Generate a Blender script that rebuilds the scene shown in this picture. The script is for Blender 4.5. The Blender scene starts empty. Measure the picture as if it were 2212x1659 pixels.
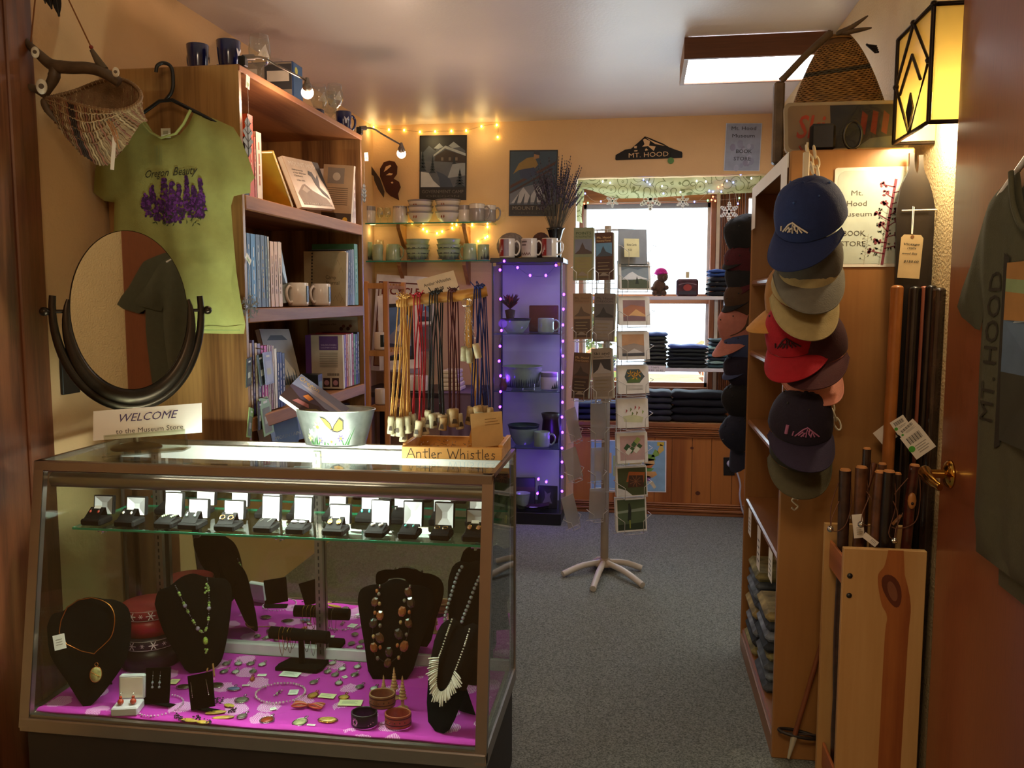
import bpy, math, random
from mathutils import Matrix, Vector
R = math.radians
SC = bpy.context.scene
COL = SC.collection
rnd = random.Random(7)

# ---------------------------------------------------------------- camera
EYE = 1.40
FPX, YAW, PIT = 1850.0, R(8.6), R(5.7)
cam_d = bpy.data.cameras.new('camera')
cam_d.sensor_width = 36.0
cam_d.lens = FPX / 2212 * 36
cam_d.clip_start = .02
cam = bpy.data.objects.new('camera', cam_d)
COL.objects.link(cam)
cam.location = (0, 0, EYE)
cam.rotation_euler = (math.pi / 2 - PIT, 0, YAW)
SC.camera = cam

# ---------------------------------------------------------------- exposure, sky
SC.view_settings.view_transform = 'Standard'
SC.view_settings.look = 'None'
SC.view_settings.gamma = 1
SC.view_settings.use_curve_mapping = False
SC.view_settings.exposure = 0.0
W = bpy.data.worlds.new('sky')
SC.world = W
W.use_nodes = True
bg = W.node_tree.nodes['Background']
bg.inputs[0].default_value = (.78, .89, 1, 1)
bg.inputs[1].default_value = 5.0

def area(name, loc, aim, size, power, col, sy=None, spread=180):
    l = bpy.data.lights.new(name, 'AREA')
    l.energy = power; l.color = col; l.size = size
    if sy: l.shape = 'RECTANGLE'; l.size_y = sy
    l.spread = R(spread)
    o = bpy.data.objects.new(name, l); COL.objects.link(o)
    o.location = loc
    o.rotation_euler = (Vector(aim) - Vector(loc)).to_track_quat('-Z', 'Y').to_euler()
    return o
def point(name, loc, power, col, r=.03):
    l = bpy.data.lights.new(name, 'POINT'); l.energy = power; l.color = col; l.shadow_soft_size = r
    o = bpy.data.objects.new(name, l); COL.objects.link(o); o.location = loc
    return o
# unseen warm ceiling light, added over the camera to lift the ambient light
area('ceiling_fill_light', (-.1, -.2, 2.45), (-.1, .3, 0), .6, 24, (1, .77, .53))
# daylight through the window recess
win_l = area('window_daylight', (.02, 5.98, 1.3), (.02, 0, .9), 1.0, 34, (.76, .87, 1), 1.4)

# ---------------------------------------------------------------- pixel rays -> points of the room
_cy, _sy, _cp, _sp = math.cos(YAW), math.sin(YAW), math.cos(PIT), math.sin(PIT)
def ray(px, py):
    dx = (px - 1106) / FPX; dy = -(py - 829.5) / FPX
    up = dy * _cp - _sp; fw = _cp + dy * _sp
    return (dx * _cy - fw * _sy, fw * _cy + dx * _sy, up)
def atY(px, py, Y):
    r = ray(px, py); t = Y / r[1]; return Vector((r[0] * t, Y, EYE + r[2] * t))
def atX(px, py, X):
    r = ray(px, py); t = X / r[0]; return Vector((X, r[1] * t, EYE + r[2] * t))
def atZ(px, py, Z):
    r = ray(px, py); t = (Z - EYE) / r[2]; return Vector((r[0] * t, r[1] * t, Z))

# ---------------------------------------------------------------- materials
def lin(c):
    if isinstance(c, str):
        c = [int(c[i:i + 2], 16) / 255 for i in (0, 2, 4)]
    return tuple((x / 12.92 if x <= .04045 else ((x + .055) / 1.055) ** 2.4) for x in c[:3]) + (1,)
MATS = {}
def new_mat(key):
    m = bpy.data.materials.new(key); m.use_nodes = True
    MATS[key] = m
    nt = m.node_tree
    return m, nt, nt.nodes['Principled BSDF']
def node(nt, typ, **kw):
    n = nt.nodes.new(typ)
    for k, v in kw.items():
        if k.startswith('i_'):
            n.inputs[k[2:].replace('_', ' ')].default_value = v
        else: setattr(n, k, v)
    return n
def pm(key, c, rough=.6, metal=0, var=.12, sc=14, bump=0, bsc=60, emis=0, ecol=None, trans=0, alpha=1, coat=0, sheen=0, spec=.5):
    if key in MATS: return key
    m, nt, b = new_mat(key)
    c1 = lin(c)
    b.inputs['Roughness'].default_value = rough
    b.inputs['Metallic'].default_value = metal
    b.inputs['Specular IOR Level'].default_value = spec
    if trans: b.inputs['Transmission Weight'].default_value = trans
    if alpha < 1: b.inputs['Alpha'].default_value = alpha
    if coat: b.inputs['Coat Weight'].default_value = coat; b.inputs['Coat Roughness'].default_value = .08
    if sheen: b.inputs['Sheen Weight'].default_value = sheen
    if emis:
        b.inputs['Emission Color'].default_value = lin(ecol or c); b.inputs['Emission Strength'].default_value = emis
    tc = node(nt, 'ShaderNodeTexCoord')
    if var:
        n = node(nt, 'ShaderNodeTexNoise'); n.inputs['Scale'].default_value = sc; n.inputs['Detail'].default_value = 4
        nt.links.new(tc.outputs['Object'], n.inputs['Vector'])
        r = node(nt, 'ShaderNodeValToRGB')
        r.color_ramp.elements[0].position = .3; r.color_ramp.elements[1].position = .7
        r.color_ramp.elements[0].color = tuple(x * (1 - var) for x in c1[:3]) + (1,)
        r.color_ramp.elements[1].color = tuple(min(1, x * (1 + var)) for x in c1[:3]) + (1,)
        nt.links.new(n.outputs['Fac'], r.inputs[0]); nt.links.new(r.outputs[0], b.inputs['Base Color'])
    else: b.inputs['Base Color'].default_value = c1
    if bump:
        n2 = node(nt, 'ShaderNodeTexNoise'); n2.inputs['Scale'].default_value = bsc; n2.inputs['Detail'].default_value = 3
        nt.links.new(tc.outputs['Object'], n2.inputs['Vector'])
        bp = node(nt, 'ShaderNodeBump'); bp.inputs['Strength'].default_value = bump; bp.inputs['Distance'].default_value = .004
        nt.links.new(n2.outputs['Fac'], bp.inputs['Height']); nt.links.new(bp.outputs[0], b.inputs['Normal'])
    return key
def wood(key, c1, c2, axis='Z', sc=9, rough=.45, stretch=.07, fine=.5, coat=0, dist=2.2):
    """Grain running along one object axis: stretched noise rings plus fine pores."""
    if key in MATS: return key
    m, nt, b = new_mat(key)
    tc = node(nt, 'ShaderNodeTexCoord'); mp = node(nt, 'ShaderNodeMapping')
    s = [1, 1, 1]; s['XYZ'.index(axis)] = stretch
    mp.inputs['Scale'].default_value = s
    nt.links.new(tc.outputs['Object'], mp.inputs[0])
    n = node(nt, 'ShaderNodeTexNoise'); n.inputs['Scale'].default_value = sc; n.inputs['Detail'].default_value = 2; n.inputs['Distortion'].default_value = .4
    nt.links.new(mp.outputs[0], n.inputs['Vector'])
    mu = node(nt, 'ShaderNodeMath', operation='MULTIPLY'); mu.inputs[1].default_value = dist * 6
    nt.links.new(n.outputs['Fac'], mu.inputs[0])
    si = node(nt, 'ShaderNodeMath', operation='SINE'); nt.links.new(mu.outputs[0], si.inputs[0])
    n2 = node(nt, 'ShaderNodeTexNoise'); n2.inputs['Scale'].default_value = sc * 14; n2.inputs['Detail'].default_value = 3
    nt.links.new(mp.outputs[0], n2.inputs['Vector'])
    ad = node(nt, 'ShaderNodeMath', operation='MULTIPLY_ADD'); ad.inputs[1].default_value = .3; 
    nt.links.new(si.outputs[0], ad.inputs[0])
    m2 = node(nt, 'ShaderNodeMath', operation='MULTIPLY_ADD'); m2.inputs[1].default_value = fine * 1.2; m2.inputs[2].default_value = .5 - fine * .6
    nt.links.new(n2.outputs['Fac'], m2.inputs[0]); nt.links.new(m2.outputs[0], ad.inputs[2])
    r = node(nt, 'ShaderNodeValToRGB')
    r.color_ramp.elements[0].position = .15; r.color_ramp.elements[1].position = .8
    r.color_ramp.elements[0].color = lin(c2); r.color_ramp.elements[1].color = lin(c1)
    nt.links.new(ad.outputs[0], r.inputs[0]); nt.links.new(r.outputs[0], b.inputs['Base Color'])
    b.inputs['Roughness'].default_value = rough
    if coat: b.inputs['Coat Weight'].default_value = coat; b.inputs['Coat Roughness'].default_value = .12
    return key
def glass(key, tint='F4FBF6', refl=1.0, rough=0.0, ior=1.5):
    """Thin clear sheet: see-through with a Fresnel reflection."""
    if key in MATS: return key
    m, nt, b = new_mat(key)
    nt.nodes.remove(b)
    out = [x for x in nt.nodes if x.type == 'OUTPUT_MATERIAL'][0]
    tr = node(nt, 'ShaderNodeBsdfTransparent'); tr.inputs[0].default_value = lin(tint)
    gl = node(nt, 'ShaderNodeBsdfGlossy'); gl.inputs['Roughness'].default_value = rough
    lw = node(nt, 'ShaderNodeLayerWeight'); lw.inputs[0].default_value = .5
    pw = node(nt, 'ShaderNodeMath', operation='POWER'); pw.inputs[1].default_value = 5
    nt.links.new(lw.outputs['Facing'], pw.inputs[0])
    mu = node(nt, 'ShaderNodeMath', operation='MULTIPLY_ADD'); mu.inputs[1].default_value = .9 * refl; mu.inputs[2].default_value = .04 * refl
    mx = node(nt, 'ShaderNodeMixShader')
    nt.links.new(pw.outputs[0], mu.inputs[0]); nt.links.new(mu.outputs[0], mx.inputs[0])
    nt.links.new(tr.outputs[0], mx.inputs[1]); nt.links.new(gl.outputs[0], mx.inputs[2]); nt.links.new(mx.outputs[0], out.inputs[0])
    return key
def glow(key, c, s):
    if key in MATS: return key
    m, nt, b = new_mat(key)
    nt.nodes.remove(b)
    out = [x for x in nt.nodes if x.type == 'OUTPUT_MATERIAL'][0]
    e = node(nt, 'ShaderNodeEmission'); e.inputs[0].default_value = lin(c); e.inputs[1].default_value = s
    nt.links.new(e.outputs[0], out.inputs[0])
    return key
def C(c, rough=.6, **kw):
    """A plain coloured material by hex colour."""
    return pm('paint_' + c + ('_%d' % (rough * 100)) + ''.join('%s%s' % (k, v) for k, v in kw.items()), c, rough, **kw)

# ---------------------------------------------------------------- mesh builder
I4 = Matrix.Identity(4)
def frame(o, x, y):
    """Local frame: x to the right, y up, z out of the surface."""
    x = Vector(x).normalized(); y = Vector(y); y = (y - x * y.dot(x)).normalized(); z = x.cross(y)
    m = Matrix((x, y, z)).transposed().to_4x4(); m.translation = Vector(o); return m
def quadframe(tl, tr, bl):
    """Frame with origin at the lower left corner and its width and height, from three corners."""
    tl, tr, bl = Vector(tl), Vector(tr), Vector(bl)
    return frame(bl, tr - tl, tl - bl), (tr - tl).length, (tl - bl).length
def scl(x, y=None, z=1):
    return Matrix.Diagonal((x, y if y is not None else x, z, 1))
def T(x, y, z): return Matrix.Translation((x, y, z))
def RZ(a): return Matrix.Rotation(a, 4, 'Z')
def RX(a): return Matrix.Rotation(a, 4, 'X')
def RY(a): return Matrix.Rotation(a, 4, 'Y')
TXT = {}
class MB:
    def __init__(s, M=None):
        s.v, s.f, s.m, s.s, s.mats = [], [], [], [], []
        s.M = M or I4
    def add(s, vs, fs, mat, smooth=False):
        if mat not in s.mats: s.mats.append(mat)
        k = s.mats.index(mat); b = len(s.v); M = s.M
        s.v += [M @ Vector(p) for p in vs]
        s.f += [[i + b for i in f] for f in fs]
        s.m += [k] * len(fs); s.s += [smooth] * len(fs)
        return s
    def box(s, x0, x1, y0, y1, z0, z1, mat, bev=0):
        if x0 > x1: x0, x1 = x1, x0
        if y0 > y1: y0, y1 = y1, y0
        if z0 > z1: z0, z1 = z1, z0
        if not bev:
            v = [(x, y, z) for z in (z0, z1) for y in (y0, y1) for x in (x0, x1)]
            return s.add(v, [(0, 2, 3, 1), (4, 5, 7, 6), (0, 1, 5, 4), (2, 6, 7, 3), (0, 4, 6, 2), (1, 3, 7, 5)], mat)
        b = min(bev, (x1 - x0) * .45, (y1 - y0) * .45, (z1 - z0) * .45)
        X, Y, Z = (x0, x1), (y0, y1), (z0, z1); v = []; ix = {}
        for i in (0, 1):
            for j in (0, 1):
                for k in (0, 1):
                    for a in range(3):
                        p = [X[i], Y[j], Z[k]]
                        for q, w in enumerate((i, j, k)):
                            if q != a: p[q] += b if w == 0 else -b
                        ix[i, j, k, a] = len(v); v.append(p)
        f = []
        for a in range(3):
            o = [q for q in range(3) if q != a]
            for w in (0, 1):
                L = []
                for d in ((0, 0), (1, 0), (1, 1), (0, 1)):
                    c = [0, 0, 0]; c[a] = w; c[o[0]] = d[0]; c[o[1]] = d[1]; L.append(ix[c[0], c[1], c[2], a])
                f.append(L if (w == 1) == (a != 1) else L[::-1])
        for a in range(3):
            o = [q for q in range(3) if q != a]
            for p in (0, 1):
                for q in (0, 1):
                    L = []
                    for w, t in ((0, o[0]), (1, o[0]), (1, o[1]), (0, o[1])):
                        c = [0, 0, 0]; c[a] = w; c[o[0]] = p; c[o[1]] = q; L.append(ix[c[0], c[1], c[2], t])
                    f.append(L)
        for i in (0, 1):
            for j in (0, 1):
                for k in (0, 1): f.append([ix[i, j, k, a] for a in range(3)])
        return s.add(v, f, mat)
    def tube(s, pts, r, mat, n=8, closed=False, caps=True, smooth=True, flat=1.0):
        pts = [Vector(p) for p in pts]; N = len(pts)
        rs = r if isinstance(r, (list, tuple)) else [r] * N
        V, Fc = [], []; up = None
        for i, p in enumerate(pts):
            a = pts[(i - 1) % N] if (closed or i > 0) else p
            c = pts[(i + 1) % N] if (closed or i < N - 1) else p
            d = (c - a).normalized() if (c - a).length > 1e-9 else Vector((0, 0, 1))
            if up is None:
                up = Vector((0, 0, 1)) if abs(d.z) < .9 else Vector((1, 0, 0))
            u = (up - d * up.dot(d))
            if u.length < 1e-6: u = d.orthogonal()
            u.normalize(); w = d.cross(u); up = u
            for k in range(n):
                t = 2 * math.pi * k / n
                V.append(p + (u * math.cos(t) * flat + w * math.sin(t)) * rs[i])
        for i in range(N if closed else N - 1):
            j = (i + 1) % N
            for k in range(n):
                q = (k + 1) % n
                Fc.append((i * n + k, i * n + q, j * n + q, j * n + k))
        s.add(V, Fc, mat, smooth)
        if caps and not closed:
            s.add([tuple(v) for v in V[:n]], [list(range(n))[::-1]], mat); s.add([tuple(v) for v in V[-n:]], [list(range(n))], mat)
        return s
    def lathe(s, prof, mat, n=24, c=(0, 0, 0), sx=1, sy=1, smooth=True, a0=0, a1=2 * math.pi):
        full = abs(a1 - a0 - 2 * math.pi) < 1e-6; V, Fc = [], []; N = n if full else n + 1
        for (r, z) in prof:
            for k in range(N):
                t = a0 + (a1 - a0) * k / n
                V.append((c[0] + r * sx * math.cos(t), c[1] + r * sy * math.sin(t), c[2] + z))
        for i in range(len(prof) - 1):
            for k in range(n):
                q = (k + 1) % N
                Fc.append((i * N + k, i * N + q, (i + 1) * N + q, (i + 1) * N + k))
        return s.add(V, Fc, mat, smooth)
    def sphere(s, c, r, mat, n=12, sc=(1, 1, 1)):
        m = max(4, n // 2); V = [(c[0], c[1], c[2] - r * sc[2])]; Fc = []
        for i in range(1, m):
            t = math.pi * i / m - math.pi / 2
            for k in range(n):
                a = 2 * math.pi * k / n
                V.append((c[0] + r * sc[0] * math.cos(t) * math.cos(a), c[1] + r * sc[1] * math.cos(t) * math.sin(a), c[2] + r * sc[2] * math.sin(t)))
        V.append((c[0], c[1], c[2] + r * sc[2])); e = len(V) - 1
        for k in range(n):
            q = (k + 1) % n
            Fc.append((0, 1 + q, 1 + k)); Fc.append((e, 1 + (m - 2) * n + k, 1 + (m - 2) * n + q))
            for i in range(m - 2):
                Fc.append((1 + i * n + k, 1 + i * n + q, 1 + (i + 1) * n + q, 1 + (i + 1) * n + k))
        return s.add(V, Fc, mat, True)
    def prism(s, pts, z0, z1, mat, smooth=False, side=None):
        """Polygon in the local xy plane given a thickness along z."""
        n = len(pts)
        a = sum(pts[i][0] * pts[(i + 1) % n][1] - pts[(i + 1) % n][0] * pts[i][1] for i in range(n))
        if a < 0: pts = pts[::-1]
        V = [(p[0], p[1], z0) for p in pts] + [(p[0], p[1], z1) for p in pts]
        s.add(V, [list(range(n))[::-1], list(range(n, 2 * n))], mat)
        return s.add(V, [(i, (i + 1) % n, n + (i + 1) % n, n + i) for i in range(n)], side or mat, smooth)
    def poly(s, pts, mat, z=0.0):
        n = len(pts)
        a = sum(pts[i][0] * pts[(i + 1) % n][1] - pts[(i + 1) % n][0] * pts[i][1] for i in range(n))
        if a < 0: pts = pts[::-1]
        return s.add([(p[0], p[1], z) for p in pts], [list(range(n))], mat)
    def rect(s, x0, x1, y0, y1, mat, z=0.0): return s.poly([(x0, y0), (x1, y0), (x1, y1), (x0, y1)], mat, z)
    def disc(s, x, y, r, mat, z=0.0, n=16, ry=None):
        return s.poly([(x + r * math.cos(2 * math.pi * k / n), y + (ry or r) * math.sin(2 * math.pi * k / n)) for k in range(n)], mat, z)
    def line(s, pts, w, mat, z=0.0):
        """A drawn stroke in the local xy plane."""
        for a, b in zip(pts, pts[1:]):
            a, b = Vector(a[:2]), Vector(b[:2]); d = b - a
            if d.length < 1e-9: continue
            d.normalize(); q = Vector((-d.y, d.x)) * w / 2; d = d * w * .3
            s.poly([tuple(a - d - q), tuple(b + d - q), tuple(b + d + q), tuple(a - d + q)], mat, z)
        return s
    def grid(s, fn, nu, nv, mat, smooth=True, wrap=False):
        V = [fn(i / nu, j / nv) for j in range(nv + 1) for i in range(nu + (0 if wrap else 1))]
        w = nu if wrap else nu + 1
        Fc = [(j * w + i, j * w + (i + 1) % w if wrap else j * w + i + 1, (j + 1) * w + ((i + 1) % w if wrap else i + 1), (j + 1) * w + i) for j in range(nv) for i in range(nu)]
        return s.add(V, Fc, mat, smooth)
    def text(s, t, x, y, h, mat, z=0.0, al='C', w=None, bold=0, shear=0, depth=0):
        """Lettering of cap height about h with its baseline at y; squeezed to width w when given."""
        if 'M' in t or 'W' in t: bold = 0
        k = (t, bold, shear, depth)
        if k not in TXT:
            cu = bpy.data.curves.new('lettering', 'FONT'); cu.body = t; cu.resolution_u = 2; cu.offset = bold; cu.shear = shear; cu.extrude = depth
            o = bpy.data.objects.new('lettering', cu); COL.objects.link(o)
            dg = bpy.context.evaluated_depsgraph_get(); dg.update()
            me = bpy.data.meshes.new_from_object(o.evaluated_get(dg))
            V = [tuple(v.co) for v in me.vertices]; Fc = [tuple(p.vertices) for p in me.polygons]
            bpy.data.objects.remove(o); bpy.data.curves.remove(cu); bpy.data.meshes.remove(me)
            TXT[k] = (V, Fc)
        V, Fc = TXT[k]
        if not V: return s
        x0 = min(v[0] for v in V); x1 = max(v[0] for v in V)
        sy = h / .7; sx = (w / (x1 - x0)) if w else sy
        off = {'C': -(x0 + x1) / 2, 'L': -x0, 'R': -x1}[al]
        fl = s.M.to_3x3().determinant() < 0
        return s.add([(x + (v[0] + off) * sx, y + v[1] * sy, z + v[2] * sy) for v in V], [f[::-1] if fl else f for f in Fc], mat)
    def obj(s, name, parent=None, world=False, centre=None):
        """Link what was gathered as ONE mesh object. world=True: vertices are in room coordinates."""
        me = bpy.data.meshes.new(name)
        off = Vector((0, 0, 0))
        if parent is not None:
            if world: off = parent.matrix_basis.translation
        else:
            lo = [min(v[i] for v in s.v) for i in range(3)]; hi = [max(v[i] for v in s.v) for i in range(3)]
            off = Vector(centre) if centre is not None else Vector(((lo[0] + hi[0]) / 2, (lo[1] + hi[1]) / 2, lo[2]))
        me.from_pydata([tuple(v - off) for v in s.v], [], s.f)
        for k in s.mats: me.materials.append(MATS[k])
        me.polygons.foreach_set('material_index', s.m); me.polygons.foreach_set('use_smooth', s.s)
        me.update()
        o = bpy.data.objects.new(name, me); COL.objects.link(o)
        if parent is not None: o.parent = parent
        else: o.location = off
        return o

# ---------------------------------------------------------------- things
def tag(o, label, cat, group=None):
    o['label'] = label; o['category'] = cat
    if group: o['group'] = group
    return o
def thing(name, label, cat, loc=(0, 0, 0), rot=(0, 0, 0), group=None):
    o = bpy.data.objects.new(name, None); COL.objects.link(o)
    o.empty_display_size = .05
    o.location = loc; o.rotation_euler = rot
    return tag(o, label, cat, group)
def struct(m, name, parent=None):
    o = m.obj(name, parent, world=parent is not None)
    if parent is None: o['kind'] = 'structure'
    return o
def dup(root, label, loc=None, rot=None, group=None, cat=None):
    """A copy of a thing with copies of its parts and their sub-parts."""
    r = root.copy(); COL.objects.link(r)
    for ch in root.children:
        c = ch.copy(); COL.objects.link(c); c.parent = r
        for g in ch.children:
            d = g.copy(); COL.objects.link(d); d.parent = c
    if loc is not None: r.location = loc
    if rot is not None: r.rotation_euler = rot
    r['label'] = label
    if group: r['group'] = group
    if cat: r['category'] = cat
    return r
def arc(c, r, a0, a1, n, ax='XY', ry=None):
    out = []
    for i in range(n + 1):
        a = a0 + (a1 - a0) * i / n; u, v = r * math.cos(a), (ry or r) * math.sin(a)
        out.append({'XY': (c[0] + u, c[1] + v, c[2]), 'XZ': (c[0] + u, c[1], c[2] + v), 'YZ': (c[0], c[1] + u, c[2] + v)}[ax])
    return out
def bez(pts, n=8):
    """Smooth curve through points (Catmull-Rom)."""
    P = [Vector(p) for p in pts]; out = []
    for i in range(len(P) - 1):
        a = P[max(0, i - 1)]; b = P[i]; c = P[i + 1]; d = P[min(len(P) - 1, i + 2)]
        for k in range(n):
            t = k / n
            out.append(.5 * ((2 * b) + (c - a) * t + (2 * a - 5 * b + 4 * c - d) * t * t + (3 * b - a - 3 * c + d) * t ** 3))
    return out + [P[-1]]
def bez2(pts, n=6): return [(p.x, p.y) for p in bez([(x, y, 0) for x, y in pts], n)]
def atP(px, py, o, n):
    r = Vector(ray(px, py)); e = Vector((0, 0, EYE)); n = Vector(n); t = (Vector(o) - e).dot(n) / r.dot(n); return e + r * t
def mb_xf(m, M, i0=0):
    for i in range(i0, len(m.v)): m.v[i] = M @ m.v[i]
def drape(m, i0, fn):
    for i in range(i0, len(m.v)):
        v = m.v[i]; v.z += fn(v.x, v.y)
from mathutils.geometry import delaunay_2d_cdt
def inside(p, poly):
    c = False; n = len(poly); j = n - 1
    for i in range(n):
        a, b = poly[i], poly[j]
        if (a[1] > p[1]) != (b[1] > p[1]) and p[0] < (b[0] - a[0]) * (p[1] - a[1]) / (b[1] - a[1]) + a[0]: c = not c
        j = i
    return c
def edge_dist(p, poly):
    d = 1e9; n = len(poly)
    for i in range(n):
        ax, ay = poly[i]; bx, by = poly[(i + 1) % n]; dx, dy = bx - ax, by - ay
        l = dx * dx + dy * dy; t = 0 if l == 0 else max(0, min(1, ((p[0] - ax) * dx + (p[1] - ay) * dy) / l))
        d = min(d, math.hypot(p[0] - ax - t * dx, p[1] - ay - t * dy))
    return d
def pillow(m, poly, step, th, fn, mat, back=0.0, edge=.03):
    """Soft sheet: outline in the local xy plane, rounded edges, front relief fn(x, y)."""
    n = len(poly); pts = []
    for i in range(n):
        a, b = Vector(poly[i]), Vector(poly[(i + 1) % n]); k = max(1, int((b - a).length / step))
        for j in range(k): pts.append(tuple(a.lerp(b, j / k)))
    N = len(pts); xs = [p[0] for p in pts]; ys = [p[1] for p in pts]; inn = []
    x = min(xs) + step * .5
    while x < max(xs):
        y = min(ys) + step * .5
        while y < max(ys):
            if inside((x, y), pts) and edge_dist((x, y), poly) > step * .45: inn.append((x, y))
            y += step
        x += step
    r = delaunay_2d_cdt([Vector(p) for p in pts + inn], [], [list(range(N))], 1, 1e-6)
    V, Fc = r[0], r[2]
    h = [th * (1 - math.exp(-edge_dist(v, poly) / edge)) for v in V]
    m.add([(v.x, v.y, back + hh + (fn(v.x, v.y) if hh > 1e-6 else 0)) for v, hh in zip(V, h)], [list(f) for f in Fc], mat, True)
    m.add([(v.x, v.y, back - hh * .3) for v, hh in zip(V, h)], [list(f)[::-1] for f in Fc], mat, True)
# ================================================================ the room
CEIL = 2.53; XL, XR, YB, YW = -1.77, .80, 5.57, 5.92
pm('wall_paint', 'E2BC8A', .75, var=.05, sc=3, bump=.35, bsc=90)
pm('wall_paint_rough', 'DFC592', .8, var=.04, sc=6, bump=1.0, bsc=120)
pm('ceiling_paint', 'D6CBC2', .42, var=.04, sc=2, bump=.2, bsc=70)
# carpet with a speckled weave
m_, nt_, b_ = new_mat('carpet')
tc_ = node(nt_, 'ShaderNodeTexCoord')
n1_ = node(nt_, 'ShaderNodeTexNoise'); n1_.inputs['Scale'].default_value = 170; n1_.inputs['Detail'].default_value = 5; n1_.inputs['Roughness'].default_value = .75
nt_.links.new(tc_.outputs['Object'], n1_.inputs['Vector'])
r_ = node(nt_, 'ShaderNodeValToRGB')
for e_, p_, c_ in ((r_.color_ramp.elements[0], .38, '505650'), (r_.color_ramp.elements[1], .62, '9EA49C')): e_.position = p_; e_.color = lin(c_)
nt_.links.new(n1_.outputs['Fac'], r_.inputs[0]); nt_.links.new(r_.outputs[0], b_.inputs['Base Color'])
b_.inputs['Roughness'].default_value = .95
bp_ = node(nt_, 'ShaderNodeBump'); bp_.inputs['Strength'].default_value = .7; bp_.inputs['Distance'].default_value = .006
nt_.links.new(n1_.outputs['Fac'], bp_.inputs['Height']); nt_.links.new(bp_.outputs[0], b_.inputs['Normal'])

oakZ = wood('red_oak_upright', 'B0844C', '64401E', 'Z', 8, .45, coat=.1, stretch=.045, dist=3.0)
oakY = wood('red_oak_lengthwise', 'AE7648', '804E2E', 'Y', 7, .55)
oakX = wood('red_oak_crosswise', 'B5713F', '86492A', 'X', 7, .42, coat=.2)
casingw = wood('stained_casing', '7E4A2C', '552E1A', 'Z', 14, .38, coat=.25)
pineZ = wood('knotty_pine_panel', 'B5712F', '8E4F1C', 'Z', 5, .5, fine=.35)
trimX = wood('fluted_pine_trim', 'AB6D38', '77431F', 'X', 8, .42, coat=.2)
trimZ = wood('fluted_pine_casing', '9A5B30', '6A371A', 'Z', 10, .42, coat=.2)
cherryZ = wood('cherry_bookcase', '9E6E3A', '825428', 'Z', 4, .42, fine=.4, coat=.25, dist=.8)
cherryY = wood('cherry_shelf', '966436', '744624', 'Y', 4, .42, fine=.4, coat=.2, dist=.8)
doorw = wood('mahogany_door', '86482A', '5C301C', 'Z', 26, .34, stretch=.03, fine=.9, coat=.35, dist=.5)

m = MB(); m.box(XL - .1, XR + .1, -1.7, 6.05, -.12, 0, 'carpet'); struct(m, 'floor')
m = MB(); m.box(XL - .1, XR + .1, -1.7, 6.05, CEIL, CEIL + .1, 'ceiling_paint'); struct(m, 'ceiling')
m = MB(); m.box(XL - .1, XL, -1.7, 6.05, 0, CEIL, 'wall_paint'); struct(m, 'wall_left')
m = MB(); m.box(XR, XR + .1, -1.7, 6.05, 0, CEIL, 'wall_paint_rough'); struct(m, 'wall_right')
m = MB(); m.box(XL, XR, -1.7, -1.6, 0, CEIL, 'wall_paint'); struct(m, 'wall_front')
# the back wall stops at the window recess: plaster left of it and above it, knotty pine boards below
RX0 = -.432; SILL = .60; HEAD = 2.168
m = MB(); m.box(XL, RX0, YB, 6.05, 0, CEIL, 'wall_paint'); m.box(RX0, XR, YB, 6.05, HEAD, CEIL, 'wall_paint')
wb = struct(m, 'wall_back')
m = MB()
x = RX0; bw = [.145, .118, .14, .125, .11, .128, .122, .131, .12, .14]; i = 0
m.box(RX0, XR, YB + .006, YW + .1, 0, SILL - .012, C('5E3316'))
while x < XR:
    x1 = min(XR, x + bw[i % 10]); m.box(x + .0016, x1 - .0016, YB, YB + .006, .06, .515, 'knotty_pine_panel'); x = x1; i += 1
for kx, kz, kr in ((.332, .44, .011), (.375, .145, .016), (-.2, .3, .012), (.12, .2, .008), (.58, .36, .01)):
    m.M = frame((kx, YB - .0008, kz), (1, 0, 0), (0, 0, 1)); m.disc(0, 0, kr, C('5A2B12'), 0, 12, kr * .85); m.M = I4
o = m.obj('wainscot', wb, world=True); o['label'] = 'knotty pine boards below the window sill'
m = MB()                                            # fluted chair rail under the sill and the base trim
for z0, z1, d in ((.575, .602, .022), (.565, .573, .028), (.548, .562, .018), (.535, .546, .026), (.522, .533, .02), (.508, .520, .014)):
    m.box(RX0, XR, YB - d, YB, z0, z1, trimX, .003)
struct(m, 'trim_2')
m = MB()
for z0, z1, d in ((0, .022, .024), (.024, .04, .03), (.042, .055, .02), (.057, .066, .026), (.068, .078, .016)):
    m.box(-.44, XR, YB - d, YB, z0, z1, trimX, .003)
struct(m, 'baseboard_back')
m = MB(); m.box(RX0, XR, YB - .012, YW, SILL - .012, SILL, wood('pale_sill_board', 'C79A66', 'A87843', 'X', 6, .45)); struct(m, 'trim_3')
# left door casing: stepped mouldings on the left wall
m = MB()
for y0, y1, d in ((2.245, 2.325, .02), (2.20, 2.248, .034), (2.165, 2.203, .026), (1.9, 2.167, .042)):
    m.box(XL, XL + d, y0, y1, 0, CEIL - .01, casingw, .004)
struct(m, 'trim_1')

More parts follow.
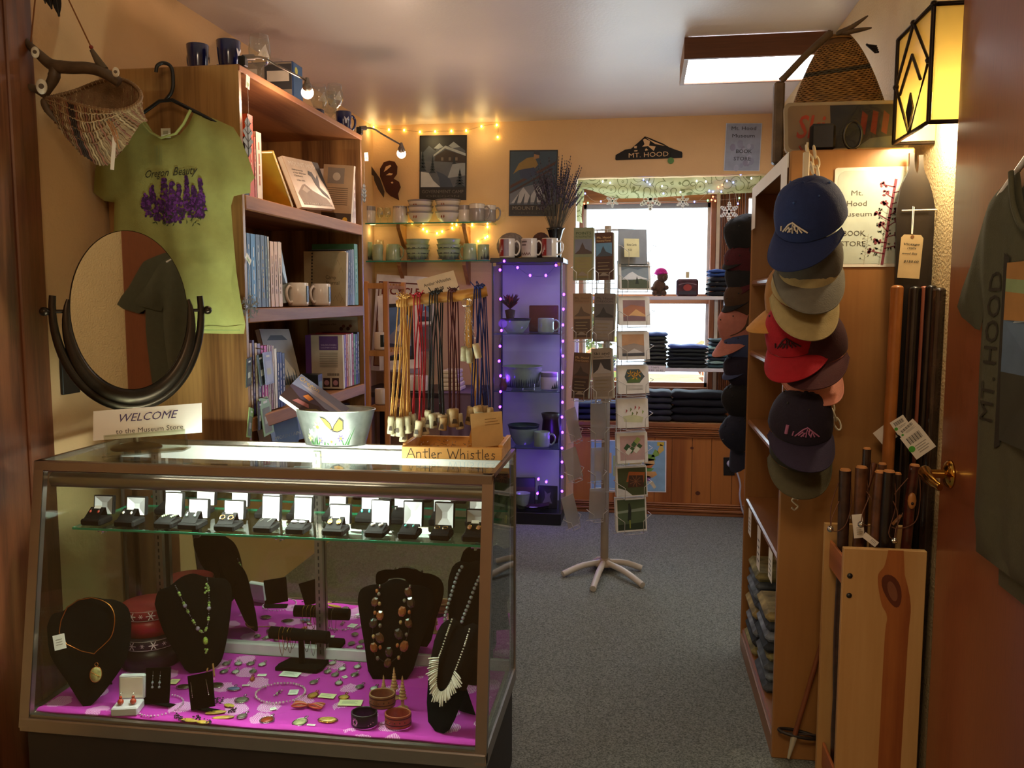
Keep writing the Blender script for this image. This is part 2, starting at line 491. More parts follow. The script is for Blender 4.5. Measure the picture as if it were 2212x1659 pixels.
# ---------------------------------------------------------------- window in the recess
WX0, WX1, WZ0, WZ1 = -.40, .442, .80, 2.035
RAIL = (1.365, 1.43)
m = MB()
wf = m
m.box(RX0, WX0, YW - .03, YW + .05, SILL, HEAD, trimZ, .004)                  # jambs and head
m.box(WX1, .478, YW - .045, YW + .05, SILL, HEAD, wood('right_jamb_wood', 'A7643A', '7C4322', 'Z', 12, .4), .004)  # right jamb in a slightly lighter wood tone
m.box(RX0, WX1, YW - .03, YW + .05, WZ1, HEAD, trimX, .004)
m.box(RX0, WX1, YW - .02, YW + .05, SILL, WZ0, trimX, .004)
win = struct(m, 'window_1')
m = MB()
for x0, x1 in ((WX0, WX0 + .018), (WX1 - .018, WX1)): m.box(x0, x1, YW + .005, YW + .04, WZ0, WZ1, C('C9C4BC'))
m.box(WX0, WX1, YW + .0, YW + .045, RAIL[0], RAIL[1], oakX); m.box(WX0, WX1, YW + .005, YW + .04, WZ1 - .03, WZ1, C('8E8F95')); m.box(WX0, WX1, YW + .005, YW + .04, WZ0, WZ0 + .03, oakX)
m.obj('sash', win, world=True)
glass('window_glass', 'F6FAFA', .8)
m = MB(); m.box(WX0 + .018, WX1 - .018, YW + .02, YW + .024, WZ0 + .03, WZ1 - .03, 'window_glass'); m.obj('pane', win, world=True)
m = MB()                                                                       # fluted casing right of it
m.box(.478, .50, YW - .05, YW + .1, SILL, HEAD, C('C8B49A'))
for k in range(13): m.box(.50 + k * .0125, .511 + k * .0125, YW - .035 - (.006 if k % 2 else 0), YW + .1, SILL, HEAD, trimZ, .002)
struct(m, 'trim_4')
m = MB(); m.box(.665, .685, YW - .02, YW + .05, SILL, HEAD, trimZ); m.box(.685, XR, YW - .02, YW + .05, SILL, 1.5, trimZ); m.box(.685, XR, YW - .02, YW + .05, 2.06, HEAD, trimZ)
w2 = struct(m, 'window_2')
m = MB(); m.box(.685, XR, YW + .02, YW + .024, 1.5, 2.06, 'window_glass'); m.obj('pane', w2, world=True)
m = MB(); m.box(RX0, RX0 + .004, YB + .002, YW - .03, SILL, HEAD, pm('white_return', 'E8E2D6', .7)); struct(m, 'trim_5')
# outside: ground and autumn trees seen through the lower sash
m = MB(); m.box(-14, 14, 6.05, 30, -1.3, -1.2, pm('forest_floor', '9C8A5A', .9, var=.3, sc=2)); o = struct(m, 'ground')
bark = pm('tree_bark', '5B4632', .9, var=.3)
def tree(label, x, y, h, r, leaf, n, sd):
    q = random.Random(sd); t = thing('tree', label, 'tree', (x, y, -1.2), group='trees outside the window')
    mm = MB(); mm.tube([(0, 0, 0), (.1, .05, h * .4), (.05, .1, h * .9)], [.16, .12, .03], bark, 8)
    for k in range(7):
        a = q.uniform(0, 6.28); z = h * q.uniform(.35, .8); mm.tube([(0.08, .07, z), (r * .6 * math.cos(a), r * .6 * math.sin(a), z + h * .15)], [.04, .012], bark, 5)
    mm.obj('trunk', t)
    mm = MB()
    for k in range(n):
        a = q.uniform(0, 6.28); zz = q.uniform(.25, 1); rr = r * math.sin(math.pi * min(.97, zz * .8 + .12)) * math.sqrt(q.random())
        p = Vector((rr * math.cos(a), rr * math.sin(a), h * zz)); u = Vector((q.gauss(0, 1), q.gauss(0, 1), q.gauss(0, 1))).normalized(); w = u.orthogonal().normalized(); s_ = q.uniform(.05, .11)
        mm.add([p + u * s_, p + w * s_ * .6, p - u * s_, p - w * s_ * .6], [(0, 1, 2, 3)], leaf[k % len(leaf)])
    mm.obj('foliage', t)
rl = [C('B4703F'), C('C98A52'), C('8F5A3A')]; gl_ = [C('8C9440'), C('A9A850'), C('6D7A3C')]; dl = [C('4F5C38'), C('6F6A45'), C('8A6F4A')]
tree('rust red autumn tree at the right of the window view', 2.4, 14.5, 3.6, 1.5, rl, 1500, 3)
tree('low yellow green bush-like tree seen under the lower shelf', -.9, 10.2, 2.0, 1.3, gl_ + rl[:1], 1500, 4)
tree('sparse dull green tree at the left of the window view', -1.6, 14.5, 3.2, 1.3, dl + gl_, 1200, 5)
tree('brown leaved shrubby tree low behind the black sweatshirts', 2.1, 9.6, 1.85, 1.1, rl + dl, 1300, 6)

# ---------------------------------------------------------------- open door at the right with its lever
m = MB(); m.box(.73, .768, 1.27, 2.205, .012, 2.14, doorw, .002)
d1 = struct(m, 'door_1')
brass = pm('polished_brass', 'C79A45', .16, 1, var=.05)
HY, HZ = 2.135, .985
m = MB(T(.73, HY, HZ) @ RY(-math.pi / 2))
m.lathe([(.0, 0), (.034, 0), (.034, .004), (.028, .010), (.014, .016), (.0, .016)], brass, 28)
m.obj('rosette', d1, world=True)
m = MB(); m.tube([(.73, HY, HZ), (.69, HY, HZ), (.676, HY, HZ)], [.012, .010, .012], brass, 14)
m.tube(bez([(.676, HY + .012, HZ), (.672, HY - .01, HZ - .001), (.668, HY - .05, HZ - .004), (.675, HY - .10, HZ - .012)], 6), [.014, .0145, .015, .015, .015, .0145, .014, .0135, .013, .0125, .012, .0115, .011, .0105, .01, .009, .008, .008, .007][:19], brass, 14, flat=1.25)
m.obj('door_handle', d1, world=True)

# ---------------------------------------------------------------- fluorescent ceiling fixture with wooden sides
fx = thing('ceiling_light', 'wood sided fluorescent ceiling light above the right bookcase', 'ceiling light', (.47, 4.13, CEIL))
m = MB(); m.box(.165, .78, 3.91, 3.93, 2.435, CEIL - .004, wood('fixture_wood', '7C4A2A', '5A3219', 'X', 8, .5)); m.box(.165, .78, 4.36, 4.38, 2.435, CEIL - .004, 'fixture_wood'); m.box(.165, .185, 3.93, 4.36, 2.435, CEIL - .004, C('9A7B5C')); m.box(.76, .78, 3.93, 4.36, 2.435, CEIL - .004, C('9A7B5C'))
m.obj('frame', fx, world=True)
m = MB(); m.box(.187, .758, 3.932, 4.358, 2.44, 2.455, glow('fluorescent_lens', 'F4F6FF', 14)); m.obj('lens', fx, world=True)
# ================================================================ big furniture
alu = pm('satin_aluminium', '9A8F86', .3, .9, var=.04); chrome = pm('chrome', 'D8D8DA', .12, 1, var=0); blk = C('14120F', .5); blackm = pm('black_plastic', '161514', .4, var=0)
glass('case_glass', 'F3F8F4', .85); glass('shelf_glass', 'E4F3EA', .9); pm('glass_edge', '2E8C6C', .15, var=0, emis=.0)
velvet = pm('black_velvet', '060505', .95, var=.1, spec=.1)
# ---- jewellery display case
CX0, CX1 = -1.615, -.358; FY0, FY1 = 1.95, 2.06; CB = 2.45; DZ, TZ = .30, .965
case = thing('display_case', 'glass jewelry display case with aluminum frame and dark base, lit inside', 'display case', ((CX0 + CX1) / 2, 2.2, 0))
m = MB(); m.box(CX0 + .01, CX1 - .012, FY0 + .012, CB, 0, DZ - .03, pm('dark_laminate', '2A211B', .55, var=.1), .003)
m.obj('base', case, world=True)
m = MB()
def lean(z): return FY0 + (FY1 - FY0) * (z - DZ) / (TZ - DZ)
def post(mm, x0, x1, za, zb, w, mat):
    ya, yb = lean(za), lean(zb)
    mm.add([(x0, ya, za), (x1, ya, za), (x1, ya + w, za), (x0, ya + w, za), (x0, yb, zb), (x1, yb, zb), (x1, yb + w, zb), (x0, yb + w, zb)],
           [(0, 1, 5, 4), (1, 2, 6, 5), (2, 3, 7, 6), (3, 0, 4, 7), (4, 5, 6, 7), (3, 2, 1, 0)], mat)
post(m, CX0, CX0 + .028, DZ - .03, TZ, .02, alu); post(m, CX1 - .028, CX1, DZ - .03, TZ, .02, alu)
m.box(CX0, CX1, FY0 - .004, FY0 + .022, DZ - .042, DZ - .004, alu, .003); m.box(CX0 + .02, CX1 - .02, FY0 + .004, FY0 + .016, DZ - .004, DZ + .004, alu)
m.box(CX0, CX1, FY1 - .004, FY1 + .016, TZ - .028, TZ, alu, .003)
m.box(CX0, CX0 + .014, FY1 + .016, CB, TZ - .012, TZ, alu); m.box(CX1 - .012, CX1, FY1 + .016, CB, TZ - .012, TZ, alu)
m.box(CX0, CX1, CB - .014, CB, TZ - .012, TZ, alu); m.box(CX0, CX0 + .014, CB - .014, CB, DZ, TZ, alu); m.box(CX1 - .014, CX1, CB - .014, CB, DZ, TZ, alu)
m.box(CX0, CX0 + .016, FY0 + .02, CB, DZ - .04, DZ, alu); m.box(CX1 - .016, CX1, FY0 + .02, CB, DZ - .04, DZ, alu)
m.obj('frame', case, world=True)
m = MB(); m.box(CX0 + .016, CX1 - .016, FY0 + .022, CB - .02, DZ - .03, DZ - .006, C('C9BFAF')); m.obj('deck', case, world=True)
m = MB(); m.box(CX0 + .014, CX1 - .013, FY1 + .017, CB - .015, TZ - .007, TZ - .001, 'case_glass'); m.obj('top_pane', case, world=True)
m = MB(); post(m, CX0 + .028, CX1 - .028, DZ, TZ - .03, .004, 'case_glass'); m.obj('front_pane', case, world=True)
for xa in (CX0 + .002, CX1 - .007):
    m = MB(); V = [(lean(DZ) + .022, DZ), (CB - .015, DZ), (CB - .015, TZ - .012), (lean(TZ) + .022, TZ - .012)]
    m.M = Matrix(((0, 0, 1, 0), (1, 0, 0, 0), (0, 1, 0, 0), (0, 0, 0, 1))); m.prism(V, xa, xa + .004, 'case_glass'); m.obj('side_pane', case, world=True)
pm('mirror_silver', 'D9DCD8', .015, 1, var=0)
for x0, x1, y in ((CX0 + .016, -.93, CB - .018), (-.96, CX1 - .016, CB - .026)):
    m = MB(); m.box(x0, x1, y, y + .005, DZ + .03, TZ - .055, 'mirror_silver'); m.obj('mirror_door', case, world=True)
m = MB(); m.box(CX0 + .016, CX1 - .016, CB - .034, CB - .012, DZ, DZ + .03, C('CFC4CC', .35)); m.box(CX0 + .016, CX1 - .016, CB - .03, CB - .012, TZ - .055, TZ - .013, pm('white_rail', 'F1F1EC', .4, var=0))
m.obj('door_track', case, world=True)
# lamp: a round reflector rail behind the top front edge with a tube in it
m = MB(); RYc, RZc, Rr = FY1 + .034, TZ - .056, .021
m.tube([(CX0 + .03, RYc, RZc), (CX1 - .03, RYc, RZc)], Rr, alu, 20); m.obj('lamp_rail', case, world=True)
m = MB(); m.tube([(-1.30, RYc + .034, RZc + .008), (-.68, RYc + .034, RZc + .008)], .009, glow('case_tube', 'FAFFF4', 230), 12); m.obj('lamp_tube', case, world=True)
# slotted standards, brackets and the glass shelf
for x in (-1.475, -.955):
    m = MB(); m.box(x - .012, x + .012, CB - .045, CB - .03, DZ, TZ - .02, alu)
    for k in range(30): m.box(x - .002, x + .002, CB - .0458, CB - .045, DZ + .02 + k * .021, DZ + .032 + k * .021, blk)
    m.obj('shelf_standard', case, world=True)
SZ, SY0, SY1, SX0, SX1 = .772, 2.105, 2.375, -1.545, CX1 - .03
for x in (-1.475, -.955, CX1 - .06):
    m = MB(); m.box(x - .003, x + .003, SY0 + .02, CB - .04, SZ - .022, SZ - .008, chrome); m.tube([(x - .012, SY0 + .03, SZ - .013), (x + .012, SY0 + .03, SZ - .013)], .006, chrome, 10)
    m.obj('shelf_bracket', case, world=True)
m = MB(); m.box(SX0, SX1, SY0, SY1, SZ - .006, SZ, 'shelf_glass'); m.box(SX0, SX1, SY0 - .0012, SY0, SZ - .006, SZ, 'glass_edge'); m.box(SX0, SX1, SY1, SY1 + .0012, SZ - .006, SZ, 'glass_edge'); m.box(SX0 - .0012, SX0, SY0, SY1, SZ - .006, SZ, 'glass_edge')
m.obj('glass_shelf', case, world=True)

# ---- red oak bookcase along the left wall, open towards the aisle
BX0, BX1, BY0, BY1, BZ = -1.757, -1.285, 2.655, 3.875, 2.145
bc = thing('bookcase', 'tall red oak bookcase along the left wall, full of books', 'bookcase', ((BX0 + BX1) / 2, (BY0 + BY1) / 2, 0))
for y in (BY0, BY1 - .02):
    m = MB(); m.box(BX0, BX1, y, y + .02, 0, BZ - .001, oakZ, .002); m.obj('side_panel', bc, world=True)
m = MB(); m.box(BX0, BX0 + .008, BY0 + .02, BY1 - .02, .05, BZ, oakZ); m.obj('back_panel', bc, world=True)
BSH = [1.0, 1.365, 1.735]
for z in [.06, .62] + BSH:
    m = MB(); m.box(BX0 + .009, BX1 - .012, BY0 + .021, BY1 - .021, z - .02, z, oakY); m.box(BX1 - .012, BX1 + .003, BY0 + .021, BY1 - .021, z - .045, z + .002, oakY, .003); m.obj('shelf', bc, world=True)
m = MB(); m.box(BX0 + .009, BX1 + .003, BY0 + .001, BY1, BZ - .022, BZ, oakY, .003); m.obj('top_board', bc, world=True)

# ---- cherry bookcase on the right, its side panel towards the camera
QX0, QX1, QY0, QY1, QZ = .412, .748, 2.585, 3.45, 1.82
qc = thing('bookcase', 'cherry bookcase at the right, its flat side hung with caps', 'bookcase', ((QX0 + QX1) / 2, (QY0 + QY1) / 2, 0))
for y in (QY0, QY1 - .022):
    m = MB(); m.box(QX0, QX1, y, y + .022, 0, QZ, cherryZ, .004); m.obj('side_panel', qc, world=True)
m = MB(); m.box(QX1 - .01, QX1, QY0 + .022, QY1 - .022, .05, QZ, cherryZ); m.obj('back_panel', qc, world=True)
QSH = [.085, .62, .93, 1.20, 1.47]
for z in QSH + [QZ - .006]:
    m = MB(); m.box(QX0 + .004, QX1 - .011, QY0 + .023, QY1 - .023, z - .022, z, cherryY, .006); m.obj('shelf', qc, world=True)
m = MB(); m.box(QX0, QX0 + .02, QY0 + .023, QY1 - .023, 0, .062, cherryY); m.obj('plinth', qc, world=True)

# ---- tall glass cabinet with purple lights
GX0, GX1, GY0, GY1, GZ = -.91, -.477, 5.175, 5.53, 1.645
gc = thing('glass_cabinet', 'tall narrow glass cabinet with black base and top, strung with purple lights', 'cabinet', ((GX0 + GX1) / 2, (GY0 + GY1) / 2, 0))
m = MB(); m.box(GX0, GX1, GY0, GY1, 0, .075, blackm, .003); m.obj('base', gc, world=True)
m = MB(); m.box(GX0 - .006, GX1 + .006, GY0 - .006, GY1, GZ - .03, GZ, blackm, .003); m.obj('top_board', gc, world=True)
glass('cabinet_glass', 'F0F4F8', .7)
m = MB(); m.box(GX0 + .004, GX1 - .004, GY0, GY0 + .004, .08, GZ - .032, 'cabinet_glass'); m.obj('glass_door', gc, world=True)
for x in (GX0 + .012, GX1 - .03): m = MB(); m.box(x, x + .018, GY0 - .003, GY0 + .006, GZ - .05, GZ - .03, chrome); m.obj('hinge', gc, world=True)
for x in (GX0, GX1 - .004):
    m = MB(); m.box(x, x + .004, GY0 + .005, GY1 - .002, .076, GZ - .031, 'cabinet_glass'); m.obj('side_pane', gc, world=True)
m = MB()
for x in (GX0 + .003, GX1 - .013):
    for y in (GY0 + .006, GY1 - .014): m.box(x, x + .010, y, y + .010, .076, GZ - .031, pm('grey_edge_strip', '55565E', .35, .6, var=0))
m.obj('edge_strip', gc, world=True)
GSH = [.478, .832, 1.186]
for z in GSH:
    m = MB(); m.box(GX0 + .006, GX1 - .006, GY0 + .012, GY1 - .006, z - .005, z, 'shelf_glass'); m.box(GX0 + .006, GX1 - .006, GY0 + .0105, GY0 + .012, z - .005, z, C('4A5660', .2)); m.obj('glass_shelf', gc, world=True)
m = MB()                                                                    # bases sit on a plain white back sheet
m.box(GX0 + .004, GX1 - .004, GY1 - .006, GY1 - .002, .076, GZ - .031, pm('lilac_backing', 'DCD6DC', .6, var=.03)); m.obj('back_pane', gc, world=True)
SC.cycles.transparent_max_bounces = 32
SC.cycles.max_bounces = 10
paper = pm('white_paper', 'EFEAE0', .7, var=.02); ink = C('2B2724', .8); cream = C('E6D8B8', .7); kraft = C('C9A66E', .75)
TOP = .965
# ================================================================ on top of the display case
# ---- oval mirror in a bronze half frame
brz = pm('dark_bronze', '33291F', .32, .85, var=.15, sc=30)
mn = Vector((.758, -.652, -.02)).normalized(); mo = atY(281, 668, 2.27)
L_, R_ = atP(150, 668, mo, mn), atP(405, 668, mo, mn); ma = (R_ - L_).length / 2; mc = (L_ + R_) / 2
mb = (atP(270, 497, mo, mn).z - atP(285, 842, mo, mn).z) / 2; mc.z = (atP(270, 497, mo, mn).z + atP(285, 842, mo, mn).z) / 2
MF = frame(mc, (.652, .758, 0), (0, 0, 1)) 
mt = thing('tabletop_mirror', 'oval mirror in a dark bronze yoke standing on the display case', 'mirror', (mc.x, mc.y, TOP))
m = MB(MF); m.prism([(ma * math.cos(t * math.pi / 36), mb * math.sin(t * math.pi / 36)) for t in range(72)], -.006, 0, brz)
m.poly([((ma - .002) * math.cos(t * math.pi / 36), (mb - .002) * math.sin(t * math.pi / 36)) for t in range(72)], 'mirror_silver', .0008); m.obj('glass', mt, world=True)
m = MB(MF); P_, W_ = [], []
for i in range(45):                                                            # crescent rim round the lower half
    a = math.pi * (.955) + math.pi * 1.09 * i / 44; w = .006 + .026 * math.sin(math.pi * i / 44) ** .7
    P_.append(((ma + w * .7) * math.cos(a), (mb + w * .7) * math.sin(a), .002)); W_.append(w * .75)
m.tube(P_, W_, brz, 10, flat=.6); m.obj('rim', mt, world=True)
m = MB(MF); ya = ma + .042; yb = mb + .048
m.tube([(ya * math.cos(a), yb * math.sin(a), -.004) for a in [math.pi * (.95 + 1.10 * i / 40) for i in range(41)]], [.009 + .007 * math.sin(math.pi * i / 40) for i in range(41)], brz, 10, flat=.8)
for s_ in (-1, 1): m.tube([(s_ * (ma + .01), .0, -.002), (s_ * (ya + .012), 0, -.004)], .005, brz, 8)
m.obj('yoke', mt, world=True)
for s_ in (-1, 1): m = MB(MF); m.sphere((s_ * (ya + .02), 0, -.004), .013, brz, 14); m.obj('knob', mt, world=True)
m = MB(MF); m.tube([(0, -yb - .004, -.004), (0, -(mc.z - TOP) + .012, -.004)], .009, brz, 12); m.M = I4; pb = MF @ Vector((0, 0, -.004))
m.lathe([(0, .012), (.012, .02), (.06, .009), (.07, .004), (.07, 0.0008), (0, .0008)], brz, 30, (pb.x, pb.y, TOP)); m.obj('stand', mt, world=True)

# ---- welcome sign in its acrylic holder
acr = glass('acrylic', 'F2F4EE', 1.3)
wy = 2.13
BL_, BR_, TL_ = atY(201, 952, wy), atY(436, 934, wy + .05), atY(194, 888, wy + .02)
wf_ = frame(BL_, BR_ - BL_, TL_ - BL_); ww = (BR_ - BL_).length; wh = (TL_ - BL_).length * .98
sg = thing('welcome_sign', 'white card reading WELCOME to the Museum Store in a clear holder', 'sign', (BL_.x + .12, wy, TOP))
m = MB(wf_); m.box(0, ww, 0, wh, -.001, 0, paper)
pur = C('4B3A66', .8)
m.text('WELCOME', ww * .515, wh * .56, wh * .27, pur, .0006, 'C', ww * .54, .011, .32); m.text('to the Museum Store', ww * .52, wh * .17, wh * .16, C('5A4E48', .8), .0006, 'C', ww * .62, .004)
m.obj('card', sg, world=True)
hz = BL_.z - TOP
m = MB(frame((BL_.x, BL_.y, TOP + .001), BR_ - BL_, (0, 0, 1))); m.box(ww * .12, ww * .86, 0, hz - .001 + .012, -.010, -.002, acr); m.box(ww * .12, ww * .86, 0, .004, -.03, .03, acr); m.box(ww * .12, ww * .86, 0.004, hz + .012, .001, .006, acr); m.obj('holder', sg, world=True)

# ---- galvanised oval bucket with magazines
bkc = atZ(718, 968, TOP); bkc.y += .066; bkc.x -= .014
galv = pm('galvanised_steel', 'B5B9B4', .34, .85, var=.14, sc=40)
bk = thing('bucket', 'oval galvanised bucket painted with a butterfly and spring flowers', 'bucket', bkc)
m = MB(); sxx, syy = 1.0, .62; Hb = .104; r0, r1 = .093, .121
m.lathe([(0, .003), (r0 - .004, .003), (r0, .0012), (r0, .006), (r1, Hb), (r1 + .003, Hb + .002), (r1 + .003, Hb + .005), (r1 - .002, Hb + .005), (r1 - .003, Hb), (r0 - .003, .006), (0, .006)], galv, 40, (0, 0, 0), sxx, syy); 
def bk_pt(u, v):                                                               # u along the front -1..1, v height 0..1
    r = r0 + (r1 - r0) * v + .0012; a = -math.pi / 2 + u * 1.25; return Vector((r * sxx * math.cos(a), r * syy * math.sin(a), .006 + (Hb - .006) * v))
def bk_poly(pts, mat, k=0):
    V = [bk_pt(*p) for p in pts]; V = [v * 1 + Vector((v.x, v.y, 0)).normalized() * (.0004 * k) for v in V]; m.add(V, [list(range(len(V)))], mat)
yel, blk2 = C('E8A21C'), C('221A12')
for W2 in ([(.10, .44), (.14, .62), (.26, .88), (.35, .78), (.36, .48), (.22, .40)], [(.09, .46), (-.03, .62), (-.14, .90), (-.04, .85), (.07, .68), (.12, .5)]):
    cx_, cy_ = sum(p[0] for p in W2) / 6, sum(p[1] for p in W2) / 6; bk_poly(W2, blk2, 1); bk_poly([(cx_ + (x - cx_) * .78, cy_ + (y - cy_) * .78) for x, y in W2], yel, 2)
def bk_flower(u, v, r, c1, c2, n=6):
    for k in range(n):
        a = 6.28 * k / n; du, dv = math.cos(a), math.sin(a)
        bk_poly([(u, v), (u + r * .5 * (du - dv * .45), v + r * .75 * (dv + du * .45)), (u + r * du, v + r * 1.5 * dv), (u + r * .5 * (du + dv * .45), v + r * .75 * (dv - du * .45))], c1, 1)
    bk_poly([(u + r * .3 * math.cos(6.28 * k / 8), v + r * .45 * math.sin(6.28 * k / 8)) for k in range(8)], c2, 3)
for u, v, r, c1, c2 in ((-.22, .56, .12, 'E5DB8E', 'C98F2A'), (-.42, .38, .09, 'D5D2DC', '8E8898'), (.42, .48, .1, 'D8D6CC', 'BDB8A0'), (.3, .22, .1, '6A5A8C', 'C7B23C'), (-.2, .15, .09, '7D7396', 'C0B260'), (.08, .12, .09, 'D7CF9A', 'A8963E'), (-.5, .2, .09, 'D4D89C', '9FA850'), (0, .36, .1, 'DADADA', 'B9B9B0')): bk_flower(u, v, r, C(c1), C(c2))
gr_ = C('3F7A3A')
for u, h, d in ((-.4, .28, .1), (-.32, .35, .05), (-.44, .2, -.05), (.42, .45, .14), (.48, .6, .16), (.5, .35, .06), (-.1, .16, .02), (.16, .14, .05), (.0, .12, -.04), (-.26, .2, .06), (.38, .24, -.06)): bk_poly([(u - .025, .01), (u + .025, .01), (u + d, h)], gr_, 2)
m.obj('body', bk)
def magazine(label, A, B, C_, cov, th=.006, name='magazine', title='Oregon'):
    F_, w, h = quadframe(A, B, C_)
    m = MB(F_); m.box(0, w, 0, h, -th, 0, paper)
    return m, w, h
def bkp(x, y, z): return bkc + Vector((x, y, z))
for k, lab in enumerate(('topmost travel magazine with a sunset lake cover leaning in the galvanised bucket', 'second travel magazine, mostly hidden under the sunset one in the bucket', 'back travel magazine, only its pale page edges showing in the bucket')):
    A = bkp(-.085, .020, .182); B = bkp(.062, .026, .080); D_ = bkp(-.150, -.050, .150); nv_ = (B - A).cross(A - D_).normalized() * (-.0075 * k); A, B, D_ = A + nv_, B + nv_, D_ + nv_
    F_, w, h = quadframe(A, B, D_)
    m = MB(F_); m.box(0, w, 0, h, -.005, 0, paper); z = .0005
    if k == 0:
        m.rect(0, w, 0, h, C('4A3A4E'), z); m.poly([(0, h * .55), (w * .3, h * .62), (w * .7, h * .5), (w, h * .6), (w, h), (0, h)], C('7D7F9C'), z * 2)
        m.poly([(w * .1, h * .72), (w * .4, h * .8), (w, h * .75), (w, h * .68), (w * .4, h * .66)], C('A79AA6'), z * 3)
        m.poly([(0, 0), (w, 0), (w, h * .2), (w * .6, h * .45), (w * .3, h * .3), (0, h * .45)], C('3A2422'), z * 2); m.poly([(w * .28, h * .42), (w * .42, h * .4), (w * .45, h * .54), (w * .33, h * .56)], C('D07A35'), z * 3)
        m.poly([(w * .45, h * .1), (w * .9, h * .05), (w * .95, h * .3), (w * .6, h * .33)], C('6B5A2C'), z * 3); m.poly([(w * .2, h * .1), (w * .5, h * .2), (w * .45, h * .3), (w * .25, h * .25)], C('9A5A5A'), z * 3)
        m.text('Oregon', w * .03, h * .8, h * .15, C('C9A268'), z * 4, 'L', w * .4)
    o = m.obj('travel_magazine'); tag(o, lab, 'magazine', 'magazines in the bucket')

# ---- antler whistle tray, its branch stand and everything hung on it
pinebox = wood('pine_tray', 'D9A45A', 'BE8440', 'X', 9, .5, fine=.3)
ab = atZ(868, 991, TOP); ab.z += .001; aw = (atZ(1084, 997, TOP) - ab).x; ad_ = .19; ah = .034
tr = thing('tray', 'shallow pine tray lettered Antler Whistles with a branch stand', 'tray', (ab.x + aw / 2, ab.y + ad_ / 2, ab.z))
trF = frame(ab, (1, .03, 0), (0, 0, 1))                                         # x right, y up, z towards the camera
m = MB(trF); m.box(0, aw, 0, ah, -.012, 0, pinebox, .0015)
gl = [  # hand lettering as strokes, unit letter height
    ('A', [[(0, 0), (.32, 1), (.62, 0)], [(.12, .35), (.52, .38)]]), ('n', [[(0, 0), (.02, .6)], [(.02, .45), (.2, .62), (.32, .5), (.32, 0)]]), ('t', [[(.15, .95), (.15, .1), (.25, 0)], [(-.02, .62), (.36, .66)]]), ('l', [[(.05, 1.02), (.06, 0)]]), ('e', [[(0, .3), (.3, .36), (.2, .6), (.05, .5), (.02, .2), (.15, 0), (.34, .08)]]), ('r', [[(0, 0), (.02, .6)], [(.02, .4), (.15, .58), (.3, .55)]]),
    (' ', []), ('W', [[(0, 1), (.2, 0), (.42, .75), (.62, 0), (.85, 1)]]), ('h', [[(.02, 1.05), (0, 0)], [(0, .35), (.2, .6), (.3, .45), (.32, 0)]]), ('i', [[(.05, .58), (.06, 0)], [(.05, .78), (.07, .82)]]), ('s', [[(.28, .55), (.1, .6), (.05, .42), (.25, .25), (.2, .03), (0, .05)]]), ('t', [[(.15, .95), (.15, .1), (.25, 0)], [(-.02, .62), (.36, .66)]]), ('l', [[(.05, 1.02), (.06, 0)]]), ('e', [[(0, .3), (.3, .36), (.2, .6), (.05, .5), (.02, .2), (.15, 0), (.34, .08)]]), ('s', [[(.28, .55), (.1, .6), (.05, .42), (.25, .25), (.2, .03), (0, .05)]])]
wd = {'A': .74, 'n': .5, 't': .42, 'l': .22, 'e': .48, 'r': .42, ' ': .3, 'W': .98, 'h': .5, 'i': .24, 's': .44}
tot = sum(wd[c] for c, _ in gl); cx = aw * .05; k_ = aw * .9 / tot; lh = ah * .8
for c, st in gl:
    for s_ in st: m.line([(cx + p[0] * k_, ah * .08 + p[1] * lh * .96) for p in s_], .0019, ink, .0006)
    cx += wd[c] * k_
m.obj('front_board', tr, world=True)
for x0 in (0, aw - .012): m = MB(trF); m.box(x0, x0 + .012, 0, ah + .006, -ad_, -.0125, pinebox, .0015); m.obj('side_board', tr, world=True)
m = MB(trF); m.box(.0125, aw - .0125, 0, ah, -ad_, -ad_ + .012, pinebox); m.obj('back_board', tr, world=True)
m = MB(trF); m.box(.0125, aw - .0125, 0.001, .006, -ad_ + .0125, -.0125, pinebox); m.obj('bottom_board', tr, world=True)
yb_ = 2.335
B0, B1 = atY(856, 656, yb_ + .01), atY(1052, 629, yb_ + .06)
brn = pm('peeled_branch', 'C08A3E', .5, var=.25, sc=18)
m = MB(); m.tube(bez([B0, B0.lerp(B1, .3) + Vector((0, 0, .003)), B0.lerp(B1, .65) - Vector((0, 0, .002)), B1], 6), [.009, .012, .0125, .0135, .014, .014, .0145, .0145, .0145, .015, .015, .0155, .0155, .016, .016, .016, .016, .0155, .014], brn, 12); m.obj('branch_bar', tr, world=True)
pt0 = atY(1017, 940, yb_ + .06); pt0.z = TOP + .006
m = MB(); m.tube(bez([pt0, atY(1034, 870, yb_ + .06), atY(1014, 740, yb_ + .055), atY(1016, 640, yb_ + .05)], 8), [.012] * 8 + [.0115] * 8 + [.011] * 9, brn, 10); m.obj('branch_post', tr, world=True)
# loose shavings in the tray
m = MB(trF); q = random.Random(5)
for k in range(150):
    x, z = q.uniform(.02, aw - .02), q.uniform(-ad_ + .02, -.02); a = q.uniform(0, 6.28); y = .008 + q.random() * .018; l = q.uniform(.004, .012)
    m.add([(x, y, z), (x + l * math.cos(a), y + .003, z + l * math.sin(a)), (x + l * math.cos(a) + .003, y + .004, z + l * math.sin(a) + .003), (x + .003, y + .001, z + .003)], [(0, 1, 2, 3)], C(('B49A78', 'D8C7A8', '8A6E50')[k % 3]))
o = m.obj('wood_shavings'); tag(o, 'loose antler shavings and chips lying in the pine tray', 'shavings'); o['kind'] = 'stuff'
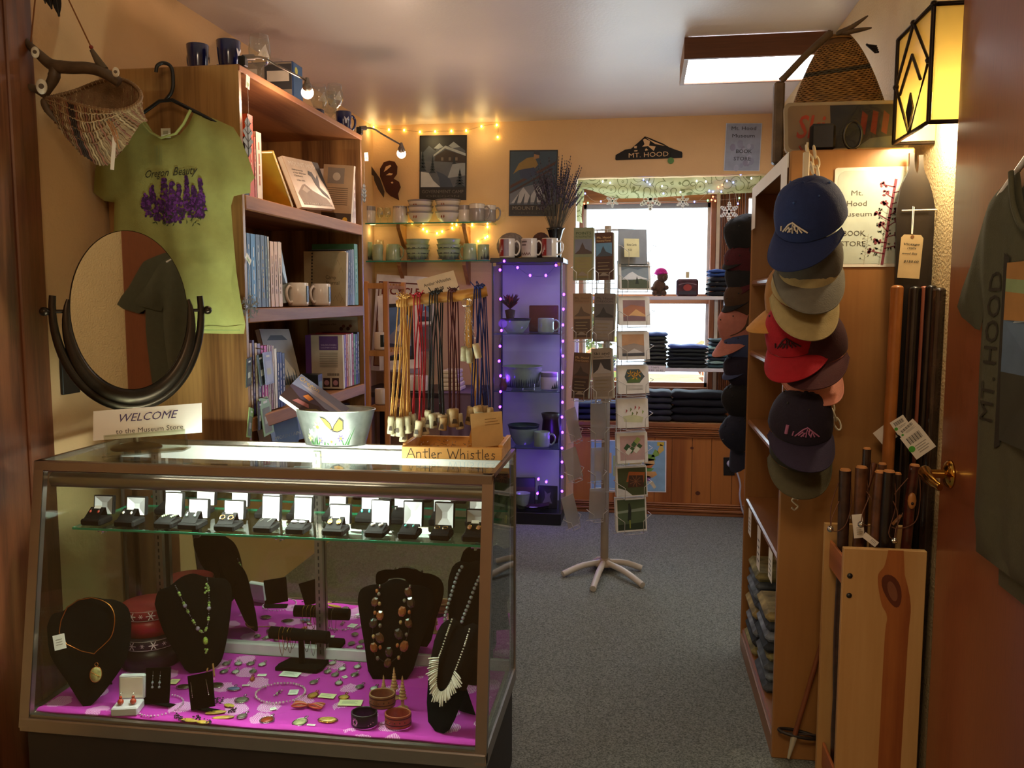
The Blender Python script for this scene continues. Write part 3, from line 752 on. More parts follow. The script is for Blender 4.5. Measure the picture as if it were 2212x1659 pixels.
# price card behind the bar and kraft card in the tray
F_, w, h = quadframe(atY(910, 604, yb_ + .045), atY(990, 582, yb_ + .09), atY(917, 662, yb_ + .035))
m = MB(F_); m.box(0, w, 0, h, -.0015, 0, C('E8DCC8', .7)); m.text('Antler Whistles', w * .5, h * .68, h * .12, ink, .0006, 'C', w * .72, .02); m.text('$9.00', w * .5, h * .42, h * .12, ink, .0006, 'C', w * .25, .02)
tag(m.obj('price_card'), 'white card reading Antler Whistles $9.00 behind the branch bar', 'card')
F_, w, h = quadframe(atY(1022, 894, 2.30), atY(1090, 888, 2.335), atY(1020, 968, 2.30))
m = MB(F_); m.box(0, w, 0, h, -.001, 0, kraft)
for k in range(3): m.line([(w * .45, h * (.8 - .08 * k)), (w * (.8 + .05 * k), h * (.8 - .08 * k + .01))], .0018, C('8F6F42'), .0005)
tag(m.obj('kraft_card'), 'tan kraft card standing in the right end of the tray', 'card')
antl = [pm('antler_grey', '9E9678', .55, var=.3, sc=60, bump=.3), pm('antler_brown', '96794F', .55, var=.35, sc=60, bump=.3), pm('antler_pale', 'B8A888', .55, var=.2, sc=60)]
cordc = {'tan': pm('suede_tan', 'B98A45', .9), 'red': pm('suede_red', '97141F', .9), 'black': pm('suede_black', '1A1818', .9), 'maroon': pm('suede_maroon', '431013', .9), 'blue': pm('suede_blue', '202A66', .9)}
def whistle(lab, col, tx, ty, bx, by, ln, r, a, tilt, dz, group=True):
    """A cut antler tube on a knotted suede loop: (tx,ty) top and (bx,by) bottom pixel of the loop."""
    u = (tx - 856) / (1052 - 856); ybar = yb_ + .01 + .05 * u
    top = B0.lerp(B1, u); top = Vector((atY(tx, ty, ybar).x, ybar, top.z))
    bot = atY(bx, by, ybar - .018 - dz)
    t = thing('antler_whistle', lab, 'whistle', bot, group='whistles hung on the branch bar')
    m = MB(); cm = cordc[col]; rr = .0192
    w1, w2 = q.uniform(-.006, .006), q.uniform(-.006, .006)
    loop = [bot + Vector((-.002, .002, .0)), bot.lerp(top, .5) + Vector((w1, -.001, 0)), top + Vector((w1 * .3 - .003, -rr, -.004)), top + Vector((0, -rr * .5, rr * .9)), top + Vector((.001, rr * .4, rr)), top + Vector((.004, rr, 0)), bot.lerp(top, .55) + Vector((w2, .012, 0)), bot + Vector((.002, .003, 0))]
    m.tube(bez(loop, 5), .0024, cm, 6, flat=.8)
    kx = top + Vector((q.uniform(-.006, .006), -rr * .9, rr * .75)); m.sphere(kx, .0048, cm, 8)
    for s_ in (-1, 1): m.tube([kx, kx + Vector((s_ * q.uniform(.004, .014), -.006, q.uniform(.002, .016)))], .0015, cm, 5)
    m.obj('cord', t, world=True)
    r *= 1.3; m = MB(RZ(q.uniform(-.8, .8)) @ RY(tilt)); mat = antl[a]
    m.lathe([(0, -.001), (r * .55, .003), (r * .95, .001), (r * 1.0, -.006), (r * .92, -ln * .5), (r * 1.05, -ln + .003), (r * 1.0, -ln), (r * .62, -ln), (r * .55, -ln + .012), (0, -ln + .014)], mat, 12, (0, 0, .003), 1, .85)
    m.M = m.M @ T(0, -r * .86, -ln * .62); m.add([(-r * .55, -.001, -.005), (r * .55, -.001, -.005), (r * .3, -.0004, .008), (-r * .3, -.0004, .008)], [(0, 1, 2, 3)], C('3A2C1C'))
    m.obj('whistle', t)
    return t
wl = [('tan', 868, 652, 845, 903, .048, .0075, 0, .05, .02), ('tan', 872, 652, 851, 912, .042, .007, 0, .02, .012), ('tan', 878, 652, 864, 905, .052, .010, 0, 0, .03), ('tan', 880, 652, 872, 926, .040, .009, 0, .05, .01), ('tan', 876, 652, 879, 903, .046, .009, 0, -.1, .02), ('tan', 884, 652, 884, 895, .040, .0085, 0, -.25, .0),
      ('red', 900, 648, 892, 898, .046, .0075, 0, -.12, .01), ('red', 906, 648, 906, 912, .045, .0095, 2, .15, .025), ('red', 912, 648, 914, 906, .047, .008, 2, -.18, .012),
      ('black', 934, 642, 926, 890, .046, .0095, 0, .1, .015), ('black', 940, 642, 934, 896, .04, .009, 0, -.1, .03), ('black', 946, 642, 952, 897, .02, .017, 2, .1, .012), ('black', 950, 642, 958, 905, .035, .009, 1, .1, .028),
      ('maroon', 974, 636, 972, 888, .044, .0085, 0, -.05, .012), ('maroon', 978, 636, 980, 886, .05, .0115, 1, .0, .024), ('maroon', 982, 636, 991, 897, .042, .009, 2, -.1, .01),
      ('blue', 1030, 622, 1019, 882, .05, .011, 1, .15, .012), ('blue', 1034, 622, 1031, 880, .046, .011, 1, -.3, .028), ('blue', 1038, 622, 1036, 893, .042, .010, 0, .1, .036), ('blue', 1040, 622, 1048, 880, .05, .009, 1, .05, .016), ('blue', 1043, 622, 1058, 884, .046, .009, 1, -.12, .03)]
cnt = {}; tot_ = {c: sum(1 for w in wl if w[0] == c) for c in cordc}
nth = ['first', 'second', 'third', 'fourth', 'fifth', 'sixth', 'seventh', 'eighth', 'ninth', 'tenth', 'eleventh', 'twelfth']
for wv in wl:
    k = cnt.get(wv[0], 0); cnt[wv[0]] = k + 1
    whistle('antler whistle on a %s suede cord, %s from the left of its bunch' % (wv[0], nth[k]), *wv)
# brass keychain whistles hung by chains
for k, (bx, by, a, tl) in enumerate(((1003, 748, 0, .05), (1013, 752, 0, -.06), (1027, 742, 2, -.22))):
    bot = atY(bx, by, yb_ + .02 - .008 * k); top = atY(1006 + 3 * k, 660, yb_ + .028)
    t = thing('whistle_keychain', 'antler whistle keychain on a steel chain, %s of three hung beside the blue cords' % nth[k], 'keychain', bot, group='whistle keychains')
    m = MB(); q_ = [bot.lerp(top, i / 14) for i in range(15)]
    for i in range(14):
        c_ = (q_[i] + q_[i + 1]) / 2; m.tube(arc(c_, .0028, 0, 6.283 * 11 / 12, 11, 'XZ' if i % 2 else 'YZ', .0045), .0007, chrome, 5, closed=True)
    m.tube(arc(top + Vector((0, 0, .008)), .011, 0, 6.283 * 15 / 16, 15, 'XZ'), .0012, chrome, 6, closed=True); m.obj('chain', t, world=True)
    m = MB(RY(tl)); m.lathe([(0, 0), (.009, 0), (.0098, -.01), (.0094, -.04), (.0085, -.042), (0, -.040)], antl[a], 12, (0, 0, 0), 1, .9); m.obj('whistle', t)
# ================================================================ hung on the left wall and the bookcase side
antler = pm('antler_dark', '5E4B36', .5, var=.3, sc=25, bump=.25, bsc=80); burr = C('E6DCC4', .5)
reed = pm('basket_reed', '8C6C48', .8, var=.25, sc=30, bump=.6, bsc=200); reed2 = pm('basket_reed_dark', '3B2B20', .85, var=.2, sc=30); reed3 = pm('basket_reed_red', '84523A', .8, var=.25, sc=30); reed4 = pm('basket_reed_pale', 'AC9068', .8, var=.2, sc=30)
ky = 2.30
def kp(px, py, dy=0): return atY(px, py, ky + dy)
bt = thing('hanging_basket', 'woven basket with a deer antler handle hanging on the left wall', 'basket', kp(200, 300))
m = MB(); m.tube(bez([kp(37, 66), kp(60, 94), kp(85, 118), kp(112, 140), kp(150, 146), kp(190, 147), kp(222, 156), kp(258, 178, .01)], 6), [.004] + [.008 + .0005 * i for i in range(20)] + [.0185 - .0002 * i for i in range(28)], antler, 12)
m.tube(bez([kp(120, 140), kp(116, 168), kp(104, 190), kp(92, 208)], 6), [.018, .017, .0165, .016, .0155, .017, .016, .0155, .015, .0145, .014, .0138, .0135, .0132, .013, .013, .013, .013, .013], antler, 10)
m.tube(bez([kp(98, 205), kp(72, 190), kp(48, 184), kp(31, 171)], 5), [.012, .0115, .011, .0108, .0105, .01, .0095, .009, .0085, .008, .0075, .007, .006, .005, .004, .003], antler, 8)
m.tube(bez([kp(92, 214, -.01), kp(104, 238, -.015), kp(124, 263, -.015)], 5), [.004, .008, .01, .011, .011, .0105, .01, .009, .008, .006, .003], antler, 8)
m.obj('antler', bt, world=True)
for px, py, r in ((76, 113, .014), (90, 187, .019), (250, 156, .012)):
    m = MB(frame(kp(px, py, -.026), (.9, .4, 0), (0, 0, 1))); m.lathe([(0, .004), (r * .9, .004), (r, 0), (r * .9, -.004), (0, -.004)], burr, 18, (0, 0, 0), .8, 1.15); m.disc(0, 0, r * .4, antler, .0046, 10); m.obj('antler_burr', bt, world=True)
rim_f = [kp(98, 212, 0), kp(128, 214, -.04), kp(160, 224, -.07), kp(200, 234, -.09), kp(250, 240, -.09), kp(288, 230, -.06), kp(305, 208, -.01), kp(292, 186, .05), kp(262, 172, .09), kp(215, 176, .11), (kp(165, 195, .09)), kp(122, 207, .05)]
RIM = bez(rim_f + [rim_f[0]], 6)[:-1]; NR = len(RIM)
keel = bez([kp(112, 240, 0), kp(150, 298, 0), kp(200, 340, 0), kp(255, 356, 0), kp(296, 315, 0), kp(308, 262, 0)], 12)
def bsk(u, v):
    i = u * NR; a = RIM[int(i) % NR].lerp(RIM[(int(i) + 1) % NR], i % 1)
    x = (a.x - RIM[0].x) / (kp(308, 262).x - RIM[0].x); k_ = keel[max(0, min(len(keel) - 1, int(x * (len(keel) - 1))))]
    p = a.lerp(Vector((a.x, k_.y, k_.z)), v); b_ = math.sin(math.pi * v) * .035; p.y += (a.y - ky) * .25 * math.sin(math.pi * v); return p
m = MB(); m.grid(bsk, 72, 10, reed, wrap=True); m.obj('bowl', bt, world=True)
m = MB()
for k in range(88):                                                            # twined uprights with a wobble
    u = (k + .5) / 88; mt_ = (reed, reed4, reed, reed3)[k % 4] if not (12 <= k <= 14) else reed2
    P_ = []
    for j in range(17):
        v = j / 16; p = bsk(u, v); d = Vector((math.sin(j * 2.4 + k) * .0022, 0, 0)); c_ = Vector((p.x, ky, p.z)); o_ = (p - c_); o_ = o_.normalized() * .003 if o_.length > .004 else Vector((0, -.003, 0)); P_.append(p + d + o_)
    m.tube(P_, .0032, mt_, 5)
for v in (.12, .28, .46, .64): 
    P_ = [bsk((k % 150) / 150, v) + Vector((0, 0, .0015 * math.sin(k * 2.1))) for k in range(150)]; P_ = [p + (p - Vector((p.x, ky, p.z))).normalized() * .0045 if (p - Vector((p.x, ky, p.z))).length > .003 else p for p in P_]
    m.tube(P_, .0022, reed4 if v < .3 else reed, 5, closed=True)
m.obj('weaving', bt, world=True)
m = MB(); m.tube(RIM, .0055, reed, 8, closed=True)
for k in range(0, NR): m.tube([RIM[k] + Vector((0, 0, .006)), RIM[k] + Vector((.004, -.006, -.002)), RIM[k] + Vector((.004, 0, -.007))], .0016, reed4, 4)
m.obj('rim', bt, world=True)
ochre = C('8A5526', .8)
for a, b in (((82, -60), (66, 96)), ((132, -35), (198, 104))):
    m = MB(); m.tube([kp(*a), kp(*b)], .0022, ochre, 6)
    if b[0] > 100: m.sphere(kp(197, 102), .006, C('8A2F1E'), 10); m.tube([kp(198, 108), kp(212, 132), kp(228, 150)], [.006, .011, .009], C('5F5240', .9), 8)
    m.obj('cord', bt, world=True)
m = MB()
for a, b, w in (((100, -25), (112, 20), .012), ((118, -25), (128, 36), .014), ((95, -25), (98, 8), .008)):
    A, B = kp(*a, -.02), kp(*b, -.02); d = (B - A).normalized(); n_ = Vector((-d.z, 0, d.x)); N = 9
    V = [A + (B - A) * (i / N) + n_ * s_ * w * math.sin(math.pi * min(.93, i / N * .9 + .1)) for i in range(N + 1) for s_ in (-1, 1)]
    m.add(V, [(2 * i, 2 * i + 1, 2 * i + 3, 2 * i + 2) for i in range(N)], C('1D1C1B', .7)); m.tube([A, B], .0012, C('3A3530'), 5)
m.obj('feather', bt, world=True)
for a, b in (((231, 262), (250, 308)), ((234, 258), (258, 322)), ((240, 262), (256, 300))): m = MB(); m.tube(bez([kp(*a, -.1), kp((a[0] + b[0]) / 2 + 2, (a[1] + b[1]) / 2, -.11), kp(*b, -.105)], 4), .0018, C('B07A4A', .8), 5); m.obj('raffia', bt, world=True)
F_, w, h = quadframe(kp(233, 290, -.11), kp(241, 291, -.108), kp(238, 366, -.11)); m = MB(F_); m.box(0, w, 0, h, -.0008, 0, paper); m.obj('price_tag', bt, world=True)

tag((lambda m: (m.box(XL + .001, XL + .012, atX(135, 800, XL + .012).y, atX(172, 800, XL + .012).y, atX(150, 850, XL).z, atX(150, 757, XL).z, blackm, .002), m.obj('wall_plate'))[1])(MB()), 'black rectangular plate fixed to the left wall beside the oval mirror', 'wall plate')

# ---- green shirt on a black hanger
sy_ = 2.585; SH0 = atY(365, 480, sy_)
def sp(px, py): v = atY(px, py, sy_); return (v.x - SH0.x, v.z - SH0.z)
ol = [(313, 259), (330, 285), (357, 300), (388, 291), (408, 268), (420, 241), (462, 256), (504, 275), (520, 300), (538, 345), (550, 384), (541, 396), (541, 417), (526, 419), (505, 424), (499, 445), (503, 500), (506, 535), (511, 590), (520, 650), (530, 700), (527, 721), (480, 721), (443, 720), (380, 724), (300, 722), (247, 715), (243, 640), (245, 540), (247, 437), (225, 434), (202, 416), (205, 370), (214, 330), (235, 290), (262, 272)]
OL = [sp(*p) for p in bez2(ol, 1)]
def sfold(x, y):
    return .010 * math.sin(x * 26 + .7 * math.sin(y * 7)) * (.35 + .65 * min(1, max(0, (-y + .1) / .35))) + .006 * math.sin((x * .8 + y) * 34) * math.exp(-((x - .16) / .08) ** 2) + .004 * math.sin(x * 60 + y * 9)
st = thing('tshirt', 'light green tee with purple lupines lettered Oregon Beauty on a hanger', 'shirt', SH0)
grn = pm('green_jersey', 'A0A25C', .9, var=.05, sc=40, bump=.25, bsc=300)
m = MB(); pillow(m, OL, .016, .022, sfold, grn)
i0 = len(m.v)
def S(px, py): return sp(px, py)
def shr(x, y): return .0245 + sfold(x, y)
def dstroke(pts, w, mat, k=0): m.line([S(*p) for p in pts], w, mat, .0004 * k)
dk = C('33301F', .8)
# script lettering
l0, l1 = S(322, 386), S(438, 379); m.M = T(l0[0], l0[1], 0) @ RZ(math.atan2(l1[1] - l0[1], l1[0] - l0[0])); wl_ = l1[0] - l0[0]
m.text('Oregon', 0, 0, .024, dk, .0004, 'L', wl_ * .47, 0, .45); m.text('Beauty', wl_ * .53, .001, .026, dk, .0004, 'L', wl_ * .47, 0, .45); m.M = I4
# lupines
q = random.Random(11); lp = [C('4A1D5C', .8), C('6A2F85', .8), C('3A1648', .8)]; lg = C('2F3A1C', .8)
for (cx_, top, bot, w) in ((366, 388, 470, 15), (382, 396, 478, 12), (336, 404, 470, 14), (322, 420, 455, 8), (395, 400, 482, 11), (412, 384, 470, 10), (428, 402, 470, 12), (443, 390, 455, 9), (352, 432, 478, 20), (440, 440, 472, 9), (375, 440, 482, 14)):
    for k in range(int((bot - top) * 1.3)):
        y = q.uniform(top, bot); t_ = (y - top) / (bot - top); ww_ = w * (.15 + .85 * t_ ** .8); x = cx_ + q.uniform(-ww_, ww_); c_ = S(x, y); m.disc(c_[0], c_[1], q.uniform(.003, .0062), lp[k % 3], .0004 * (1 + k % 4), 6)
for k in range(46):
    x, y = q.uniform(338, 448), q.uniform(455, 484); a = q.uniform(0, 6.28); c_ = S(x, y); m.poly([c_, (c_[0] + .016 * math.cos(a), c_[1] + .016 * math.sin(a)), (c_[0] + .010 * math.cos(a + .4), c_[1] + .010 * math.sin(a + .4))], lg, .0022)
for k in range(5): dstroke([(345 + 3.6 * k, 318), (345 + 3.6 * k, 360)], .001, C('6E8A5C'), 1)
drape(m, i0, shr); mb_xf(m, frame((0, 0, 0), (1, 0, 0), (0, 0, 1))); m.obj('body', st)
m = MB(); m.tube([Vector((S(x, y)[0], -.024, S(x, y)[1])) for x, y in ((313, 259), (321, 274), (335, 289), (357, 301), (388, 292), (405, 271), (420, 241))], .007, grn, 8, flat=.5); m.obj('collar', st)
m = MB(); a, b = S(352, 279), S(373, 299); m.box(a[0], b[0], -.0125, -.011, b[1], a[1], C('D9D8BE')); a, b = S(357, 284), S(368, 292); m.box(a[0], b[0], -.0132, -.0125, b[1], a[1], C('A9A98C')); m.obj('neck_label', st)
m = MB(); m.tube([Vector((S(x, y)[0], -.021 - max(-.0, sfold(*S(x, y))), S(x, y)[1] + .012)) for x, y in ((443, 720), (480, 721), (525, 721))], .0012, C('7E9A62'), 5); m.obj('hem_stitch', st)
hg = thing('clothes_hanger', 'black plastic clothes hanger hooked over the bookcase side, inside the green tee', 'hanger', atY(360, 240, sy_))
m = MB(); m.tube(bez([atY(337, 156, sy_ - .012), atY(340, 142, sy_ - .012), atY(354, 136, sy_ - .005), atY(370, 146, sy_), atY(374, 180, sy_), atY(370, 200, sy_), atY(358, 216, sy_)], 6), .0058, blackm, 8); m.obj('hook', hg, world=True)
m = MB(); m.tube([atY(275, 270, sy_), atY(312, 242, sy_), atY(345, 218, sy_), atY(372, 216, sy_), atY(425, 243, sy_), atY(480, 272, sy_)], .006, blackm, 8); m.obj('arm', hg, world=True)

# ================================================================ bookcase contents
BF = BX1 - .004
bq = random.Random(21)
DG = (BY1 - BY0)
def by_px(px, z): return atX(px, 0, BF).y
def book(lab, y0, th, h, d, z, c, cat='book', x1=BF - .01, grp=None, page='E9E0CC', art=None, lean=0):
    """Upright book: spine towards the aisle (+X); y0 to y0+th along the shelf."""
    o = Vector((x1, y0 + th / 2, z + .0008))
    m = MB(); cm = C(c, .45)
    m.box(-d, -.0015, -th / 2 + .0015, th / 2 - .0015, .002, h - .002, C(page, .8)); m.box(-d, 0, -th / 2, -th / 2 + .0015, 0, h, cm); m.box(-d, 0, th / 2 - .0015, th / 2, 0, h, cm); m.box(-.0015, .0, -th / 2, th / 2, 0, h, cm)
    m.M = frame((.0003, -th / 2, 0), (0, 1, 0), (0, 0, 1))
    if art: art(m, th, h)
    if lean: mb_xf(m, Matrix.Rotation(lean, 4, 'X'))
    mb_xf(m, T(*o)); ob = m.obj('book'); return tag(ob, lab, cat, grp)
def spine(c, y0=.2, y1=.8, w=.35, n=1):
    def f(m, th, h):
        y = y0
        while y < y1: e = min(y1, y + bq.uniform(.03, .16)); m.rect(th * (.5 - w * .3), th * (.5 + w * .3), h * y, h * e, C(c), .0003); y = e + bq.uniform(.015, .06)
    return f
def faceout(lab, tl, tr, bl, x, cover, page='E8DDC8', th=.018, name='book', cat='book', lean=.06, art=None, grp=None, row=None):
    """Book shown cover forward: corner pixels, x of its foot; leaning back by lean."""
    A, B, D = atX(*tl, x - lean), atX(*tr, x - lean), atX(*bl, x)
    if row: y = ypx(row) - th - .0035; A, B, D = atY(*tl, y), atY(*tr, y), atY(*bl, y); A.x = D.x = max(A.x, BX0 + .02); B.x = min(B.x, BF); D.z = x
    elif D.z < .7: D.z = max(D.z, z4 + .01)
    F_, w, h = quadframe(A, B, D); m = MB(F_)
    m.box(0, w, 0, h, -th, -.002, C(page, .8)); m.box(0, w, 0, h, -.002, 0, C(cover, .4)); m.box(0, w, 0, h, -th - .002, -th, C(cover, .4))
    if art: art(m, w, h)
    return tag(m.obj(name), lab, cat, grp)
# ---- on top
def mug(name, lab, loc, r, h, body, rz=0, hand=True, art=None, r2=None, cat='mug', group=None, inner=None, base=None, hs=1.0):
    t = thing(name, lab, cat, loc, (0, 0, rz), group); m = MB(); r2 = r2 or r
    m.lathe([(0, .0005), (r2 * .86, .0005), (r2 * .97, .004), (r2, .012), ((r + r2) / 2 * 1.0, h * .5), (r, h - .002), (r - .0015, h), (r - .004, h - .001), (r2 - .005, .010), (0, .008)], body, 28)
    if art: art(m, r, h)
    m.obj('body', t)
    if hand:
        m = MB(); m.tube(bez([(r * .95, 0, h * .80), (r * 1.3, 0, h * .86), (r * 1.66, 0, h * .66), (r * 1.6, 0, h * .36), (r * 1.25, 0, h * .16), (r2 * .96, 0, h * .19)], 4), .0055, body, 8); m.obj('handle', t)
    return t
def on_mug(m, r, h, a0, a1, z0, z1, mat, k=1, n=8):
    V = []
    for i in range(n + 1):
        a = a0 + (a1 - a0) * i / n
        for z in (z0, z1): V.append(((r + .0005 * k) * math.cos(a), (r + .0005 * k) * math.sin(a), z * h))
    m.add(V, [(2 * i, 2 * i + 2, 2 * i + 3, 2 * i + 1) for i in range(n)], mat, True)
def on_mug_poly(m, r, h, pts, mat, k=2):
    m.add([((r + .0005 * k) * math.cos(a), (r + .0005 * k) * math.sin(a), z * h) for a, z in pts], [list(range(len(pts)))], mat)
cob = pm('cobalt_glaze', '141A4E', .18, var=.1, coat=.6)
def skiart(m, r, h):
    on_mug_poly(m, r, h, [(-1.9, .35), (-1.75, .36), (-1.7, .5), (-1.45, .62), (-1.5, .72), (-1.75, .58), (-2.0, .7), (-2.05, .66)], C('C9CBD6'), 2)
    for k in range(4): on_mug(m, r, h, -1.15 + .02 * k, -1.0 + .02 * k, .12 + .1 * k, .18 + .1 * k, C('8E93B8'), 2, 2)
zt = BZ + .001
c_ = atZ(460, 138, zt); mug('mug', 'cobalt blue mug at the left end of the bookcase top', (-1.455, 2.72, zt), .036, .082, cob, 2.6, True, skiart, .030)
mug('mug', 'cobalt blue mug with an etched ski emblem at the bookcase top front corner', (-1.345, 2.715, zt), .039, .088, cob, 1.6, True, skiart, .032)
c1_ = atX(748, 278, -1.33); mug('mug', 'cobalt blue mug at the far end of the bookcase top', (-1.335, c1_.y - .02, zt), .036, .085, cob, .9, True, skiart, .030)
mug('mug', 'cobalt blue mug behind the last wine glass on the bookcase top', (-1.43, c1_.y - .1, zt), .034, .08, cob, 1.2, True, skiart, .029)
clear = glass('clear_glass', 'FAFCFA', 1.6, .02)
frost = pm('frosted_etching', 'D9D3CC', .7, alpha=.45, var=0)
def wineglass(lab, x, y, z, s=1.0, grp='wine glasses on the bookcase top'):
    t = thing('wine_glass', lab, 'wine glass', (x, y, z), group=grp); m = MB()
    m.lathe([(0, .001), (.030 * s, .0005), (.031 * s, .002), (.006, .006), (.004, .012), (.0038, .060 * s), (.008, .070 * s), (.026 * s, .082 * s), (.036 * s, .105 * s), (.037 * s, .13 * s), (.031 * s, .175 * s), (.030 * s, .175 * s), (.0355 * s, .13 * s), (.0345 * s, .106 * s), (.024 * s, .084 * s), (.0, .074 * s)], clear, 28)
    m.obj('bowl', t)
    m = MB(); rr = .0375 * s; V = []
    m.add([(rr * math.cos(a), rr * math.sin(a), z_ * s) for a, z_ in ((-1.3, .10), (-.9, .125), (-.6, .14), (-.3, .112), (-.1, .10))], [[0, 1, 2, 3, 4]], frost); m.obj('etching', t)
    return t
for lab, px, py, x, s in (('tall clear wine glass behind the cobalt mugs, the nearest of the bookcase top', 562, 140, -1.36, 1.05), ('clear wine glass just behind the nearest one on the bookcase top', 592, 140, -1.44, 1.05), ('clear wine glass at the middle of the bookcase top, past the thick blue book', 688, 232, -1.40, 1.0), ('etched wine glass right behind the middle one on the bookcase top', 712, 232, -1.385, .95), ('low wine glass in front of the far cobalt mugs', 722, 262, -1.315, .95)):
    v = atX(px, 150, x); wineglass(lab, x, v.y, zt, s)
# boxed blue book standing across the top
v0, v1 = atX(612, 190, -1.36), atX(690, 200, -1.33)
m = MB(); m.box(-1.66, -1.345, v0.y + .06, v0.y + .155, zt, zt + .165, C('2E4A78', .4), .002); m.box(-1.64, -1.35, v0.y + .0585, v0.y + .06, zt + .004, zt + .162, C('8A7F70'))
m.M = frame((-1.3445, v0.y + .06, zt), (0, 1, 0), (0, 0, 1)); m.rect(.003, .092, .003, .16, C('3E6290'), .0004); m.disc(.03, .135, .014, C('C9C860'), .001, 16)
m.M = frame((-1.66, v0.y + .0585, zt), (1, 0, 0), (0, 0, 1)); m.rect(.2, .31, .06, .155, C('3B3A3C'), .0006); m.rect(.03, .17, .02, .14, C('C7BFB0'), .0005); m.rect(.21, .3, .09, .13, C('C7BFB0'), .0009)
tag(m.obj('book'), 'thick blue boxed book with a yellow sticker on the bookcase top', 'book')
# ---- crescent lamps clipped to the top edge
lampglow = glow('crescent_bulb', 'FFD2B4', 14)
def clip_lamp(lab, base, bulb, sgn):
    t = thing('crescent_lamp', lab, 'lamp', base, group='crescent lamps on the bookcase'); m = MB()
    mid = base.lerp(bulb, .5) + Vector((.01, 0, .045))
    m.tube(bez([base + Vector((0, 0, .03)), base.lerp(bulb, .3) + Vector((0, 0, .055)), mid, bulb + Vector((0, 0, .040))], 6), .0042, pm('brushed_nickel', '8C8278', .3, .9, var=.05), 8)
    m.obj('gooseneck', t, world=True)
    m = MB(); m.box(base.x - .012, base.x + .012, base.y - .014, base.y + .014, base.z + .002, base.z + .034, blackm, .003); m.tube([base + Vector((0, 0, .03)), base.lerp(bulb, .16) + Vector((0, 0, .045))], .010, 'brushed_nickel', 10); m.obj('clamp', t, world=True)
    m = MB(); m.lathe([(.0, .052), (.006, .05), (.010, .036), (.016, .024), (.0165, .014), (.0, .012)], 'brushed_nickel', 16, tuple(bulb)); m.sphere(bulb + Vector((.004, -.010, .012)), .0165, 'brushed_nickel', 14); m.obj('socket', t, world=True)
    m = MB(); m.sphere(bulb, .0215, lampglow, 18); m.obj('bulb', t, world=True)
    point('crescent_lamp_light', bulb + Vector((.012, 0, -.034)), 6.0, (1, .68, .48), .02)
b0 = Vector((BX1 - .004, 2.70, BZ)); b1 = Vector((BX1 - .004, BY1 - .012, BZ))
clip_lamp('crescent bulb lamp on a gooseneck at the near end of the bookcase top', b0, atX(664, 200, -1.16), 1)
clip_lamp('crescent bulb lamp on a gooseneck at the far end of the bookcase top', b1, atX(867, 332, -1.13), 1)
# ---- shelf 1 (top)
z1, z2, z3, z4 = 1.737, 1.367, 1.002, .622
def ypx(px, x=BF): return atX(px, 600, x).y
def row(z, px0, items, d=.2, grp=None):
    p = px0
    for lab, p1, ytop, c, ar in items:
        y0, y1 = ypx(p) + .0008, ypx(p1) - .0008; book(lab, y0, y1 - y0, atX((p + p1) / 2, ytop, BF).z - z - .003, d, z + .003, c, art=ar, grp=grp); p = p1
row(z1, 537, [('black book with orange lettering at the left end of the top shelf', 543, 330, '241F1C', spine('C96A34', .1, .8, .5, 16)), ('slim black book second from the left, top shelf', 550, 300, '1E1B1A', spine('D08A5A', .15, .7, .4, 14)), ('tall orange red book on the top shelf', 562, 253, 'C24A28', spine('E5B59A', .2, .7, .25, 18)), ('slim rust book beside the tall orange one, top shelf', 567, 300, 'B5573A', spine('E9D8C4', .3, .8, .3, 16)), ('cream book with red lettering, top shelf', 579, 290, 'E3D2B8', spine('B25A3A', .2, .85, .3, 22))])
yy = ypx(580)
book('thin glossy yellow book leaning against the MOUNT HOOD book, top shelf', ypx(640), .016, .24, .2, z1 + .003, 'C9A22E', art=spine('F3EBD0', .1, .9, .3, 20), lean=.75)
m = MB(); m.prism([(0, 0), (.05, 0), (.085, 0), (.02, .13), (.0, .13)], -.012, 0, C('A85F2A', .5)); mb_xf(m, frame((BF - .10, yy + .05, z1 + .001), (0, 1, 0), (0, 0, 1))); m.M = I4; tag(m.obj('book'), 'small brown book lying against the leaning yellow one, top shelf', 'book')
def art_mh(m, w, h):
    m.rect(0, w, 0, h, C('D9BFA0', .4), .0004); m.text('MOUNT HOOD', w * .52, h * .84, h * .085, C('F0E4D0'), .0010, 'C', w * .84, .02); m.text('Adventures', w * .12, h * .74, h * .035, ink, .001, 'L', w * .3); m.text('of the Wy\'east', w * .12, h * .68, h * .035, ink, .001, 'L', w * .36); m.text('Climbers', w * .12, h * .62, h * .035, ink, .001, 'L', w * .24); m.text('1930-1942', w * .16, h * .53, h * .03, ink, .001, 'L', w * .22)
    m.poly([(w * .05, h * .28), (w * .25, h * .46), (w * .34, h * .48), (w * .5, h * .36), (w * .85, h * .22), (w * .95, h * .05), (w * .1, h * .05)], C('A58A70'), .0007); m.poly([(w * .2, h * .36), (w * .3, h * .44), (w * .42, h * .36), (w * .3, h * .3)], C('D7C0A4'), .001)
    m.poly([(w * .58, h * .78), (w * .68, h * .76), (w * .73, h * .62), (w * .82, h * .72), (w * .8, h * .56), (w * .76, h * .45), (w * .92, h * .3), (w * .96, h * .2), (w * .78, h * .32), (w * .66, h * .5), (w * .62, h * .66), (w * .55, h * .7)], C('2D2521'), .0013); m.poly([(w * .82, h), (w, h), (w, h * .4), (w * .9, h * .62)], C('332B26'), .0011)
    m.text('THE DANCE CLIMBERS', w * .5, h * .06, h * .04, C('EFE2CC'), .0014, 'C', w * .8)
faceout('paperback titled MOUNT HOOD with a climber on its cover, top shelf', (607, 336), (684, 352), (652, 447), BF - .03, 'D8BC9C', art=art_mh, lean=.07)
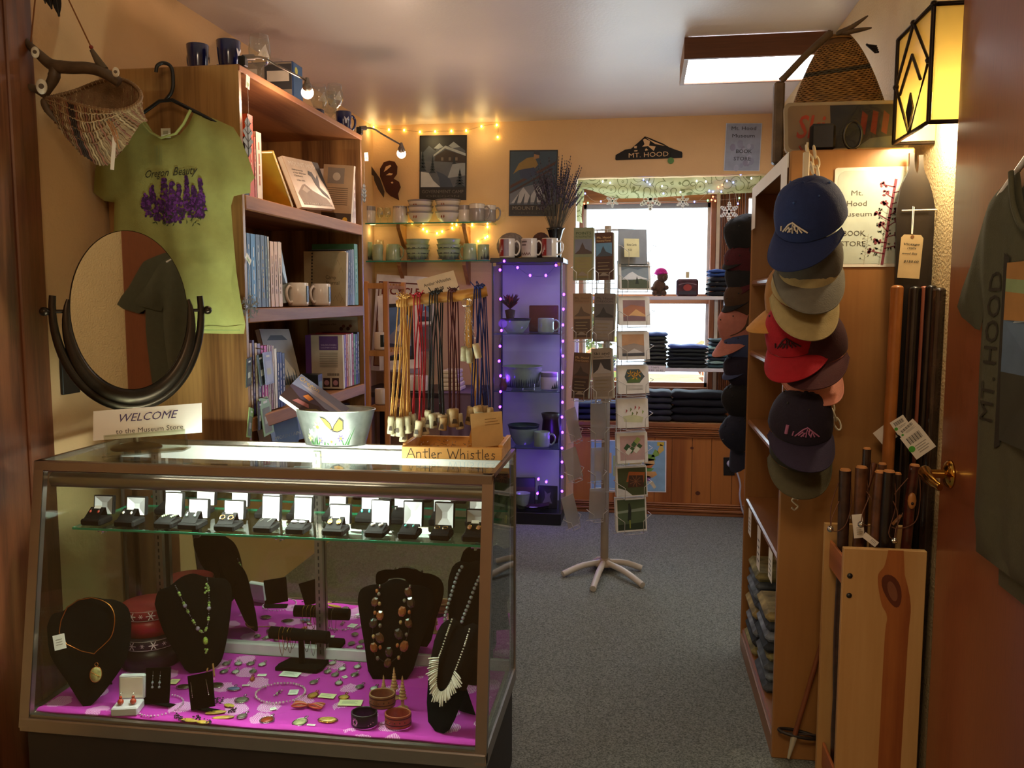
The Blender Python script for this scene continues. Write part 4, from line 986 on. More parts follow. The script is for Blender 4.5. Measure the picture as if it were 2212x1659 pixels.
def art_back(m, w, h):
    m.rect(0, w, 0, h, C('B99B78', .4), .0004); m.rect(w * .15, w * .7, h * .68, h * .95, C('8F8274'), .0008); m.disc(w * .45, h * .8, h * .07, C('CFC2AE'), .0012)
    for k in range(9): m.rect(w * .1, w * .85, h * (.6 - .035 * k), h * (.612 - .035 * k), C('6E5A44'), .0008)
    m.disc(w * .8, h * .07, h * .045, C('E0B23C'), .0014); m.rect(0, w, 0, h * .18, C('4A3A2C'), .0006)
faceout('paperback showing its back cover with a grey photo, beside the MOUNT HOOD book', (690, 354), (759, 358), (690, 462), z1 + .003, 'B59672', art=art_back, row=763)
row(z1, 763, [('thin white spined booklet, %s of three at the right end of the top shelf' % nth[k], 763 + 4.2 * (k + 1), 366, 'E4DAD2', spine('8C4A54', .1, .85, .3, 20)) for k in range(3)], grp='white booklets on the top shelf')
# ---- shelf 2
row(z2, 536, [(('pale', 'dark blue', 'bright blue', 'slate grey', 'blue black', 'dark green', 'beige')[k] + ' spined guide book, %s from the left on the shelf with the mugs' % nth[k], p1, 503 + k * 1.5, c, spine(sc_, .12, .85, .28, 18)) for k, (p1, c, sc_) in enumerate(((541, 'B8C2C0', '3E6A74'), (549, '1F4F74', 'D9E2EA'), (560, '2B6E9C', 'E2E8F0'), (570, '3B4A54', 'C3CDD2'), (579, '2D3B46', 'C9B48C'), (585, '1D2A22', '9FB08C'), (589, 'C7C0AC', '5A5240')))], .21, 'guide books left of the mugs')
row(z2, 590, [('slim buff orange book, %s of three beside the white mugs' % nth[k], 590 + 8.5 * (k + 1), 522 + k, ('D6A266', 'CF9A5C', 'D9B07A')[k], spine('6E4A24', .2, .8, .25, 20)) for k in range(3)], .19, 'buff orange books')
def art_bird(m, w, h): m.rect(0, w, 0, h, C('9AA6A0', .3), .0004); m.poly([(w * .1, h * .55), (w * .35, h * .85), (w * .8, h * .75), (w * .6, h * .5), (w * .8, h * .3), (w * .3, h * .3)], C('2A302C'), .0008)
faceout('grey book with a dark bird on its cover leaning behind the mugs', (606, 528), (622, 528), (612, 655), BF - .08, '8E9A96', art=art_bird, lean=.03)
wht = pm('white_ceramic', 'D8CFC2', .22, var=.02, coat=.3)
def art_photo_mug(a0):
    def f(m, r, h):
        on_mug(m, r, h, a0, a0 + 1.5, .18, .86, C('1A2420', .3), 2, 10); on_mug(m, r, h, a0 + .5, a0 + 1.45, .2, .84, C('6C7670', .3), 3, 8)
        for k, (a, z) in enumerate(((.6, .3), (.8, .55), (1.0, .35), (1.2, .6), (1.3, .3))): on_mug_poly(m, r, h, [(a0 + a - .12, z - .1), (a0 + a + .12, z - .08), (a0 + a + .1, z + .12), (a0 + a - .06, z + .14)], C('20261F', .3), 4)
    return f
mz = z2 + .003
mug('mug', 'white mug with a dark picture, left of the pair on the bookcase shelf', (BF - .055, ypx(646, BF - .05), mz), .040, .092, wht, math.pi + .75 + .5, True, art_photo_mug(1.55), group='white picture mugs')
mug('mug', 'white mug with a dark picture, right of the pair on the bookcase shelf', (BF - .055, ypx(695, BF - .05), mz), .040, .092, wht, math.pi + .75 + .5, True, art_photo_mug(1.55), group='white picture mugs')
def art_field(m, w, h):
    m.rect(0, w, 0, h, C('A08E6A', .6), .0004); m.text('Camp', w * .55, h * .5, h * .07, C('4A3E28'), .0008, 'C', w * .3); m.text('Journal', w * .6, h * .4, h * .07, C('4A3E28'), .0008, 'C', w * .4)
    for k in range(16): m.disc(-w * .005, h * (.06 + .06 * k), h * .016, blk, .001, 8)
    for x, y in ((.75, .8), (.85, .66), (.7, .14), (.82, .2), (.9, .1)): m.line([(w * (x - .06), h * (y - .04)), (w * x, h * (y + .06)), (w * (x + .06), h * (y - .04))], .0012, C('6E5E3E'), .0008)
faceout('spiral bound tan camp journal behind the white mugs', (671, 543), (748, 545), (671, 656), z2 + .003, 'A08E6A', art=art_field, row=750, name='notebook', cat='notebook', th=.022)
row(z2, 750, [(('tan', 'charcoal', 'black', 'slate', 'pale grey')[k] + ' slim book, %s of the row right of the journal' % nth[k], 750 + 4 * (k + 1), 543 - k, c, spine('B8C0C4', .2, .8, .3, 14)) for k, c in enumerate(('C9B48A', '3A3B46', '2B2E38', '55626E', '8A9AA4'))], .19, 'slim books right of the journal')
row(z2, 770.2, [('green book at the right end of the mug shelf', 778, 528, '4E8A66', spine('9FC7A8', .2, .8, .4, 10))])
# ---- shelf 3
row(z3, 540, [('%s slim book, %s from the left on the shelf above the bucket' % (('tan', 'violet', 'buff', 'mauve', 'magenta', 'pink', 'rose', 'pale pink', 'plum', 'beige', 'white', 'navy', 'blue', 'dark navy')[k], (nth + ['thirteenth', 'fourteenth'])[k]), p1, yt, c, spine('EFE4E0', .15, .8, .3, 16)) for k, (p1, yt, c) in enumerate(((546, 742, 'B08A6A'), (551, 736, '5A4670'), (557, 742, 'C9A884'), (564, 743, '7A6A8A'), (571, 748, 'B23A8C'), (578, 748, 'D44E9A'), (582, 746, 'C7A8B4'), (585, 747, 'D9C8C4'), (589, 747, '9A6A7A'), (593, 748, 'CDB8AC'), (599, 754, 'EDE6DC'), (604, 762, '26306A'), (610, 762, '2F3A7C'), (616, 764, '1F2858')))], .17, 'slim books on the third shelf')
def art_map(m, w, h):
    m.rect(0, w, 0, h, C('8E7C62', .5), .0004); m.poly([(w * .15, h * .82), (w * .3, h * .9), (w * .7, h * .9), (w * .85, h * .82)], C('2E2822'), .0008); m.poly([(w * .1, h * .2), (w * .5, h * .62), (w * .9, h * .25)], C('C8B48E'), .0008)
    for k in range(9): m.poly([(w * (.1 + .09 * k), h * .1), (w * (.14 + .09 * k), h * (.28 + .05 * (k % 3))), (w * (.18 + .09 * k), h * .1)], C('2C3424'), .001)
faceout('brown illustrated booklet leaning at the back of the third shelf', (574, 714), (636, 714), (594, 850), BF - .12, '8E7C62', art=art_map, lean=.06)
v = Vector((BF - .06, ypx(671, BF - .05), z3 + .003))
m = MB(T(v.x, v.y, v.z) @ RZ(.12)); m.box(-.04, .04, -.036, .036, 0, .085, C('171918', .4), .002); m.M = m.M @ frame((.0404, -.036, 0), (0, 1, 0), (0, 0, 1)); m.rect(.01, .062, .012, .055, C('5E7A78'), .0004); tag(m.obj('gift_box'), 'small black cube gift box with a picture on it, third shelf', 'box')
m = MB(); v = Vector((BF - .045, ypx(645, BF - .05), z3 + .003)); m.sphere(v + Vector((0, 0, .034)), .031, clear, 18); m.lathe([(0, 0), (.022, 0), (.024, .006), (.018, .012), (0, .012)], C('2A211B'), 18, tuple(v)); tag(m.obj('glass_globe'), 'clear glass globe on a dark base beside the black gift box', 'globe')
def art_wild(m, w, h):
    m.rect(0, w, 0, h, C('CFC3AE', .45), .0004); m.rect(w * .26, w * .86, h * .72, h * .98, C('5E3A78'), .0008); m.text('WILDFLOWERS', w * .56, h * .8, h * .03, C('CBB6DA'), .0012, 'C', w * .5); m.text('COLUMBIA GORGE', w * .56, h * .755, h * .025, C('CBB6DA'), .0012, 'C', w * .5)
    for k in range(9): m.rect(w * .26, w * .84, h * (.66 - .032 * k), h * (.67 - .032 * k), C('7E7464'), .0008)
    for k in range(14): m.rect(w * (.5 + .027 * k), w * (.512 + .027 * k + .006 * (k % 2)), h * .24, h * .29, ink, .0008)
    for k in range(2): m.rect(w * (.36 + .28 * k), w * (.58 + .28 * k), h * .03, h * .2, C('3E2428'), .0008); m.disc(w * (.47 + .28 * k), h * .11, h * .05, C('B2808A'), .0012)
faceout('wildflower guide with a purple title block facing out on the third shelf', (672, 724), (740, 724), (672, 840), z3 + .003, 'CFC3AE', art=art_wild, row=741, th=.016)
def art_bee(m, w, h):
    m.rect(0, w, 0, h, C('9C927E', .5), .0004); m.text('Because in a Bee', w * .4, h * .88, h * .03, ink, .0008, 'C', w * .32)
    for x in (.66, .8): m.disc(w * x, h * .82, h * .03, C('4A2A22'), .0008); m.disc(w * (x + .05), h * .86, h * .025, C('6E3E34'), .0009)
faceout('tall grey children\'s book behind the wildflower guide', (671, 687), (776, 684), (671, 835), z3 + .003, '9C927E', art=art_bee, row=782.5, th=.006)
row(z3, 741, [('%s spined paperback, %s of the row at the right of the third shelf' % (('purple', 'lilac', 'orange', 'buff', 'white', 'crimson', 'green', 'indigo', 'black')[k], nth[k]), 741 + 4.1 * (k + 1), yt, c, spine('EDE3DC', .2, .85, .3, 12)) for k, (c, yt) in enumerate((('7A4A9A', 725), ('8A5CA8', 724), ('C2612E', 722), ('D9B27A', 723), ('E3DED2', 722), ('B02A44', 720), ('4E8A4A', 722), ('3A3A7A', 722), ('2C2A2E', 718)))], .17, 'bright paperbacks on the third shelf')
# ---- shelf 4, behind the bucket
def art_mtn(m, w, h):
    m.rect(0, w, 0, h, C('1C1A20', .4), .0004); m.disc(w * .5, h * .62, w * .38, C('2B4A6A'), .0008, 24); m.disc(w * .5, h * .62, w * .3, C('37506E'), .001, 24); m.text('MOUNTAIN', w * .5, h * .2, h * .12, C('C9C2A0'), .001, 'C', w * .8, .02)
faceout('dark blue game box lettered MOUNTAIN behind the bucket', (588, 905), (655, 892), (590, 965), BF - .08, '1C1A20', art=art_mtn, lean=.02, th=.05, name='game_box', cat='box')
faceout('blue and brown picture book low on the shelf at the right of the bucket', (728, 872), (778, 868), (730, 930), BF - .06, '2A2E58', lean=.01, th=.03)
# ---- things hung on the bookcase uprights
silver = pm('pale_metal', 'A9AFB4', .3, .8, var=.15, sc=50)
def leaf_ornament(lab, px, py0, py1, x, s):
    A, B = atX(px, py0, x), atX(px, py1, x); t = thing('leaf_ornament', lab, 'ornament', B, group='silver leaf ornaments'); L = (A - B).z
    F_ = frame(B, (.35, .94, 0), (0, 0, 1)); m = MB(F_); q = random.Random(3)
    pts = [(0, 0)]
    for sgn in (1, -1):
        side = [(sgn * s * (.5 + .45 * (k % 2)) * math.sin(math.pi * (.12 + .8 * k / 8)), L * (.04 + .92 * k / 8)) for k in range(9)]
        pts += side if sgn == 1 else side[::-1]
    m.prism([p for p in bez2(pts + [pts[0]], 3)[:-1]], -.0012, 0, silver); m.line([(0, 0), (0, L)], .003, blk, .0006)
    for k in range(1, 5):
        for sgn in (1, -1): m.line([(0, L * k / 5.5), (sgn * s * .6, L * (k / 5.5 + .12))], .0022, blk, .0006)
    m.obj('leaf', t, world=True)
    m = MB(); m.tube([A, A + Vector((0, 0, .10))], .0009, C('B8B0A4'), 5); m.obj('string', t, world=True)
leaf_ornament('large silver leaf ornament hanging at the near upright of the bookcase', 537, 252, 338, BX1 + .012, .024)
leaf_ornament('small silver leaf ornament hanging at the far upright of the bookcase', 787, 396, 438, BX1 + .012, .020)
v = atX(541, 662, BX1 + .012); sno = thing('snowflake_ornament', 'grey metal snowflake ornament hanging at the near upright', 'ornament', v); m = MB(frame(v, (.35, .94, 0), (0, 0, 1)))
for k in range(6):
    a = math.pi / 6 + k * math.pi / 3; d_ = (math.cos(a), math.sin(a)); m.prism([(d_[0] * r_ + d_[1] * w_, d_[1] * r_ - d_[0] * w_) for r_, w_ in ((0, .004), (.038, .003), (.038, -.003), (0, -.004))], -.001, 0, silver)
    for r_ in (.018, .030):
        for sg_ in (1, -1):
            b = a + sg_ * 1.0; p = (d_[0] * r_, d_[1] * r_); e_ = (p[0] + .014 * math.cos(b), p[1] + .014 * math.sin(b)); m.line([p, e_], .004, silver, .0003)
m.obj('flake', sno, world=True); m = MB(); m.tube([v + Vector((0, 0, .035)), v + Vector((0, 0, .12))], .0009, C('B8B0A4'), 5); m.obj('string', sno, world=True)
for lab, tl, tr, bl, x in (('small price card clipped under the near end of the bookcase top', (535, 163), (543, 170), (531, 188), BX1 + .008), ('white paper tag hanging by the buff books on the near upright', (533, 545), (543, 562), (530, 556), BX1 + .010), ('pink white price card on the far upright under the lamp', (788, 330), (796, 330), (788, 348), BX1 + .008)):
    F_, w, h = quadframe(atX(*tl, x), atX(*tr, x), atX(*bl, x)); m = MB(F_); m.box(0, w, 0, h, -.001, 0, paper); m.rect(w * .2, w * .8, h * .2, h * .45, C('9FC08A'), .0004); tag(m.obj('price_tag'), lab, 'price tag')
# bookmark racks hung on the near upright
def bookmark(lab, tl, tr, bl, c1, c2, x):
    F_, w, h = quadframe(atX(*tl, x), atX(*tr, x - .02), atX(*bl, x)); m = MB(F_); m.box(0, w, 0, h, -.002, 0, C(c1, .35)); m.rect(w * .15, w * .85, h * .06, h * .72, C(c2), .0005); m.rect(w * .25, w * .7, h * .3, h * .5, C('B5B8A8'), .0008); m.rect(w * .3, w * .7, h * .84, h * .9, C('E4E6E0'), .0008)
    tag(m.obj('bookmark'), lab, 'bookmark', 'bookmarks hanging on the bookcase upright')
for a in (('dark photo bookmark at the left of the upper bunch', (536, 776), (547, 771), (532, 838), '2A3A2A', '4A4A38'), ('dark photo bookmark at the middle of the upper bunch', (549, 775), (563, 770), (563, 835), '33452E', '23281E'), ('pale blue bookmark at the right of the upper bunch', (560, 770), (579, 767), (575, 832), '8C96B4', 'A9B2CC'), ('light green bookmark at the left of the lower bunch', (540, 880), (550, 884), (533, 944), '9CBF78', '6E7A58'), ('light green bookmark at the right of the lower bunch', (548, 882), (571, 873), (571, 944), '8FB56E', '77776A'), ('dark bookmark behind the lower bunch', (555, 868), (566, 866), (558, 930), '2E3428', '3A3A30')): bookmark(*a, BX1 + .016 + .004 * bq.random())
m = MB()
for a in ((552, 752), (560, 858)): 
    v = atX(*a, BX1 + .004); m.tube([v, v + Vector((.03, 0, -.004))], .0016, chrome, 6)
m.obj('bookmark_peg', bc, world=True)
# ================================================================ inside the display case
# magenta cloth with pale hatched motifs
m_, nt_, b_ = new_mat('magenta_print')
tc_ = node(nt_, 'ShaderNodeTexCoord'); vo = node(nt_, 'ShaderNodeTexVoronoi'); vo.inputs['Scale'].default_value = 11; vo.inputs['Randomness'].default_value = .85
nz = node(nt_, 'ShaderNodeTexNoise'); nz.inputs['Scale'].default_value = 40
mxv = node(nt_, 'ShaderNodeMix', data_type='VECTOR'); mxv.inputs[0].default_value = .028
nt_.links.new(tc_.outputs['Object'], nz.inputs['Vector']); nt_.links.new(tc_.outputs['Object'], mxv.inputs[4]); nt_.links.new(nz.outputs['Color'], mxv.inputs[5]); nt_.links.new(mxv.outputs[1], vo.inputs['Vector'])
lt = node(nt_, 'ShaderNodeMath', operation='LESS_THAN'); lt.inputs[1].default_value = .34; nt_.links.new(vo.outputs['Distance'], lt.inputs[0])
wv_ = node(nt_, 'ShaderNodeTexWave'); wv_.inputs['Scale'].default_value = 70; wv_.inputs['Distortion'].default_value = 5; nt_.links.new(tc_.outputs['Object'], wv_.inputs['Vector'])
ml = node(nt_, 'ShaderNodeMath', operation='MULTIPLY'); nt_.links.new(lt.outputs[0], ml.inputs[0]); nt_.links.new(wv_.outputs['Fac'], ml.inputs[1])
mxc = node(nt_, 'ShaderNodeMix', data_type='RGBA'); mxc.inputs[6].default_value = lin('BE2FA8'); mxc.inputs[7].default_value = lin('F0BEE4'); nt_.links.new(ml.outputs[0], mxc.inputs[0]); nt_.links.new(mxc.outputs[2], b_.inputs['Base Color']); b_.inputs['Roughness'].default_value = .85
CZ = .304
m = MB()
def clf(u, v):
    y0 = lean(DZ) + .024; x = CX0 + .026 + (CX1 - CX0 - .052) * u; y = y0 + .006 + (CB - .052 - y0) * v
    z = CZ - .001 + .0012 * math.sin(x * 23 + y * 9) * math.sin(y * 31)
    if v < .06: z += .006 * math.sin(math.pi * min(1, (.06 - v) / .05)) * (1 + .4 * math.sin(x * 40)) 
    return (x, y, z)
m.grid(clf, 70, 36, 'magenta_print'); m.M = T(0, 0, -.003); m.grid(clf, 70, 36, 'magenta_print'); m.M = I4
tag(m.obj('display_cloth'), 'magenta cloth with pale pink motifs spread on the display case floor', 'cloth')
def dk_(px, py, dz=0): return atZ(px, py, CZ + dz)
satin = pm('white_satin', 'E9EAEC', .45, var=.02); lther = pm('black_leatherette', '0B0B0A', .8, var=.1, sc=120, spec=.15)
silv = pm('polished_silver', 'C9C8C2', .2, 1, var=.05); gold = pm('gold_metal', 'C99A3E', .25, 1, var=.05); copper = pm('copper_wire', 'C77B3E', .25, 1, var=.05); pearl = pm('white_pearl', 'E8E2D4', .25, var=.03, coat=.5)
# ---- earring boxes on the glass shelf
def jbox(lab, px, Y, tall, y0=None, grp=''):
    w, d = (.054, .06) if tall else (.06, .062); lh = .070 if tall else .054
    x = atY(px, 1095, Y + .03).x
    t = thing('earring_box', lab, 'jewelry box', (x, Y, SZ + .0006), group=grp); m = MB()
    m.box(-w / 2, w / 2, -d / 2, d / 2, 0, .018, lther, .004); m.obj('base', t)
    m = MB(); m.M = T(0, d / 2 - .002, .018) @ RX(R(-98 + 90)) ; m.box(-w / 2, w / 2, .007, .016, .001, lh, lther, .003); [m.box(*q_, lther, .0015) for q_ in ((-w / 2, -w / 2 + .003, 0, .008, .001, lh), (w / 2 - .003, w / 2, 0, .008, .001, lh), (-w / 2, w / 2, 0, .008, lh - .003, lh))]; o = m.obj('lid', t)
    m = MB(m.M); a, b, c_ = w / 2 - .003, .002, lh - .003
    m.add([(-a, .0005, b), (a, .0005, b), (a, .0005, c_), (-a, .0005, c_), (-a * .3, .0065, lh * .38), (a * .3, .0065, lh * .38), (a * .3, .0065, lh * .62), (-a * .3, .0065, lh * .62)], [(0, 1, 5, 4), (1, 2, 6, 5), (2, 3, 7, 6), (3, 0, 4, 7), (4, 5, 6, 7)], satin)
    p_ = m.obj('lining', o)
    m = MB()
    if tall: m.add([(-w * .42, -d * .42, .0185), (w * .42, -d * .42, .0185), (w * .42, d * .3, .030), (-w * .42, d * .3, .030), (-w * .42, d * .42, .02), (w * .42, d * .42, .02)], [(0, 1, 2, 3), (3, 2, 5, 4)], lther)
    else:
        m.add([(-w * .36, -d * .40, .019), (w * .36, -d * .40, .019), (w * .36, d * .16, .044), (-w * .36, d * .16, .044), (-w * .36, d * .2, .043), (w * .36, d * .2, .043), (w * .36, d * .3, .019), (-w * .36, d * .3, .019)], [(0, 1, 2, 3), (3, 2, 5, 4), (4, 5, 6, 7)], lther)
    m.obj('pad', t)
    if not tall: m = MB(frame((-.010, -d * .40 + d * .56 * .86, .019 + .025 * .86 + .0006), (1, 0, 0), (0, .79, .61))); m.rect(0, .02, 0, .010, paper, .0005); m.rect(0, .02, 0, .010, paper, 0); m.obj('price_tag', t)
    return t, w, d
FR = [(222, 0, 'dark red stone drop', 'A83A2A', 'drop'), (292, 0, 'white pearl drop', 'E8E0D0', 'drop'), (374, 1, 'pale green bead', 'A9BC8C', 'bar'), (427, 0, 'grey green crystal drop', '7C8C82', 'drop'), (504, 0, 'copper hoop', 'C77B3E', 'hoop'), (584, 1, 'slim silver bar', 'D8D8D4', 'stick'), (653, 1, 'wide white oval', 'E6E4DE', 'oval'), (733, 0, 'amber oval drop', 'B8683A', 'coin'), (821, 1, 'white double pearl', 'E8E2D4', 'two'), (891, 1, 'turquoise drop', '4FB3A8', 'drop'), (959, 1, 'pale gold knot hoop', 'C9BE8E', 'hoop'), (1030, 0, 'peach oval drop', 'B87A5A', 'coin')]
for k, (px, tall, what, colr, kind) in enumerate(FR):
    fy = 2.152
    t, w, d = jbox('black box, %s from left in the front row, with %s pair' % (nth[k], what), px, fy, tall, grp='earring boxes in the front row')
    for s_ in (-1, 1):
        v = .55; p = Vector((s_ * w * .2, -d * .40 + d * (.56 if not tall else .72) * v, .019 + (.025 if not tall else .0115) * v)) + Vector(t.location)
        nrm = Vector((0, -.61, .79)) if not tall else Vector((0, -.2, .98)); m = MB(frame(p + nrm * .0042, (1, 0, 0), Vector((0, .79, .61)) if not tall else (0, .98, .2)))
        mat = {'A83A2A': 'x'}.get(colr) and C(colr, .25, coat=.4) or C(colr, .25, coat=.4)
        if kind == 'drop': m.sphere((0, 0, 0), .0038, mat, 10, (.9, 1.3, .8)); m.tube([(0, .005, 0), (0, .011, 0)], .0006, silv, 5)
        elif kind == 'bar': [m.sphere((s_ * .002 + .003 * q_, -.004 + .005 * q_, 0), .003, mat, 8) for q_ in range(4)]
        elif kind == 'hoop': m.tube(arc((0, -.002, 0), .0068, 0, 6.283 * 17 / 18, 17), .001, copper if k == 4 else gold, 6, closed=True); m.sphere((-.005, -.007, 0), .0024, pearl, 8)
        elif kind == 'stick': m.tube([(-.002, -.010, 0), (.003, .008, 0)], .0014, silv, 6)
        elif kind == 'oval': m.sphere((0, 0, -.001), .0095, mat, 12, (1.0, .55, .3))
        elif kind == 'coin': m.sphere((0, -.002, -.001), .0062, mat, 12, (.9, 1.15, .4)); m.tube(arc((0, -.002, 0), .0058, 0, 6.283 * 15 / 16, 15, ry=.0072), .0007, gold, 5, closed=True); m.tube([(0, .005, 0), (0, .011, 0)], .0006, silv, 5)
        else: m.sphere((-.001, -.003, 0), .0042, pearl, 10); m.sphere((.003, .004, 0), .0035, pearl, 10)
        o = m.obj('earring'); tag(o, '%s %s earring in the %s box of the front row' % ('left' if s_ < 0 else 'right', what, nth[k]), 'earring', 'earrings in the front row boxes')
for k, px in enumerate((374, 444, 518, 586, 656, 729, 799, 872, 955, 1033)):
    t, w, d = jbox('black earring box behind the front row, %s from the left of the back row' % nth[k], px, 2.292, k % 3 != 1, grp='earring boxes in the back row')
    if k in (6, 7, 9):
        for s_ in (-1, 1):
            m = MB(); m.sphere(Vector(t.location) + Vector((s_ * w * .2, -.008, .040 if k % 3 == 1 else .0305)), .004, C(('4FB3A8', '3A3A34', 'B87A5A')[(6, 7, 9).index(k)], .25, coat=.4), 10, (.8, .8, 1.3)); tag(m.obj('earring'), '%s earring, the %s one in the %s box of the back row' % (('turquoise', 'dark', 'peach')[(6, 7, 9).index(k)], 'left' if s_ < 0 else 'right', nth[k]), 'earring', 'earrings in the back row boxes')

# ---- velvet busts
class Board:
    def __init__(s, base, yaw, tilt):
        s.o = base; s.n = Vector((math.sin(yaw) * math.cos(tilt), -math.cos(yaw) * math.cos(tilt), math.sin(tilt)))
        s.x = Vector((math.cos(yaw), math.sin(yaw), 0)); s.y = s.n.cross(s.x); s.F = frame(s.o, s.x, s.y); s.I = s.F.inverted()
    def __call__(s, px, py): v = s.I @ atP(px, py, s.o, s.n); return (v.x, v.y)
    def at(s, px, py, h=0): return atP(px, py, s.o, s.n) + s.n * h
def bust(lab, base, yaw, tilt, pts, smooth=4):
    B = Board(base, yaw, tilt); P = [B(*p) for p in pts]; P = [p for p in bez2(P + [P[0]], smooth)[:-1]] if smooth > 1 else P
    mn_ = min(p[1] for p in P)
    if mn_ < 0: P = [(x, max(y, 0.0)) for x, y in P]
    t = thing('necklace_bust', lab, 'necklace display', base); m = MB()
    pillow(m, P, .012, .007, lambda x, y: 0, velvet, -.008, .008); mb_xf(m, B.F); m.obj('board', t, world=True)
    top = max(p[1] for p in P); m = MB(B.F); ph = top * .62; hh = (B.F @ Vector((0, ph, -.012))).z - CZ; ln_ = hh / math.cos(.0) 
    A = B.F @ Vector((0, ph, -.013)); foot = Vector((A.x - B.n.x * .075, A.y - B.n.y * .075, CZ + .001)); m.M = I4; wv2 = B.x * .016
    if foot.y > CB - .05: foot.y = CB - .05
    m.add([A - wv2, A + wv2, foot + wv2 * 1.5, foot - wv2 * 1.5, A - wv2 - Vector((0, 0, .004)) + B.n * .004, A + wv2 - Vector((0, 0, .004)) + B.n * .004, foot + wv2 * 1.5 + B.n * .005, foot - wv2 * 1.5 + B.n * .005], [(0, 1, 2, 3), (7, 6, 5, 4), (0, 4, 5, 1), (1, 5, 6, 2), (2, 6, 7, 3), (3, 7, 4, 0)], velvet); m.obj('easel_leg', t, world=True)
    return B
B1_ = bust('wide black velvet bust at the left end, wearing a copper collar', dk_(190, 1526, .001), .3, .27, [(99, 1355), (110, 1328), (133, 1321), (160, 1300), (191, 1290), (222, 1294), (249, 1297), (275, 1314), (282, 1355), (272, 1421), (235, 1480), (194, 1526), (177, 1527), (140, 1470), (106, 1416)], 3)
B2_ = bust('black velvet bust beside the red tin, wearing green beads', dk_(425, 1455, .001), .7, .26, [(335, 1305), (343, 1277), (368, 1266), (392, 1247), (418, 1239), (441, 1245), (462, 1248), (487, 1250), (501, 1268), (501, 1311), (489, 1394), (470, 1440), (412, 1455), (384, 1418), (352, 1360)], 3)
B3_ = bust('black velvet bust right of the bracelet bar, wearing brown stones', dk_(840, 1469, .001), .12, .22, [(771, 1300), (777, 1275), (800, 1264), (825, 1262), (840, 1254), (856, 1251), (872, 1254), (890, 1264), (912, 1266), (934, 1280), (936, 1316), (910, 1388), (878, 1469), (804, 1469), (786, 1394)], 3)
B4_ = bust('tall black velvet bust at the front right, wearing white coral sticks', dk_(952, 1587, .001), -.35, .26, [(950, 1349), (976, 1334), (996, 1354), (1018, 1346), (1036, 1362), (1033, 1410), (1013, 1466), (979, 1556), (955, 1586), (921, 1560), (921, 1470), (934, 1385)], 2)
B5_ = bust('black velvet bust at the back right corner, wearing grey pearls', dk_(1018, 1482, .001), -.1, .13, [(966, 1256), (975, 1226), (992, 1213), (1012, 1217), (1028, 1212), (1038, 1228), (1040, 1330), (1040, 1440), (1034, 1482), (1002, 1482), (968, 1350)], 2)
# ---- necklaces on the busts
def beads(m, P, r, mat, n=8, sc=(1, 1, 1)):
    for p in P: m.sphere(p, r, mat, n, sc)
def along(B, pts, step, h): 
    P = bez([B.at(*p, h) for p in pts], 10); out = [P[0]]; acc = 0
    for a, b in zip(P, P[1:]):
        acc += (b - a).length
        if acc >= step: out.append(b); acc = 0
    return out
nk = thing('necklace', 'copper wire collar with a wrapped moss agate teardrop pendant and white price tag', 'necklace', B1_.at(205, 1412))
m = MB(); m.tube([B1_.at(*p, .004) for p in [(199, 1291), (170, 1296), (146, 1312), (133, 1340), (129, 1366), (145, 1391), (177, 1406), (205, 1412)]], .0017, copper, 7); m.tube(bez([B1_.at(*p, .004) for p in [(199, 1291), (222, 1297), (241, 1311), (249, 1336), (243, 1371), (227, 1391), (210, 1406), (205, 1412)]], 4), .0017, copper, 7); m.obj('collar', nk, world=True)
m = MB(B1_.F); c_ = B1_(209, 1456); m.M = B1_.F @ T(c_[0], c_[1], .006); m.sphere((0, 0, 0), .0155, pm('moss_agate', 'A39A62', .3, var=.5, sc=90, coat=.4), 16, (1, 1.35, .35)); m.tube(arc((0, 0, .001), .0155, 0, 6.283 * 23 / 24, 23, ry=.0205), .0011, copper, 6, closed=True); m.tube([(-.012, .008, .005), (.012, -.006, .005)], .0008, copper, 5); m.tube(arc((0, .026, 0), .0045, 0, 6.283 * 11 / 12, 11), .0011, copper, 6, closed=True); m.obj('pendant', nk, world=True)
def tagcard(p0, B, w, h, parent, name='price_tag', mat=None, rot=0):
    m = MB(B.F @ T(*p0) @ RZ(rot)); m.box(-w / 2, w / 2, -h / 2, h / 2, 0, .0008, mat or paper); 
    for k in range(3): m.rect(-w * .3, w * .25, h * (.15 - .17 * k), h * (.19 - .17 * k), C('8A8478'), .0012)
    m.obj(name, parent, world=True)
c_ = B1_(131, 1386); tagcard((c_[0], c_[1], .008), B1_, .030, .040, nk, rot=.2)
jade = [pm('jade_bead', '93A85C', .35, var=.3, sc=120), pm('lilac_bead', '9A8AA0', .4, var=.5, sc=200)]
nk = thing('necklace', 'green jade bead necklace with a patterned barrel pendant', 'necklace', B2_.at(443, 1370)); m = MB()
for pts in ([(378, 1265), (387, 1283), (400, 1311), (415, 1338), (428, 1359), (440, 1367)], [(447, 1249), (450, 1275), (451, 1302), (450, 1330), (448, 1349), (441, 1367)]):
    P = along(B2_, pts, .0042, .004); beads(m, P, .0016, C('8C7E86', .4)); beads(m, P[4::6], .0044, jade[0], 10); beads(m, P[5::6], .0042, jade[0], 10); beads(m, P[12::14], .0062, jade[1], 10)
m.obj('strand', nk, world=True); m = MB(B2_.F @ T(*B2_(443, 1384), .006)); m.sphere((0, 0, 0), .0088, pm('painted_barrel', '9DB04A', .35, var=.6, sc=260), 12, (.85, 1.35, .8)); 
for dx, dy in ((-.003, -.024), (.003, -.026), (0, -.030), (-.002, -.034)): m.sphere((dx, dy, 0), .0035, jade[0], 8)
m.obj('pendant', nk, world=True)
